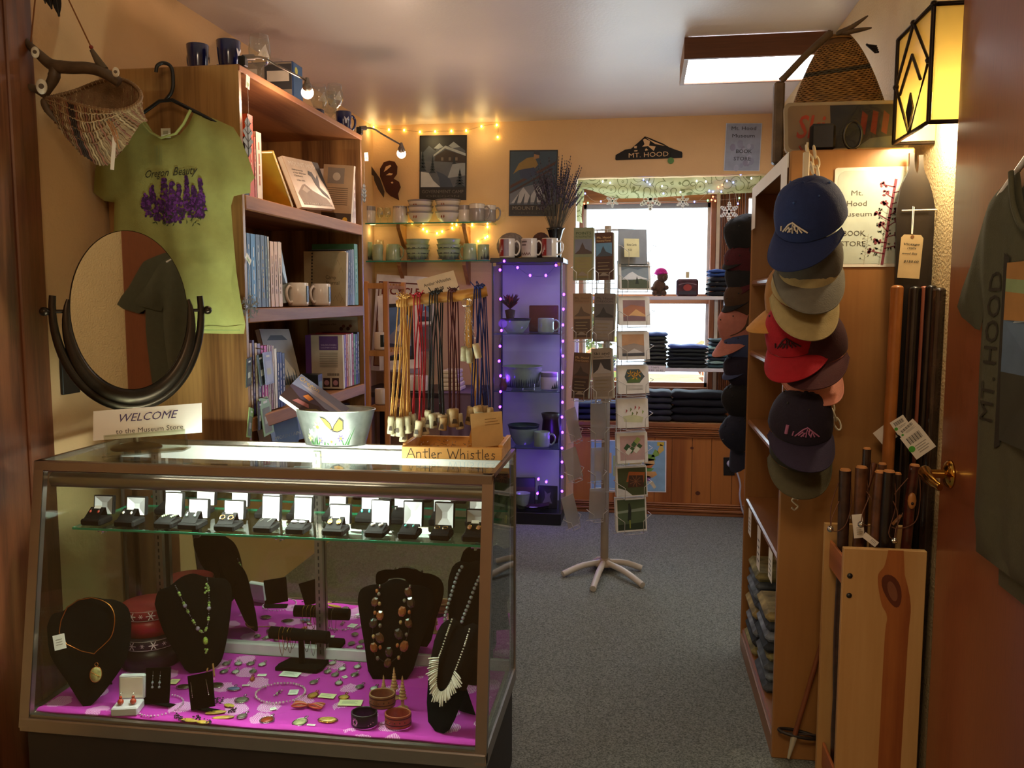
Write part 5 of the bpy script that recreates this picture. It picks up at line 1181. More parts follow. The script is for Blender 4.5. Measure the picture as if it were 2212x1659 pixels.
m = MB(); P = [B2_.at(445 + dx, 1262 + dy, .006) for dx, dy in ((0, 0), (3, 4), (-2, 8), (4, 10), (0, 15), (-3, 18))]; beads(m, P, .0038, jade[0], 8); m.obj('clasp_beads', nk, world=True)
stn = [pm('mahogany_stone', '5A3420', .25, var=.5, sc=70, coat=.5), pm('rust_stone', '8A4A26', .25, var=.4, sc=70, coat=.5), pm('dark_stone', '3A2A20', .25, var=.4, sc=70, coat=.5)]; stm = [C('A05A2E', .3), C('7A6A5A', .3), C('B08A5A', .3)]
nk = thing('necklace', 'double strand of faceted brown stone slabs and small beads', 'necklace', B3_.at(840, 1432))
def z5(x, y): return (700 + x / 3.614, 1200 + y / 3.614)
m = MB(); q = random.Random(4)
for k, p in enumerate(((400, 360), (440, 465), (388, 525), (437, 640), (392, 715), (510, 750), (500, 835), (628, 705), (585, 610), (662, 525), (612, 435), (680, 365), (660, 285))):
    c_ = B3_(*z5(*p)); m.M = B3_.F @ T(c_[0], c_[1], .004) @ RZ(q.uniform(-.5, .5)); s_ = q.uniform(.9, 1.1); pts = [(.011, .004), (.006, .014), (-.006, .014), (-.011, .005), (-.011, -.006), (-.005, -.014), (.006, -.014), (.011, -.005)]; pts = [(x * s_, y * s_) for x, y in pts]
    m.prism(pts, -.002, .003, stn[k % 3]); n_ = 8; m.add([(x, y, .003) for x, y in pts] + [(x * .6, y * .6, .0062) for x, y in pts], [(i, (i + 1) % n_, n_ + (i + 1) % n_, n_ + i) for i in range(n_)] + [list(range(n_, 2 * n_))], stn[k % 3])
m.obj('stone_slabs', nk, world=True); m = MB()
for k, p in enumerate(((415, 275), (430, 300), (435, 375), (400, 445), (440, 545), (388, 630), (440, 715), (420, 800), (585, 795), (575, 700), (645, 615), (600, 520), (668, 440), (630, 350))): m.sphere(B3_.at(*z5(*p), .005), .0058, stm[k % 3], 8, (.9, .9, 1.15))
for p in ((437, 240), (672, 240)): m.sphere(B3_.at(*z5(*p), .004), .004, silv, 8, (1, 1, 1.6))
m.tube([B3_.at(*z5(*p), .003) for p in ((437, 240), (410, 300), (390, 440), (380, 600), (400, 780), (500, 850), (600, 770), (660, 600), (680, 420), (672, 240))], .0008, blk, 5); m.obj('small_beads', nk, world=True)
m = MB(); P = [B3_.at(838 + k * 2.2, 1254 - 2.5 * math.sin(k / 16 * 3.14), -.012) for k in range(17)]; [m.tube(arc(p, .0022, 0, 6.283 * 9 / 10, 9, 'XZ' if k % 2 else 'XY'), .0006, silv, 5, closed=True) for k, p in enumerate(P)]; m.obj('back_chain', nk, world=True)
nk = thing('necklace', 'necklace of white stick coral on small cream beads', 'necklace', B4_.at(955, 1495)); m = MB()
beads(m, along(B4_, [(978, 1338), (966, 1372), (956, 1402), (949, 1421)], .0042, .004), .0024, pearl); beads(m, along(B4_, [(1016, 1359), (1005, 1395), (994, 1425), (985, 1449)], .0042, .004), .0024, pearl); m.obj('strand', nk, world=True)
m = MB(); C4 = along(B4_, [(949, 1421), (946, 1455), (945, 1478), (950, 1492), (958, 1494), (967, 1487), (977, 1470), (985, 1449)], .0030, .005); cc = B4_.at(965, 1425, .005); q = random.Random(9)
for k, p in enumerate(C4):
    u = k / (len(C4) - 1); a = math.pi + u * math.pi * .86; d = (B4_.x * math.cos(a) * (1.05 if u < .5 else .9) + B4_.y * (math.sin(a) * .9 - (.25 if u < .3 else .1))).normalized(); d = (d + B4_.n * q.uniform(0, .2)).normalized(); l = q.uniform(.024, .036); m.tube([p - d * .002, p + d * l * .5 + B4_.x * q.uniform(-.001, .001), p + d * l], [.0015, .0026, .0016], pearl, 6)
m.obj('coral_sticks', nk, world=True)
gp = pm('grey_pearl', 'A2A4AC', .22, var=.08, coat=.5, metal=.3)
nk = thing('necklace', 'necklace of large grey pearls', 'necklace', B5_.at(983, 1330)); m = MB()
beads(m, along(B5_, [(999, 1224), (990, 1240), (980, 1270), (971, 1300), (963, 1329), (962, 1345)], .0100, .005), .0054, gp, 12); beads(m, along(B5_, [(1037, 1246), (1026, 1270), (1014, 1303), (1003, 1330), (998, 1345)], .0100, .005), .0054, gp, 12); m.obj('strand', nk, world=True)

# ---- round gift tins
snow = C('E6DCD4', .6)
def tin(lab, c, r, h, lid_h, body, lid):
    t = thing('round_tin', lab, 'gift tin', c); m = MB(); m.lathe([(0, .001), (r * .97, .001), (r * .97, h - lid_h + .002), (0, h - lid_h + .002)], body, 44, smooth=True); m.obj('body', t)
    m = MB(); z = h - lid_h; m.lathe([(r * .965, z), (r, z), (r, h - .002), (r - .003, h), (0, h)], lid, 44)
    for k in range(18):
        a = k * 6.283 / 18 + .1; m.M = T((r + .0006) * math.cos(a), (r + .0006) * math.sin(a), z + lid_h * .48) @ frame((0, 0, 0), (-math.sin(a), math.cos(a), 0), (0, 0, 1)); s_ = lid_h * (.36 if k % 2 else .18)
        for j in range(3): b = j * math.pi / 3; m.line([(-s_ * math.cos(b), -s_ * math.sin(b)), (s_ * math.cos(b), s_ * math.sin(b))], s_ * .22, snow, .0003 + .0001 * j)
    m.M = I4; m.lathe([(r + .0005, z + .002), (r + .0005, z + .003)], snow, 44); m.lathe([(r + .0005, h - .005), (r + .0005, h - .004)], snow, 44); m.obj('lid', t); return t
tc0 = dk_(292, 1455); r_b = .088; tc0.y = min(tc0.y + r_b, CB - .04 - r_b); tc0.z = CZ + .0015
tin('black round tin with white snowflakes on its lid, under the red one', tc0, r_b, .098, .034, C('2A1B1F', .35), C('33232A', .35))
tin('red round tin with snowflakes on its lid, stacked on the black one', (tc0.x - .004, tc0.y, tc0.z + .0985), .078, .085, .034, C('A0202A', .35), C('96282C', .35))

# ---- T bar with chains
tb = dk_(641, 1453); tb.y += .04; tb.z = CZ + .0012; t = thing('bracelet_stand', 'black velvet T bar hung with fine chain bracelets', 'bracelet stand', tb)
m = MB(); m.prism([(-.068, -.038), (.060, -.038), (.070, -.02), (.070, .036), (-.050, .036), (-.068, -.01)], 0, .010, velvet); m.obj('base', t)
m = MB(); m.box(-.008, .008, -.006, .006, .01, .082, velvet, .002); m.obj('post', t)
m = MB(); m.tube([(-.095, 0, .100), (.088, -.012, .100)], .0185, velvet, 22); m.obj('bar', t)
for k, (x, dz, mt_) in enumerate(((-.062, .062, gold), (-.05, .045, gold), (-.036, .052, gold), (-.026, .038, copper), (.018, .045, silv), (.038, .055, silv))):
    m = MB(); y = -.0065 * (x + .095) / .183; lp_ = [(x, y - .0195, .100), (x, y - .014, .114), (x, y, .1195), (x, y + .014, .114), (x, y + .0195, .100), (x + .001, y + .018, .07), (x + .002, y + .004, .1 - dz), (x + .002, y - .006, .1 - dz - .004), (x + .001, y - .018, .07)]; m.tube([Vector(p) + tb for p in bez(lp_ + [lp_[0]], 4)[:-1]], .0008, mt_, 5, closed=True); tag(m.obj('chain_bracelet'), 'fine %s chain bracelet, %s from the left on the black T bar' % ({gold: 'gold', copper: 'copper', silv: 'silver'}[mt_], nth[k]), 'bracelet', 'chains on the T bar')

# ---- white earring box and black earring cards
F0 = dk_(262, 1549); bx_ = thing('earring_box', 'open white box with red bead earrings in front of the left bust', 'jewelry box', F0 + Vector((0, .03, .001)), (0, 0, .22)); wpl = pm('white_card_box', 'C9C4C6', .5, var=.03)
m = MB(); m.box(-.034, .034, -.028, .028, 0, .022, wpl, .003); m.obj('base', bx_); m = MB(T(0, .028, .020) @ RX(-.12)); m.box(-.034, .034, -.0, .02, 0, .064, wpl, .003); o = m.obj('lid', bx_); m = MB(T(0, .028, .020) @ RX(-.12)); m.box(-.029, .029, -.0008, 0, .005, .058, pm('cream_satin', 'E8DCCB', .5)); m.obj('lining', o)
for s_ in (-1, 1):
    p = F0 + Vector((s_ * .0155 + .002, .024 + s_ * .004, .031)); m = MB(); rd = C('A83A22', .25, coat=.5); m.sphere(p, .0082, rd, 14); m.sphere(p + Vector((-.002, .004, .010)), .0045, rd, 10); m.tube([p + Vector((-.003, .006, .013)), p + Vector((-.006, .012, .020)), p + Vector((-.004, .016, .017))], .0007, silv, 5); tag(m.obj('earring'), 'red bead earring, %s of the pair in the open white box' % ('left' if s_ < 0 else 'right'), 'earring', 'red bead earrings')
def ecard(lab, tl, tr, br, bl, eps):
    B = Board(dk_((bl[0] + br[0]) / 2, (bl[1] + br[1]) / 2, .001), -.18, .15); t = thing('earring_stand', lab, 'earring card', B.o); P = [B(*p) for p in (tl, tr, br, bl)]; mn_ = min(p[1] for p in P); P = [(x, y - mn_) for x, y in P]
    m = MB(B.F); m.prism(P, -.003, 0, velvet); m.obj('card', t, world=True); m = MB(B.F); m.add([(P[3][0], .004, -.003), (P[2][0], .004, -.003), (P[2][0], 0.002, -.03), (P[3][0], 0.002, -.03), (P[3][0], .006, -.003), (P[2][0], .006, -.003), (P[2][0], 0.004, -.03), (P[3][0], 0.004, -.03)], [(0, 1, 2, 3), (7, 6, 5, 4), (2, 6, 7, 3)], velvet); m.obj('foot', t, world=True)
    for k, (a, b, st_) in enumerate(eps):
        m = MB(); P1, P2 = B.at(*a, .002), B.at(*b, .002); m.tube([P1, P2], .0006, silv, 5)
        for j in range(6): m.sphere(P1.lerp(P2, .3 + .14 * j), .0015 + (.0022 if st_ and j in (3, 5) else 0), silv if not st_ else C('9AA4A8', .2, coat=.4), 8)
        tag(m.obj('earring'), 'silver drop earring, %s one on the %s black card' % ('first' if k == 0 else 'second', 'upright' if st_ else 'tilted'), 'earring', 'earrings on the black cards')
ecard('upright black velvet earring card left of the shell necklace', (315, 1450), (368, 1448), (364, 1525), (309, 1528), [((332, 1449), (330, 1484), 1), ((348, 1449), (345, 1484), 1)])
ecard('tilted black velvet earring card resting by the shell necklace', (404, 1470), (457, 1459), (463, 1535), (412, 1544), [((413, 1473), (417, 1506), 0), ((446, 1467), (452, 1500), 0)])

# ---- loose pieces on the cloth
def flat(px, py, h=.0025): v = dk_(px, py); v.z = CZ + h; return v
q = random.Random(8)
LB = [pm('silver_cabochon', '9A9A92', .18, .75, var=.25, sc=90), pm('pale_crystal', 'C9CFC6', .12, .3, var=.2, sc=90, coat=.5)]
def pendant(lab, px, py, rx, ry, mat, rim=None, ang=None, bail=True, name='pendant', grp=None):
    rim = rim or silv; v = flat(px, py, .0028); a = q.uniform(-.4, .4) if ang is None else ang; t = thing(name, lab, 'pendant', v, (0, 0, a), grp); m = MB(); m.sphere((0, 0, .001), 1, mat, 14, (rx * .9, ry * .9, .0035)); m.obj('stone', t)
    m = MB(); m.tube(arc((0, 0, 0), rx, 0, 6.283 * 19 / 20, 19, ry=ry), .0012, rim, 6, closed=True)
    if bail: m.tube(arc((0, ry + .005, .002), .0038, 0, 6.283 * 11 / 12, 11, ry=.005), .0011, rim, 6, closed=True)
    m.obj('setting', t); return t
for k, (px, py) in enumerate(((489, 1435), (515, 1435), (484, 1452), (509, 1453), (541, 1435), (566, 1437), (547, 1452))): pendant('round silver pendant in the cluster left of the T bar, %s of seven' % nth[k], px, py, .0105, .0125, LB[k % 2], grp='silver pendants left of the T bar')
for k, (px, py) in enumerate(((718, 1434), (708, 1452), (739, 1446), (724, 1459), (772, 1442), (766, 1459), (732, 1477), (777, 1485), (808, 1489), (678, 1475))): pendant('round silver pendant in the cluster right of the T bar, %s of ten' % nth[k], px, py, .0105, .0125, LB[(k + 1) % 2], grp='silver pendants right of the T bar')
pendant('blue stone pendant with scrolled silver bail', 505, 1490, .019, .011, pm('blue_lace', '5A6490', .3, var=.3, sc=90, coat=.4), ang=.1); pendant('grey oval pendant in a silver scroll setting', 522, 1514, .019, .017, pm('grey_agate', '6A6258', .25, var=.25, sc=60, coat=.5), ang=0)
pendant('small grey oval pendant near the front edge', 523, 1549, .012, .014, 'grey_agate', ang=-.3); pendant('red brown oval stone pendant near the front edge', 577, 1557, .0185, .019, pm('red_jasper', '8A3A1C', .25, var=.35, sc=60, coat=.5), ang=-.2); pendant('mossy green oval stone pendant near the front edge', 648, 1562, .018, .022, pm('green_agate', 'A3A878', .25, var=.35, sc=70, coat=.5), ang=-.3)
pendant('long honey striped stone pendant near the front edge', 708, 1557, .026, .0145, pm('honey_stone', 'C2A052', .25, var=.5, sc=60, coat=.5), gold, ang=.05, bail=False); pendant('gold wrapped amber pendant above the pink bow bracelet', 676, 1504, .014, .017, pm('amber_stone', 'B0843E', .25, var=.4, sc=80, coat=.5), copper); pendant('gold wire pendant lying on a cream label card', 743, 1508, .015, .0135, 'honey_stone', gold)
pendant('dark brown slab stone behind the tilted black card', 397, 1485, .020, .014, stn[2], bail=False, ang=.2); pendant('brown slab stone right of the tilted black card', 468, 1482, .020, .016, stn[2], bail=False, ang=-.3); pendant('orange gold bar pendant beside a cream tag', 545, 1468, .006, .012, C('B06A3A', .3), copper)
pendant('silver leaf filigree brooch beside the black tin', 300, 1471, .017, .021, LB[1], bail=False, name='brooch', ang=-.5)
def card(lab, px, py, w, h, a, c='EFEDE4'): v = flat(px, py, .0024); m = MB(T(*v) @ RZ(a)); m.box(-w / 2, w / 2, -h / 2, h / 2, 0, .0006, C(c, .7)); [m.rect(-w * .36, w * (.3 - .1 * (k % 2)), h * (.2 - .2 * k), h * (.26 - .2 * k), C('9A958A'), .0009) for k in range(3)]; tag(m.obj('label_card'), lab, 'label', 'paper labels on the cloth')
for a in (('white label card in front of the T bar', 627, 1458, .058, .032, -.05), ('white tag beside the orange gold bar pendant', 566, 1460, .026, .014, .15), ('cream label card right of the gold wrapped amber pendant', 707, 1505, .046, .026, -.03, 'EDE3B4'), ('cream label card under the gold wire pendant', 757, 1520, .064, .034, .12, 'EDE3B4'), ('yellow label card right of the upright black card', 376, 1474, .026, .03, .1, 'E8DFA0'), ('white tag inside the clear bracelet ring', 634, 1497, .026, .030, .2), ('small white tag above the red brown pendant', 590, 1533, .016, .014, .6), ('small white tag under the mossy green pendant', 672, 1568, .022, .008, 0), ('small white tag right of the blue pendant', 531, 1482, .02, .009, .35), ('white tag among the right hand silver pendants', 745, 1464, .014, .016, .8)): card(*a)
def ring(lab, px, py, rx, ry, mat, n, r, name='bracelet'):
    v = flat(px, py, r + .0008); m = MB()
    for k in range(n): a = 6.283 * k / n; m.sphere(v + Vector((rx * math.cos(a), ry * math.sin(a), q.uniform(0, .0015))), r * q.uniform(.75, 1.15), mat, 8)
    tag(m.obj(name), lab, 'bracelet')
ring('silver and pink crystal bracelet lying in a ring at the centre of the cloth', 606, 1500, .068, .060, pm('pink_crystal', 'E3C9D6', .15, .4, var=.3, sc=90), 46, .0036); ring('clear crystal bead bracelet around the upright black card', 346, 1527, .058, .060, pm('clear_bead', 'E0B6D6', .12, .2, var=.3, sc=90), 40, .0030)
m = MB(); v = flat(601, 1500, .003); [m.sphere(v + Vector((q.uniform(-.006, .006), k * .004 - .014, 0)), .0028, silv, 7) for k in range(9)]; tag(m.obj('charm'), 'little silver beaded charm in the middle of the pink crystal bracelet', 'charm')
m = MB(); v = flat(666, 1528, .006)
for s_ in (-1, 1):
    for k in range(3): m.tube(bez([v, v + Vector((s_ * .02, .008 - .008 * k, .004 + .002 * k)), v + Vector((s_ * .042, .012 - .012 * k, .001)), v + Vector((s_ * .02, -.004 - .004 * k, .0)), v], 5), .0024, C(('C2622E', 'D98A7A', 'C9503A')[k], .25, coat=.4), 6)
m.sphere(v, .006, C('9A3A24', .3), 8); tag(m.obj('bracelet'), 'orange pink beaded bow bracelet below the gold wrapped pendant', 'bracelet')
nk = thing('necklace', 'necklace of gold mussel shells and purple chips lying at the front left', 'necklace', flat(440, 1545)); sh_ = pm('gold_shell', 'B99A3E', .3, var=.3, sc=60, coat=.3)
m = MB()
for px, py, a, l in ((409, 1558, -.1, .026), (466, 1541, .35, .028), (482, 1552, .3, .030), (495, 1526, -.25, .017), (438, 1562, -.05, .018)): m.M = T(*flat(px, py, .003)) @ RZ(a); m.sphere((0, 0, 0), 1, sh_, 14, (l, .009, .003))
m.M = I4; m.obj('shells', nk, world=True); m = MB()
for cx_, cy_, n in ((385, 1551, 18), (424, 1553, 16), (473, 1516, 22), (503, 1536, 16), (450, 1562, 12), (392, 1556, 10)):
    for k in range(n): m.sphere(flat(cx_ + q.uniform(-9, 9), cy_ + q.uniform(-6, 6), .003 + q.random() * .003), .0028, C('3E1A34', .35), 6, (1, .7, .8))
m.obj('chips', nk, world=True)
m = MB(); m.tube(bez([flat(447, 1452, .002), flat(452, 1440, .022), flat(456, 1436, .040), flat(459, 1440, .024), flat(463, 1462, .002)], 5), .0028, C('A8733E', .5), 7, flat=.6); tag(m.obj('wooden_clip'), 'bent wooden clip at the foot of the green bead bust', 'clip')
# ---- leather cuffs and little wooden trees
def cuff(lab, px, py, z, mat, dec):
    v = dk_(px, py); v.z = CZ + z; t = thing('leather_cuff', lab, 'cuff', v + Vector((0, .034, 0)), group='leather cuffs'); m = MB(); m.lathe([(.031, .001), (.034, .0005), (.0345, .004), (.0345, .030), (.034, .033), (.031, .033), (.0305, .030), (.0305, .003), (.031, .001)], mat, 30, sx=1.0, sy=.86); m.obj('band', t); m = MB()
    if dec == 'concho':
        for k in range(9): a = -2.0 + .05 * math.cos(k) ; m.tube([((.036) * math.cos(a + .18 * math.cos(k * .7)), .031 * math.sin(a + .18 * math.cos(k * .7)), .017 + .011 * math.sin(k * .7)), (.0365 * math.cos(a + .18 * math.cos(k * .7 + 2)), .0315 * math.sin(a + .18 * math.cos(k * .7 + 2)), .017 + .011 * math.sin(k * .7 + 2))], .0012, silv, 5)
        for k in range(3): m.sphere((.0345 * math.cos(-1.0 + .2 * k), .0297 * math.sin(-1.0 + .2 * k), .008 + .003 * k), .0018, silv, 7)
    else:
        for k in range(2): m.lathe([(.0350, .008 + .017 * k), (.0353, .0095 + .017 * k), (.035, .011 + .017 * k)], C('4A2414', .5), 30, sx=1.0, sy=.86)
        for k in range(5): a = -2.4 + .4 * k; m.sphere((.0345 * math.cos(a), .0297 * math.sin(a), .017), .0022, C('5A3018', .5), 7)
    m.obj('decoration', t)
lb = [pm('black_leather_cuff', '241815', .4, var=.2), pm('tan_leather_cuff', '8A5A36', .45, var=.25, sc=60), pm('rust_leather_cuff', '9A4A2C', .45, var=.25, sc=60)]
cuff('dark leather cuff with a silver concho, front left of the pile', 778, 1578, .0012, lb[0], 'concho'); cuff('rust leather cuff at the front right of the pile', 852, 1580, .0012, lb[2], 'band'); cuff('tan leather cuff resting across the two lower cuffs', 818, 1563, .0345, lb[1], 'band')
tw = pm('turned_maple', 'D0AC74', .5, var=.12, sc=60)
def ttree(lab, px, py, s):
    v = dk_(px, py); v.z = CZ + .001; m = MB(); P = [(0, 0), (.0165, 0), (.015, .003), (.006, .006), (.0045, .010), (.0045, .026)]
    for k in range(7): r = .0125 - .0015 * k; P += [(r * .5, .027 + .0085 * k), (r, .030 + .0085 * k), (r * .75, .034 + .0085 * k)]
    P += [(.001, .094), (0, .096)]; m.lathe([(r * s, z * s) for r, z in P], tw, 18, tuple(v)); tag(m.obj('wooden_tree'), lab, 'wooden tree', 'turned wooden trees')
ttree('turned pale wooden tree at the foot of the brown stone bust', 852, 1508, .92); ttree('turned pale wooden tree at the front, nearest the rust cuff', 870, 1531, .96); ttree('small turned wooden tree behind the tan cuff', 829, 1506, .66)
# ================================================================ back wall at the left
YP = YB - .002
def wallart(name, lab, cat, tl, tr, bl, base, art, Y=YP, th=.004, rough=.4):
    F_, w, h = quadframe(atY(*tl, Y), atY(*tr, Y), atY(*bl, Y)); m = MB(F_); m.box(0, w, 0, h, 0, th, C(base, rough)); m.M = F_ @ T(0, 0, th) @ scl(w, h); art(m); return tag(m.obj(name), lab, cat)
def P_(m, pts, c, z): m.poly(pts, C(c, .5), z)
def conifer(m, x, y, w, h, c, z, n=5):
    for k in range(n): u = k / n; ww = w * (1 - u) * .5; P_(m, [(x - ww, y + h * u * .9), (x + ww, y + h * u * .9), (x, y + h * (u * .9 + 1.5 / n * .9))], c, z)
def art_camp(m):
    P_(m, [(.03, .02), (.97, .02), (.97, .98), (.03, .98)], '20242C', .0004); P_(m, [(.03, .2), (.97, .2), (.97, .7), (.03, .75)], '555C68', .0008)
    P_(m, [(.03, .7), (.2, .84), (.34, .76), (.42, .88), (.55, .8), (.72, .9), (.97, .76), (.97, .6), (.03, .6)], '4A5260', .001); P_(m, [(.3, .8), (.42, .88), (.5, .82), (.4, .79)], '8C95A0', .0012); P_(m, [(.62, .84), (.72, .9), (.86, .82), (.7, .8)], '8C95A0', .0012)
    P_(m, [(.32, .6), (.97, .57), (.97, .68), (.55, .78), (.34, .68)], '332C2C', .0014); P_(m, [(.30, .67), (.54, .80), (.98, .68), (.98, .72), (.55, .84), (.3, .70)], '9AA2AC', .0018)
    for x in (.46, .62, .76): P_(m, [(x, .61), (x + .05, .61), (x + .05, .66), (x, .66)], '6A625A', .0022)
    P_(m, [(.03, .2), (.45, .2), (.3, .3), (.2, .42), (.03, .44)], 'B9BFC4', .0016); P_(m, [(.45, .2), (.72, .2), (.66, .32), (.52, .4), (.36, .45), (.42, .34)], '39465A', .0018); P_(m, [(.6, .34), (.97, .38), (.97, .58), (.7, .55)], '8A929C', .0014)
    for a in ((.07, .45, .16, .36), (.28, .42, .14, .28), (.86, .2, .24, .3), (.74, .56, .1, .14)): conifer(m, *a, '22303A', .0024, 6)
    P_(m, [(.03, .02), (.97, .02), (.97, .175), (.03, .175)], '23201E', .0026); m.text('GOVERNMENT CAMP', .5, .105, .05, C('6E6A62', .5), .003, 'C', .88, .01); m.text('OREGON', .5, .04, .035, C('5A564E', .5), .003, 'C', .7)
wallart('poster', 'dark tin poster of a snowy cabin lettered GOVERNMENT CAMP on the back wall', 'poster', (905, 293), (1007, 292), (906, 432), '1B1B1E', art_camp)
def art_ski(m):
    P_(m, [(.02, .02), (.98, .02), (.98, .98), (.02, .98)], '33495A', .0004); P_(m, [(.02, .18), (.98, .18), (.98, .4), (.6, .5), (.3, .44), (.02, .34)], '6E7480', .0008); P_(m, [(.05, .2), (.3, .44), (.45, .3), (.6, .48), (.75, .3), (.9, .22)], 'B5B9C0', .001)
    for k in range(6): P_(m, [(.1 + .14 * k, .18), (.22 + .12 * k, .36), (.17 + .14 * k, .18)], '3E4854', .0012)
    P_(m, [(.02, .42), (.95, .78), (.97, .83), (.03, .47)], '4A2C20', .0016); P_(m, [(.02, .34), (.9, .7), (.9, .73), (.02, .37)], '3A2620', .0015)
    P_(m, [(.08, .64), (.2, .8), (.36, .88), (.52, .9), (.6, .78), (.5, .7), (.34, .72), (.2, .7)], '8A7038', .002); P_(m, [(.2, .7), (.52, .74), (.58, .64), (.4, .56), (.24, .58)], '2B3A58', .0022); P_(m, [(.5, .86), (.62, .88), (.62, .97), (.52, .98)], '9A7450', .0022); P_(m, [(.5, .94), (.64, .92), (.62, .99), (.52, 1.0)], '2A3444', .0026)
    P_(m, [(.02, .02), (.98, .02), (.98, .17), (.02, .17)], '23201E', .0028); m.text('MOUNT HOOD', .52, .095, .055, C('8A8270', .5), .0032, 'C', .88); m.text('OREGON', .5, .035, .03, C('4A463E', .5), .0032, 'C', .8)
wallart('poster', 'dark tin poster of a ski jumper lettered MOUNT HOOD behind the dried lavender', 'poster', (1098, 325), (1202, 324), (1099, 467), '1E2226', art_ski)
# rusty metal butterfly
rust = pm('rusty_brown_metal', '4A2417', .55, .4, var=.2); bf = thing('metal_butterfly', 'rust brown metal butterfly on the back wall by the bookcase lamp', 'wall ornament', atY(830, 400, YP)); m = MB()
def bfp(pts, z0, z1, mat): m.M = frame((0, YB - .03, 0), (1, 0, 0), (0, 0, 1)); m.prism([(atY(*p, YB - .03).x, atY(*p, YB - .03).z) for p in pts], z0, z1, mat)
def z4(L): return [(740 + x / 4.254, 240 + y / 4.254) for x, y in L]
bfp(z4([(345, 600), (345, 530), (380, 470), (430, 455), (480, 465), (505, 510), (500, 580), (470, 620), (520, 650), (535, 700), (510, 760), (520, 820), (440, 780), (400, 740), (370, 660)]), -.001, .003, rust); m.obj('wing', bf, world=True)
m = MB(); bfp(z4([(225, 475), (240, 470), (310, 570), (345, 620), (385, 740), (380, 795), (330, 720), (295, 640), (290, 600), (225, 550)]), .0, .008, C('3A2A1C')); m.obj('body', bf, world=True)
m = MB()
for L in ([(380, 560), (400, 510), (440, 495), (450, 505), (410, 540)], [(400, 590), (430, 570), (465, 575), (450, 590)], [(445, 655), (460, 648), (468, 660), (455, 668)]): bfp(z4(L), .003, .0036, 'wall_paint')
m.obj('cut_out', bf, world=True)
# warm string of tiny lights
wg = glow('warm_led', 'FFC45A', 26)
def string(name, lab, paths, bulbs, Y, gmat, wmat, r=.0062, grp=None, wr=.0009):
    t = thing(name, lab, 'string lights', atY(*bulbs[0], Y)); 
    for p in paths: m = MB(); m.tube(bez([atY(*q_, Y) for q_ in p], 4), wr, wmat, 4); m.obj('wire', t, world=True)
    m = MB(); m.sphere((0, 0, 0), r, gmat, 8, (1, 1, 1.25)); o0 = None
    for k, b in enumerate(bulbs):
        v = atY(*b, Y) - t.location
        if o0 is None: o0 = m.obj('bulb', t); o = o0
        else: o = o0.copy(); COL.objects.link(o); o.parent = t
        o.location = v
    return t
pb_ = [(778, 269), (783, 275), (807, 275), (840, 280), (873, 281), (907, 285), (940, 284), (975, 283), (1007, 282), (1040, 273), (1073, 270), (1075, 296)]
pv_ = [(784, 285), (785, 310), (788, 320), (785, 323), (786, 358), (789, 381), (789, 393)]
pu_ = [(890, 483), (914, 495), (922, 500), (944, 504), (955, 500), (977, 493), (986, 486), (1004, 490), (1020, 486), (1053, 490), (1053, 511), (1048, 514), (1033, 521)]
pl_ = [(790, 492), (797, 485), (801, 483), (804, 487), (789, 500), (795, 508), (800, 506), (805, 587)]
string('string_lights', 'warm white fairy lights looped along the back wall and under the glass shelf', [pb_, [(783, 275)] + pv_ + pl_, pu_], pb_ + pv_ + pl_ + pu_, YB - .012, wg, C('6A5A30', .4))
for p in ((800, 285), (925, 295), (1040, 290), (800, 500), (925, 508), (1030, 505)): point('fairy_glow', atY(*p, YB - .10), .5, (1, .72, .30), .05)

# ---- two glass wall shelves with pine brackets and their pottery
SHX0, SHX1 = -1.765, -.945
brk = wood('bracket_pine', 'B5844E', '94642F', 'Z', 9, .5)
for lab, z in (('upper glass wall shelf on pine brackets, holding cream pottery', 1.882), ('lower glass wall shelf on pine brackets, holding green pottery', 1.642)):
    t = thing('wall_shelf', lab, 'shelf', ((SHX0 + SHX1) / 2, YB, z)); m = MB(); m.box(SHX0, SHX1, YB - .20, YB - .002, z - .008, z, 'shelf_glass'); m.box(SHX0, SHX1, YB - .2012, YB - .2, z - .008, z, 'glass_edge'); m.obj('pane', t, world=True)
    for px in (866, 1006):
        x = atY(px, 520, YB - .1).x; m = MB(Matrix(((0, 0, 1, 0), (1, 0, 0, 0), (0, 1, 0, 0), (0, 0, 0, 1)))); m.prism([(YB - .001, z - .0085), (YB - .16, z - .0085), (YB - .16, z - .03), (YB - .03, z - .15), (YB - .001, z - .15)], x - .012, x + .012, brk); m.obj('bracket', t, world=True)
crm, gry = pm('cream_glaze', 'E2D6C2', .25, var=.04, coat=.4), pm('smoke_glaze', '9A9088', .25, var=.1, coat=.4); cel, celd = pm('celadon_glaze', 'A5B88C', .22, var=.08, sc=30, coat=.5), pm('forest_glaze', '36453E', .3, var=.2, coat=.3); lf_ = C('96482A', .4)
def bowl(lab, loc, r, h, gl, band, grp=None, trees=False, leaf=False, n=30):
    m = MB(); pr = [(0, .001), (r * .5, .0006), (r * .55, .006), (r * .82, h * .4), (r * .96, h * .85)]; m.lathe(pr, gl, n); m.lathe([(r * .96, h * .85), (r, h * .98), (r * 1.03, h), (r * .98, h), (r * .9, h * .7), (r * .5, .012), (0, .010)], band, n)
    if leaf:
        for a in (-1.9, -1.7): on_mug_poly(m, r * .92, h, [(a - .06, .45), (a, .35), (a + .07, .48), (a + .04, .64), (a - .02, .62)], lf_, 6)
    if trees:
        q = random.Random(int(loc[0] * 999))
        for k in range(26): a = -3.2 + 3.4 * k / 26; hh = q.uniform(.3, .55); on_mug_poly(m, r * .84, h, [(a - .07, .12), (a + .07, .12), (a + .01, .3 + hh * .5)], celd, 8 + (hh > .4) * 4)
    mb_xf(m, T(*loc)); return tag(m.obj('bowl'), lab, 'bowl', grp)
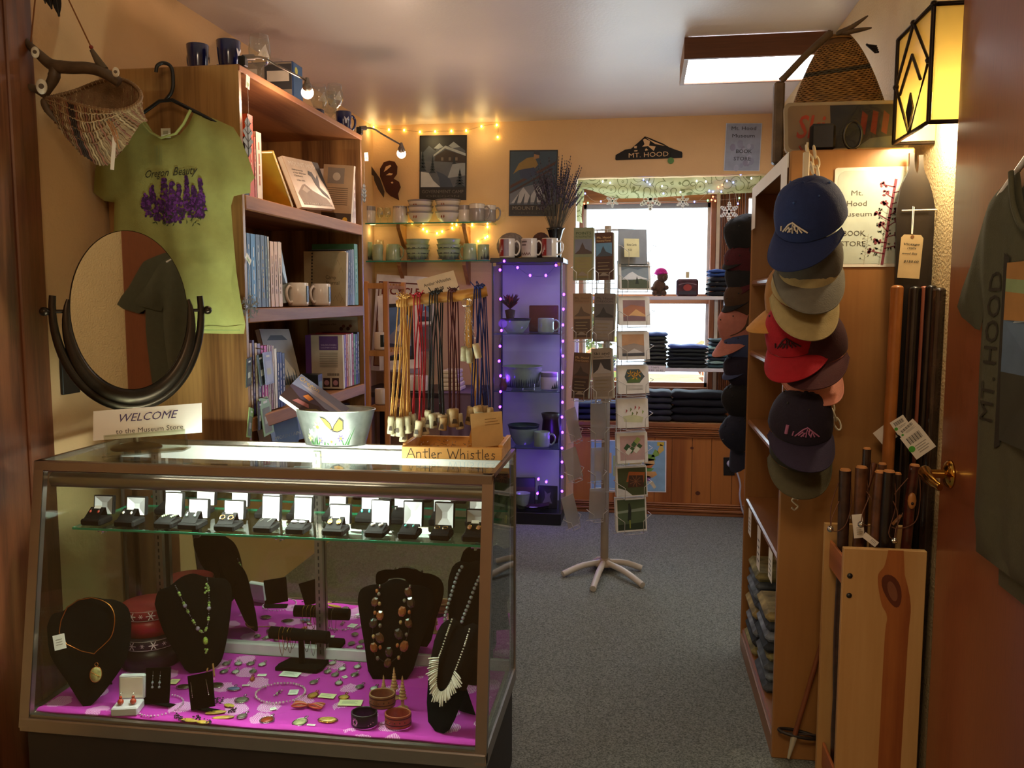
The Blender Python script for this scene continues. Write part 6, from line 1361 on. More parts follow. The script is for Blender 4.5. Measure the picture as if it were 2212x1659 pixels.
def xat(px, Y): return atY(px, 500, Y).x
Ys = YB - .105
def mug2(lab, px, z, r, h, gl, band=None, rz=-.2, hand=True, deco=None, grp=None, Y=None, r2=None):
    def art(m, rr, hh):
        if band: on_mug(m, rr, hh, 0, 6.2832, .74, .985, band, 1, 24)
        if deco == 'leaf':
            for a in (-1.8, -1.5): on_mug_poly(m, rr, hh, [(a - .14, .45), (a, .35), (a + .16, .5), (a + .08, .66), (a - .05, .62)], lf_, 4)
        if deco == 'tree':
            for k in range(11): a = -2.9 + .26 * k; on_mug_poly(m, rr, hh, [(a - .16, .08), (a + .16, .08), (a + .02, .3 + .12 * (k % 3))], celd, 3)
    return mug('mug', lab, (xat(px, Y or Ys), Y or Ys, z + .0006), r, h, gl, rz, hand, art, r2, group=grp)
zu, zl = 1.882, 1.642
mug2('cream mug with a smoky rim at the left end of the upper shelf', 797, zu, .045, .115, crm, gry, 2.5); t = wineglass('stemless clear glass on the upper wall shelf', xat(822, Ys + .02), Ys + .02, zu, .62, None); wineglass('stemless clear glass behind the others on the upper wall shelf', xat(838, Ys), Ys, zu, .6, None)
mug2('straight cream mug with rust leaves beside the bowls, upper shelf', 865, zu, .046, .112, crm, gry, 1.6, True, 'leaf', r2=.05)
for nm, px in (('left', 909), ('right', 968)):
    for k in range(3): bowl('cream bowl with smoky rim, %s of the %s stack on the upper shelf' % (('bottom', 'middle', 'top')[k], nm), (xat(px, Ys), Ys, zu + .0008 + .037 * k), .083, .072, crm, gry, 'cream bowls', leaf=k != 1)
mug2('cream leaf mug between the right bowl stack and the pitcher mug', 1005, zu, .045, .11, crm, gry, 1.8, True, 'leaf'); mug2('large grey white mug with its handle to the right, upper shelf', 1031, zu, .05, .115, gry, crm, -.2, True, Y=Ys - .03); mug2('grey mug at the right end of the upper shelf', 1057, zu, .043, .108, gry, crm, -.1)
mug2('green mug at the far left of the lower shelf', 790, zl, .042, .125, cel, None, 2, True, 'tree'); mug2('green mug with dark leaves at the left of the lower shelf', 815, zl, .034, .105, cel, None, 2, False, 'leaf', Y=Ys - .05); wineglass('clear wine glass at the left of the lower wall shelf', xat(820, Ys + .03), Ys + .03, zl, .8, None)
mug2('green mug with dark trees left of the green bowls', 849, zl, .044, .108, cel, None, -.2, True, 'tree', r2=.05)
for nm, px in (('left', 902), ('right', 969)):
    for k in range(3): bowl('green bowl with dark trees, %s of the %s stack on the lower shelf' % (('bottom', 'middle', 'top')[k], nm), (xat(px, Ys), Ys, zl + .0008 + .034 * k), .078, .07, cel, cel, 'green bowls', trees=True)
mug2('green mug with its handle to the left, lower shelf', 1015, zl, .042, .108, cel, None, 3.0, True, 'tree', r2=.046); mug2('green mug at the right end of the lower shelf', 1044, zl, .038, .102, cel, None, 1.2, True, 'tree')

# ---- pine folding rack and the table of prints behind the whistles
pr_ = wood('pine_rack', 'C48A52', 'A06834', 'Z', 9, .5); RX_0, RX_1, RY0, RY1 = atY(787, 700, 4.6).x, atY(838, 700, 4.6).x, 4.6, 4.95
t = thing('folding_rack', 'narrow pine rack with slatted shelves beside the bookcase', 'rack', (RX_0, RY0, 0))
for x in (RX_0, RX_1 - .024):
    for y in (RY0, RY1): m = MB(); m.box(x, x + .024, y, y + .03, 0, 1.495, pr_, .002); m.obj('post', t, world=True)
for z in (.42, .80, 1.11, 1.485):
    m = MB(); m.box(RX_0 + .0245, RX_1 - .0245, RY0, RY0 + .02, z - .03, z, 'bracket_pine')
    for k in range(5): m.box(RX_0 + .0245, RX_1 - .0245, RY0 + .035 + .06 * k, RY0 + .07 + .06 * k, z - .012, z, 'bracket_pine')
    m.box(RX_0 + .0245, RX_1 - .0245, RY1 + .01, RY1 + .028, z - .03, z, 'bracket_pine')
    for x in (RX_0 + .003, RX_1 - .021): m.box(x, x + .018, RY0 + .031, RY1 - .001, z - .03, z - .012, 'bracket_pine')
    m.obj('shelf', t, world=True)
mug('mug', 'white mug with a dark picture on the pine rack', (RX_0 + .068, RY0 + .075, 1.1108), .034, .10, wht, .9, False, art_photo_mug(-2.2)); mug('mug', 'white mug with a small black mountain low on the pine rack', (RX_0 + .068, RY0 + .075, .8008), .036, .09, wht, 2.2, False, lambda m, r, h: [on_mug_poly(m, r, h, [(-1.8, .5), (-1.4, .82), (-1.0, .52), (-1.4, .66)], blk, 2), on_mug(m, r, h, -1.7, -1.1, .3, .36, blk, 2, 4)])
TZ2 = .83; t = thing('table', 'dark topped table of prints under the pottery shelves', 'table', (-1.3, 5.3, 0)); m = MB(); m.box(-1.745, -.99, 5.02, 5.56, TZ2 - .03, TZ2, pm('dark_table_top', '2A2226', .35, var=.1), .003); m.obj('top', t, world=True)
for x in (-1.73, -1.04):
    for y in (5.04, 5.5): m = MB(); m.box(x, x + .04, y, y + .04, 0, TZ2 - .031, C('3A2C26')); m.obj('leg', t, world=True)
m = MB(); m.grid(lambda u, v: (-1.20 + .205 * u, 5.012 - .012 * math.sin(u * 20) * v, TZ2 + .002 - .55 * v), 30, 8, pm('mauve_cloth', '6A5466', .9, var=.1)); m.grid(lambda u, v: (-1.20 + .205 * u, 5.005 + .5 * v, TZ2 + .003), 4, 4, 'mauve_cloth'); tag(m.obj('table_cloth'), 'mauve grey cloth draped over the right end of the print table', 'cloth')
def leanart(name, lab, cat, tl, tr, bl, Y, base, art, lean=.06, th=.008): A, B, D = atY(*tl, Y + lean), atY(*tr, Y + lean), atY(*bl, Y); F_, w, h = quadframe(A, B, D); m = MB(F_); m.box(0, w, 0, h, -th, 0, C(base, .5)); m.M = F_ @ scl(w, h); art(m); return tag(m.obj(name), lab, cat)
def art_bic(m): P_(m, [(.05, .05), (.95, .05), (.95, .93), (.05, .93)], '6A2C1C', .0004); P_(m, [(.07, .06), (.93, .06), (.93, .915), (.07, .915)], 'E5DCC8', .0008); m.text('BICYCLE', .5, .80, .075, C('7A2A1C', .5), .0014, 'C', .76, .03); P_(m, [(.3, .5), (.6, .74), (.7, .7), (.92, .5)], '8E8E96', .0012); P_(m, [(.52, .67), (.6, .74), (.7, .7), (.62, .66)], 'D5D3D0', .0016); m.disc(.32, .66, .055, C('6E4A34'), .0018); P_(m, [(.07, .06), (.93, .06), (.93, .5), (.07, .52)], 'A97E52', .001)
zt2 = lambda px, py, Y: atY(px, py, Y)
leanart('art_print', 'matted print lettered BICYCLE leaning on the back wall', 'print', (802, 592), (911, 598), (800, 800), 5.44, 'EDE8DE', art_bic)
def art_frame(m): P_(m, [(.06, .05), (.94, .05), (.94, .95), (.06, .95)], 'EEEAE2', .0006); P_(m, [(.14, .12), (.86, .12), (.86, .88), (.14, .88)], '26282A', .001); P_(m, [(.2, .17), (.8, .17), (.8, .83), (.2, .83)], '5E84B4', .0014); P_(m, [(.2, .17), (.8, .17), (.8, .45), (.55, .62), (.4, .52), (.2, .42)], '8E92A6', .0018); P_(m, [(.42, .52), (.55, .62), (.62, .55), (.52, .5)], 'E2E0E2', .0022); P_(m, [(.2, .17), (.8, .17), (.8, .3), (.2, .36)], '3E4660', .0022); P_(m, [(.5, .83), (.8, .83), (.8, .68), (.66, .75)], '1E2A2A', .0024)
leanart('art_print', 'matted black bordered print of a blue mountain on the print table', 'print', (806, 640), (893, 634), (820, 800), 5.26, 'F2EEE6', art_frame, .08); leanart('art_print', 'small matted mountain print right of the blue mountain print', 'print', (893, 650), (932, 648), (897, 702), 5.40, 'F0ECE6', art_frame, .04)
leanart('art_print', 'small dark red print leaning by the mauve cloth', 'print', (894, 706), (932, 704), (896, 760), 5.32, '6A5A62', lambda m: P_(m, [(.1, .1), (.9, .1), (.9, .4), (.5, .6), (.1, .5)], '6E4C4C', .0006), .03)
for lab, px in (('white picture mug at the left on the print table', 884), ('white picture mug at the right on the print table', 908)): mug('mug', lab, (xat(px, 5.12), 5.12, TZ2 + .0008), .038, .098, wht, 2.4, False, art_photo_mug(-2.1))
q = random.Random(2)
for k in range(5): m = MB(); v = (xat(975, 5.2) + q.uniform(-.004, .004), 5.2, TZ2 + .004 + .026 * k); m.box(v[0] - .065 + .004 * k, v[0] + .065 - .004 * k, 5.12, 5.28, v[2], v[2] + .025, pm('ivory_tin', 'D8CBB0', .4, var=.1), .006); tag(m.obj('gift_tin'), 'pale tin on the print table, %s from the bottom of its stack' % nth[k], 'tin', 'pale tins on the print table')

# ================================================================ glass cabinet contents and lights
pg = glow('purple_led', '6A20FF', 40); GYs = GY0 + .13
ll = [(1080, 583), (1081, 646), (1083, 714), (1080, 748), (1078, 780), (1081, 812), (1081, 846), (1080, 879), (1078, 908), (1079, 940)]; rr_ = [(1218, 636), (1217, 668), (1216, 702), (1216, 737), (1216, 769), (1215, 804), (1215, 837), (1215, 869), (1214, 901), (1215, 934), (1214, 968), (1214, 998), (1214, 1030), (1214, 1061)]; tt_ = [(1089, 564), (1118, 578), (1145, 595), (1179, 595), (1201, 573)]
string('purple_lights', 'string of purple lights edging the tall glass cabinet', [ll, rr_, tt_, [(1163, 1035), (1166, 1050), (1161, 1066)]], ll + rr_ + tt_ + [(1163, 1035), (1180, 1041), (1161, 1066)], GY0 - .012, pg, C('3A2A6A', .3), .0068, wr=.0008)
for p in ((1092, 600), (1205, 660), (1205, 800), (1092, 820), (1205, 940), (1150, 1040)): point('purple_glow', atY(*p, GY0 + .09), .55, (.20, .04, 1), .03)
for p in ((1216, 760), (1216, 930), (1080, 700)): point('purple_glow', atY(*p, GY0 - .05), .30, (.20, .04, 1), .03)
def gx(px, Y=GYs): return atY(px, 700, Y).x
z3s, z2s, z1s, z0s = 1.1868, .8328, .4788, .0758
bowl('wide green bowl on the top shelf of the cabinet, under the red flowers', (gx(1113), GYs, z3s), .098, .09, cel, celd); mug2('green mug on the top shelf of the cabinet', 1180, z3s, .05, .092, cel, None, -.1, Y=GYs)
m = MB(); m.box(gx(1143, 5.44), gx(1206, 5.44), 5.44, 5.452, z3s + .001, z3s + .17, C('6E3A22', .5), .004); tag(m.obj('wooden_tile'), 'flat brown wooden board standing behind the green mug', 'board')
q = random.Random(12); v = Vector((gx(1102), GYs, z3s + .03)); m = MB(); m.lathe([(0, 0), (.03, 0), (.022, .05), (.034, .11), (0, .12)], C('2E1C18'), 12, tuple(v))
for k in range(90): a = q.uniform(0, 6.28); e = q.uniform(.7, 1.4); d = Vector((math.cos(a) * math.cos(e), math.sin(a) * math.cos(e), math.sin(e) * .9 + .1)); b = v + Vector((0, 0, .12)); l = q.uniform(.05, .11); m.tube([b, b + d * l * .6, b + d * l + Vector((0, 0, -.01))], [.003, .008, .001], C(('5A1420', '2A1418', '8A2A24', '3A1A2A')[k % 4]), 5)
tag(m.obj('dried_flowers'), 'bunch of dark red dried flowers standing in the cabinet bowl', 'dried flowers')
bowl('large green bowl with dark trees on the middle shelf of the cabinet', (gx(1128), GYs + .02, z2s), .128, .145, cel, cel, trees=True); mug2('cream tumbler with dark trees on the middle shelf of the cabinet', 1188, z2s, .055, .11, crm, gry, 1.8, False, 'tree', Y=GYs)
m = MB(); m.lathe([(0, 0), (.018, 0), (.026, .03), (.012, .06), (.018, .075), (.0, .075)], C('7A4A34', .4), 18, (gx(1087, GY0 + .05), GY0 + .05, z2s)); tag(m.obj('vase'), 'tiny brown vase in front of the large tree bowl', 'vase')
m = MB(); vx = gx(1142, GY0 + .04); [m.tube([(vx + s_ * .035, GY0 + .04, z2s + .002), (vx + s_ * .035, GY0 + .06, z2s + .04)], .0015, chrome, 5) for s_ in (-1, 1)]; m.tube([(vx - .035, GY0 + .04, z2s + .002), (vx + .035, GY0 + .04, z2s + .002)], .0015, chrome, 5); m.tube([(vx - .035, GY0 + .06, z2s + .04), (vx + .035, GY0 + .06, z2s + .04)], .0015, chrome, 5); tag(m.obj('easel'), 'little wire easel before the large tree bowl', 'easel')
bowl('green casserole bowl on the lowest shelf of the cabinet', (gx(1130), GYs + .03, z1s), .1, .125, cel, celd); mug2('round green mug with a dark base on the lowest shelf of the cabinet', 1172, z1s, .05, .095, cel, None, -.1, Y=GY0 + .08)
m = MB(); m.lathe([(0, 0), (.05, 0), (.058, .06), (.05, .15), (.06, .19), (.052, .19), (.045, .15), (0, .02)], C('2E1814', .35), 22, (gx(1190, 5.42), 5.42, z1s)); tag(m.obj('vase'), 'dark brown pot behind the round green mug', 'vase')
bowl('small pierced green pot on the cabinet floor', (gx(1128, GY0 + .1), GY0 + .1, z0s), .052, .1, cel, cel)
m = MB(frame((gx(1112, 5.4), 5.34, z0s), (1, .1, 0), (0, .2, 1))); m.box(.012, .14, .008, .18, -.045, 0, C('1B1416', .5), .004); m.box(.012, .14, .09, .12, 0, .001, C('4A2218', .5)); tag(m.obj('gift_box'), 'dark box leaning at the back of the cabinet floor', 'box')
m = MB(frame((gx(1164, 5.34), 5.29, z0s), (1, 0, 0), (0, .15, 1))); m.box(0, .125, 0, .145, -.02, 0, C('15120F', .4), .003); m.M = m.M @ T(.025, .025, .0006) @ scl(.075, .1); m.rect(0, 1, 0, 1, C('2A2622'), 0); P_(m, [(.1, .1), (.9, .1), (.7, .5), (.8, .8), (.5, .7), (.25, .9), (.3, .45)], '7A7268', .0006); tag(m.obj('photo_frame'), 'black framed photo on the cabinet floor', 'frame')
m = MB(); v = Vector((gx(1152, GY0 + .06), GY0 + .065, z0s + .001)); m.grid(lambda u, w: v + Vector(((u - .5) * .2, (w - .5) * .1, .012 + .05 * abs(u - .5) ** 1.5 + .03 * abs(w - .5))), 14, 6, C('3A1A14', .4)); m.grid(lambda u, w: v + Vector(((u - .5) * .2, (w - .5) * .1, .001 + .05 * abs(u - .5) ** 1.5 + .03 * abs(w - .5))), 14, 6, C('3A1A14', .4)); m.box(v.x - .02, v.x + .03, v.y - .03, v.y - .01, v.z + .022, v.z + .023, paper); tag(m.obj('leaf_dish'), 'dark leaf shaped dish with a white tag at the cabinet front', 'dish')
# on top of the cabinet
def art_red(m, r, h): on_mug(m, r, h, -2.75, -1.1, .1, .96, C('8A8088', .3), 2, 10); on_mug(m, r, h, -2.75, -1.75, .1, .96, C('8C1C20', .3), 3, 8); [on_mug_poly(m, r, h, [(-2.5 + .2 * k, .2 + .1 * k), (-2.3 + .2 * k, .2 + .1 * k), (-2.35 + .2 * k, .5 + .1 * k)], C('C9BAB4', .3), 4) for k in range(3)]
def art_grey(m, r, h): on_mug(m, r, h, -2.75, -1.1, .1, .96, C('B4A8A4', .3), 2, 10); [on_mug_poly(m, r, h, [(-2.7 + .3 * k, .12), (-2.3 + .3 * k, .12), (-2.5 + .3 * k, .3)], C('5A3A34', .3), 3) for k in range(5)]; on_mug(m, r, h, -2.5, -1.6, .78, .86, C('5A504C', .3), 3, 6); on_mug(m, r, h, -2.4, -1.7, .62, .69, C('5A504C', .3), 3, 6)
for k, (px, ar) in enumerate(((1096, art_red), (1143, art_grey), (1187, art_red))): mug('mug', 'white mug with a printed picture, %s of three along the cabinet top' % nth[k], (gx(px, GY0 + .06), GY0 + .06, GZ + .0006), .048, .118, wht, -.15, True, ar, group='mugs on the cabinet top')
for lab, px, c, w in (('shaggy grey hat lying behind the mugs on the cabinet top', 1104, '7A6E66', .1), ('dark brown hat lying behind the mugs on the cabinet top', 1168, '4A2A20', .07)): m = MB(); m.sphere((gx(px, 5.42), 5.42, GZ + .085), .085, pm('felt_' + c, c, .95, var=.3, sc=60, bump=1), 18, (w * 11, .9, 1)); tag(m.obj('hat'), lab, 'hat')
vv = Vector((gx(1199, 5.38), 5.38, GZ + .0006)); vt = thing('vase', 'tall black vase of dried lavender on the cabinet top', 'vase', vv); m = MB(); m.lathe([(0, .001), (.036, 0), (.038, .03), (.034, .12), (.05, .175), (.06, .19), (.055, .19), (.03, .12), (0, .1)], C('101012', .15), 24); m.obj('body', vt)
q = random.Random(17); m = MB(); m2 = MB()
for k in range(150):
    a = q.uniform(0, 6.28); s_ = q.random() ** .6; d = Vector((math.cos(a) * s_ * .42 + .02, math.sin(a) * s_ * .12, 1)).normalized(); l = q.uniform(.26, .53) * (1 - .25 * s_); b = Vector((math.cos(a) * .02, math.sin(a) * .02, .16)); e = b + d * l + Vector((.06 * s_ * (1 if d.x > 0 else -.4) * q.random(), 0, -.02 * s_)); md = b.lerp(e, .6) + Vector((0, 0, .015)); m.tube([b, md, e], .0011, C('5E5648', .9), 3, caps=False)
    for j in range(7): p = md.lerp(e, .35 + .65 * j / 6); m2.sphere(p, .0052 - .0004 * j, C(('4A4250', '5A5062', '3A3440')[j % 3], .9), 5, (1, 1, 1.4))
m.obj('stem', vt); m2.obj('flowers', vt)
# ================================================================ revolving card rack
wire = pm('white_wire', 'C9C4BC', .4, .3, var=0); polem = pm('beige_metal', 'A89A86', .4, .2, var=.05)
SX, SY = -.174, 4.353
sr = thing('card_rack', 'free standing revolving wire card rack on a five legged white base', 'card rack', (SX, SY, 0))
m = MB(); m.lathe([(0, .062), (.025, .062), (.032, .055), (.066, .040), (.07, .03), (.0, .03)], polem, 26, (SX, SY, 0)); m.obj('base_plate', sr, world=True)
m = MB(); m.tube([(SX, SY, .06), (SX, SY, 1.0)], .0205, polem, 16); m.tube([(SX, SY, .88), (SX, SY, .90)], .026, polem, 16); m.tube([(SX, SY, 1.0), (SX, SY, 1.76)], .0165, polem, 14); m.obj('pole', sr, world=True)
for px, py in ((1216, 1240), (1281, 1272), (1388, 1264), (1386, 1227), (1284, 1214)):
    e = atZ(px, py, .0165); m = MB(); c_ = Vector((SX, SY, .045)); m.tube(bez([c_.lerp(e, .1), c_.lerp(e, .55) + Vector((0, 0, .012)), e], 6), .0155, pm('cream_leg', 'D2CBBC', .4, var=.04), 12); m.obj('leg', sr, world=True)
def pocket(o, xd, w, h, wide=True):
    """Wire pocket: rails in front of a card of width w and height h standing at o."""
    F_ = frame(o, xd, (0, 0, 1)); m = MB(F_)
    m.tube([(-.006, h * .55, -.02), (-.008, h * .52, .016), (w * .2, h * .34, .020), (w * .2, -.006, .020), (w * .2, -.008, -.02)], .0016, wire, 5); m.tube([(w + .006, h * .55, -.02), (w + .008, h * .52, .016), (w * .8, h * .34, .020), (w * .8, -.006, .020), (w * .8, -.008, -.02)], .0016, wire, 5)
    m.tube([(-.006, -.008, -.024), (w + .006, -.008, -.024)], .0016, wire, 5); m.tube([(w * .2, -.008, .019), (w * .8, -.008, .019)], .0016, wire, 5); return m.obj('wire_pocket', sr, world=True)
def pic(m, kind):
    Q = lambda p, c, z: m.poly(p, C(c, .5), z)
    if kind == 'mtn': Q([(.05, .04), (.95, .04), (.95, .96), (.05, .96)], '8E9CA4', .0004); Q([(.05, .7), (.3, .8), (.6, .74), (.95, .85), (.95, .96), (.05, .96)], '6F7E88', .0007); Q([(.05, .36), (.3, .6), (.42, .66), (.6, .52), (.95, .38)], 'E6E9EA', .001); Q([(.05, .04), (.95, .04), (.95, .3), (.7, .4), (.4, .34), (.05, .36)], '55604C', .0013); Q([(.5, .2), (.56, .5), (.62, .2)], '2F3A34', .0016)
    elif kind == 'sun': Q([(.12, .14), (.86, .14), (.86, .92), (.12, .92)], 'B87A5E', .0004); Q([(.12, .6), (.4, .75), (.86, .66), (.86, .92), (.12, .92)], '9A7A7A', .0007); Q([(.3, .34), (.55, .58), (.86, .36), (.86, .24), (.3, .24)], 'E2B27A', .001); Q([(.12, .14), (.86, .14), (.86, .3), (.4, .34), (.12, .3)], '8A6A6E', .0012)
    elif kind == 'sky': Q([(.1, .12), (.84, .12), (.84, .94), (.1, .94)], 'A89A8E', .0004); Q([(.1, .5), (.5, .6), (.84, .5), (.84, .94), (.1, .94)], 'C79A72', .0006); Q([(.2, .2), (.5, .4), (.84, .22)], 'D9D3CC', .001); Q([(.1, .12), (.84, .12), (.84, .24), (.1, .22)], '55565A', .0012)
    elif kind == 'lily':
        Q([(.2, .62), (.3, .9), (.7, .9), (.88, .62), (.7, .38), (.3, .38)], '4E5E5E', .0005); Q([(.26, .4), (.7, .4), (.75, .55), (.4, .58)], '5E7A44', .0008)
        for x, y in ((.42, .72), (.66, .72), (.55, .62)): [Q([(x, y), (x + .16 * math.cos(a), y + .16 * math.sin(a)), (x + .09 * math.cos(a + .5), y + .09 * math.sin(a + .5))], 'E0A832', .001) for a in (.6, 1.6, 2.6, 3.8, 5.2)]
        for k in range(4): m.rect(.25, .8, .27 - .05 * k, .285 - .05 * k, C('8A867A'), .0006)
    elif kind == 'bloom': Q([(.2, .2), (.8, .15), (.85, .35), (.5, .45), (.15, .4)], 'D5D9AE', .0004); [Q([(x, y), (x + .07, y + .1), (x + .02, y + .16)], c, .0008) for x, y, c in ((.25, .5, 'B05A5A'), (.4, .55, '7A8A4A'), (.55, .62, 'B04A4A'), (.68, .6, 'C06A6A'), (.8, .45, '8FB05A'), (.45, .4, '6E8A4A'), (.6, .42, '8A7A4A'))]
    elif kind == 'white': Q([(.08, .08), (.92, .08), (.92, .92), (.08, .92)], 'C9A8A4', .0004); [Q([(x, y), (x + .14, y + .16), (x + .02, y + .26), (x - .1, y + .1)], c, .0009 + i * .0001) for i, (x, y, c) in enumerate(((.3, .4, '3A5A3A'), (.55, .5, '4A6E44'), (.7, .4, '3E5E3A'), (.45, .3, '44643E'), (.35, .25, 'E8E8DC'), (.62, .3, 'E4E6D8'), (.65, .62, 'A8B86A')))]
    elif kind == 'mill': Q([(.02, .02), (.98, .02), (.98, .98), (.02, .98)], '4A5230', .0004); Q([(.3, .5), (.9, .45), (.95, .8), (.4, .85)], 'B0602E', .0008); Q([(.35, .3), (.9, .3), (.88, .7), (.4, .72)], '4A2E20', .001); [m.line([(.62, .5), (.62 + .2 * math.cos(k * .7), .5 + .2 * math.sin(k * .7))], .02, C('8A5A3A'), .0014) for k in range(9)]; Q([(.02, .02), (.5, .02), (.3, .2), (.02, .3)], 'D9D9D6', .0012)
    elif kind == 'heron': Q([(.03, .03), (.97, .03), (.97, .97), (.03, .97)], '55684A', .0004); Q([(.03, .55), (.97, .6), (.97, .7), (.03, .62)], '8FA08E', .0007); Q([(.36, .3), (.48, .34), (.5, .66), (.46, .86), (.4, .84), (.4, .66)], '2E3630', .001); Q([(.03, .03), (.97, .03), (.97, .25), (.03, .2)], '2E3C2A', .0008); m.rect(.42, .46, .08, .34, C('9AA03E'), .001)
yaw = .42; xd = Vector((math.cos(yaw), math.sin(yaw), 0)); c0 = atY(1338, 700, SY - .10).x; cw = .172; O0 = Vector((c0, SY - .10, 0))
for k, (yt, yb2, kind, lab) in enumerate(((563, 626, 'mtn', 'card of a white peak under grey clouds'), (640, 703, 'sun', 'card of an orange sunset peak'), (716, 778, 'sky', 'card of glowing clouds over a peak'), (790, 852, 'lily', 'white card of yellow lilies'), (862, 926, 'bloom', 'pale card of small red blossoms'), (936, 1003, 'white', 'card of white flowers on rose ground'), (1010, 1076, 'mill', 'card of an orange covered bridge scene'), (1078, 1152, 'heron', 'green card of a figure by a stream'))):
    z0 = atY(1370, yb2, O0.y).z; h = (atY(1370, yt, O0.y).z - z0) * .97
    for j in (2, 1, 0):
        o = Vector((c0 - .004 * j, O0.y + .006 * j, z0 + .003 * j)); F_ = frame(o, xd, (0, .14, 1)); m = MB(F_); m.box(0, cw - .006, 0, h, -.003, 0, C(('EEEDE6', 'E4E6E6', 'D9DCE2')[j], .6))
        if j == 0: m.M = F_ @ T(.003, .003, 0) @ scl(cw - .012, h - .006); m.rect(0, 1, 0, 1, C('ECE9E0', .6), .0002); pic(m, kind)
        tag(m.obj('greeting_card'), lab + (' on the rack' if j == 0 else ', %s spare behind it' % nth[j - 1]), 'card', 'cards on the revolving rack')
    pocket(Vector((c0, O0.y - .002, z0 - .002)), xd, cw, h)
F_ = frame(Vector((c0 + .02, O0.y, atY(1360, 555, O0.y).z)), xd, (0, .1, 1)); m = MB(F_); m.box(0, .08, 0, .09, -.001, 0, C('E8DFA8')); m.text('Note Cards', .04, .055, .011, ink, .0005, 'C', .05); m.text('4.50', .03, .03, .011, ink, .0005, 'C', .02); tag(m.obj('price_card'), 'yellow Note Cards price card in the top right pocket of the rack', 'card')
m = MB(F_ @ T(-.02, -.03, -.02)); m.box(0, .15, 0, .17, -.004, 0, C('8F9498', .5)); tag(m.obj('greeting_card'), 'grey card backs in the top right pocket, behind the yellow price card', 'card'); pocket(F_ @ Vector((-.02, -.035, 0)), xd, cw, .17)
yl = -.10; xl = Vector((math.cos(yl), math.sin(yl), 0)); YL = SY - .13
def brochure(lab, tl, tr, bl, c, art, n=5):
    A, B, D = atY(*tl, YL + .02), atY(*tr, YL + .012), atY(*bl, YL); F_, w, h = quadframe(A, B, D); m = MB(F_); m.box(0, w, 0, h, -.004, 0, C(c, .4)); m.M = F_ @ scl(w, h); art(m); tag(m.obj('brochure'), lab, 'brochure', 'brochures on the revolving rack')
    m = MB(F_); m.box(.001, w + .004, .003, h - .003, -.028, -.0045, C('C3C8B4', .7)); tag(m.obj('brochure'), 'stack of spares behind the ' + lab, 'brochure', 'spare brochures on the rack'); pocket(D + Vector((0, -.002, -.004)), xl, w, h * .5)
def bro(top, pk, c2, t1, t2='', c3='D9B27A'):
    def f(m): Q = lambda p, c, z: m.poly(p, C(c, .5), z); Q([(.06, .5), (.94, .5), (.94, .78), (.06, .78)], pk, .0004); Q([(.06, .5), (.3, .58), (.45, .72), (.6, .6), (.94, .54), (.94, .5)], c2, .0007); m.text(t1, .5, .87, .05, C(c3), .0008, 'C', .78, .01); t2 and m.text(t2, .5, .81, .04, C(c3), .0008, 'C', .8); Q([(.06, .04), (.94, .04), (.94, .44), (.06, .44)], top, .0004); [m.rect(.14, .8 - .1 * (k % 2), .36 - .07 * k, .375 - .07 * k, C('8A7A5A'), .0008) for k in range(4)]; Q([(.2, .09), (.45, .17), (.6, .14), (.8, .09)], '8E8070', .001)
    return f
brochure('pale green hiking trails brochure, top left of the rack', (1240, 492), (1282, 491), (1238, 606), '7A8060', bro('8A8050', '6E7280', '4A3A34', 'POINTS', 'Mt. Hood Area Trails', '3E4E2E')); brochure('brown brochure lettered Mt. Hood National Forest, top right', (1288, 503), (1327, 501), (1286, 606), '4E2A1A', bro('3E2216', '5E8AA8', '3E4650', 'Mt. Hood', 'National Forest'))
brochure('tan sepia brochure lettered Mt. Hood, middle left', (1239, 634), (1278, 633), (1238, 733), '8A6A4E', bro('4E3A2C', '8A7058', '5E4A3A', 'Mt. Hood', 'Wilderness', '6A4E38')); brochure('grey photo brochure lettered Mt. Hood OREGON, middle right', (1281, 633), (1326, 634), (1280, 737), '6E625E', bro('8A8078', '55504E', '2E2A2A', 'Mt. Hood', 'OREGON', '3A3230'))
brochure('dark sepia brochure with an orange sticker, bottom left', (1241, 761), (1277, 763), (1234, 860), '5A3E2E', bro('3A2620', '5E4A40', '3E302A', 'Mt. Hood', 'Cross Country')); brochure('white brochure lettered Ski and Snowshoe Trails, bottom right', (1283, 753), (1327, 751), (1281, 862), 'A89C8E', bro('8E8274', '3A3636', 'A8A29C', 'Ski and', 'Snowshoe Trails', '2E2A28'))
clr = pm('clear_pocket', 'B4B0AC', .35, alpha=.55, var=.05)
for k, (tl, tr, bl) in enumerate((((1240, 884), (1263, 874), (1234, 955)), ((1232, 972), (1262, 960), (1230, 1040)), ((1234, 1072), (1260, 1060), (1228, 1142)), ((1276, 872), (1309, 870), (1276, 950)), ((1278, 968), (1306, 966), (1276, 1040)), ((1274, 1056), (1308, 1054), (1272, 1122)))):
    F_, w, h = quadframe(atY(*tl, SY - .10), atY(*tr, SY - .06), atY(*bl, SY - .10)); m = MB(F_); m.box(0, w, 0, h, -.003, 0, clr); m.obj('card_pocket', sr, world=True); pocket(F_ @ Vector((0, -.004, .002)), F_.to_3x3() @ Vector((1, 0, 0)), w, h * .6)
m = MB()
for a in range(8):
    x, y = SX + .075 * math.cos(a * .785), SY + .05 * math.sin(a * .785); m.tube([(x, y, .42), (x, y, 1.74)], .0019, wire, 5)
for z in (.42, .75, 1.1, 1.45, 1.74): m.tube([(SX + .075 * math.cos(a * .785), SY + .05 * math.sin(a * .785), z) for a in range(8)], .0018, wire, 5, closed=True); m.tube([(SX - .075, SY, z), (SX + .075, SY, z)], .0018, wire, 5); m.tube([(SX, SY - .05, z), (SX, SY + .05, z)], .0018, wire, 5)
m.obj('wire_frame', sr, world=True)

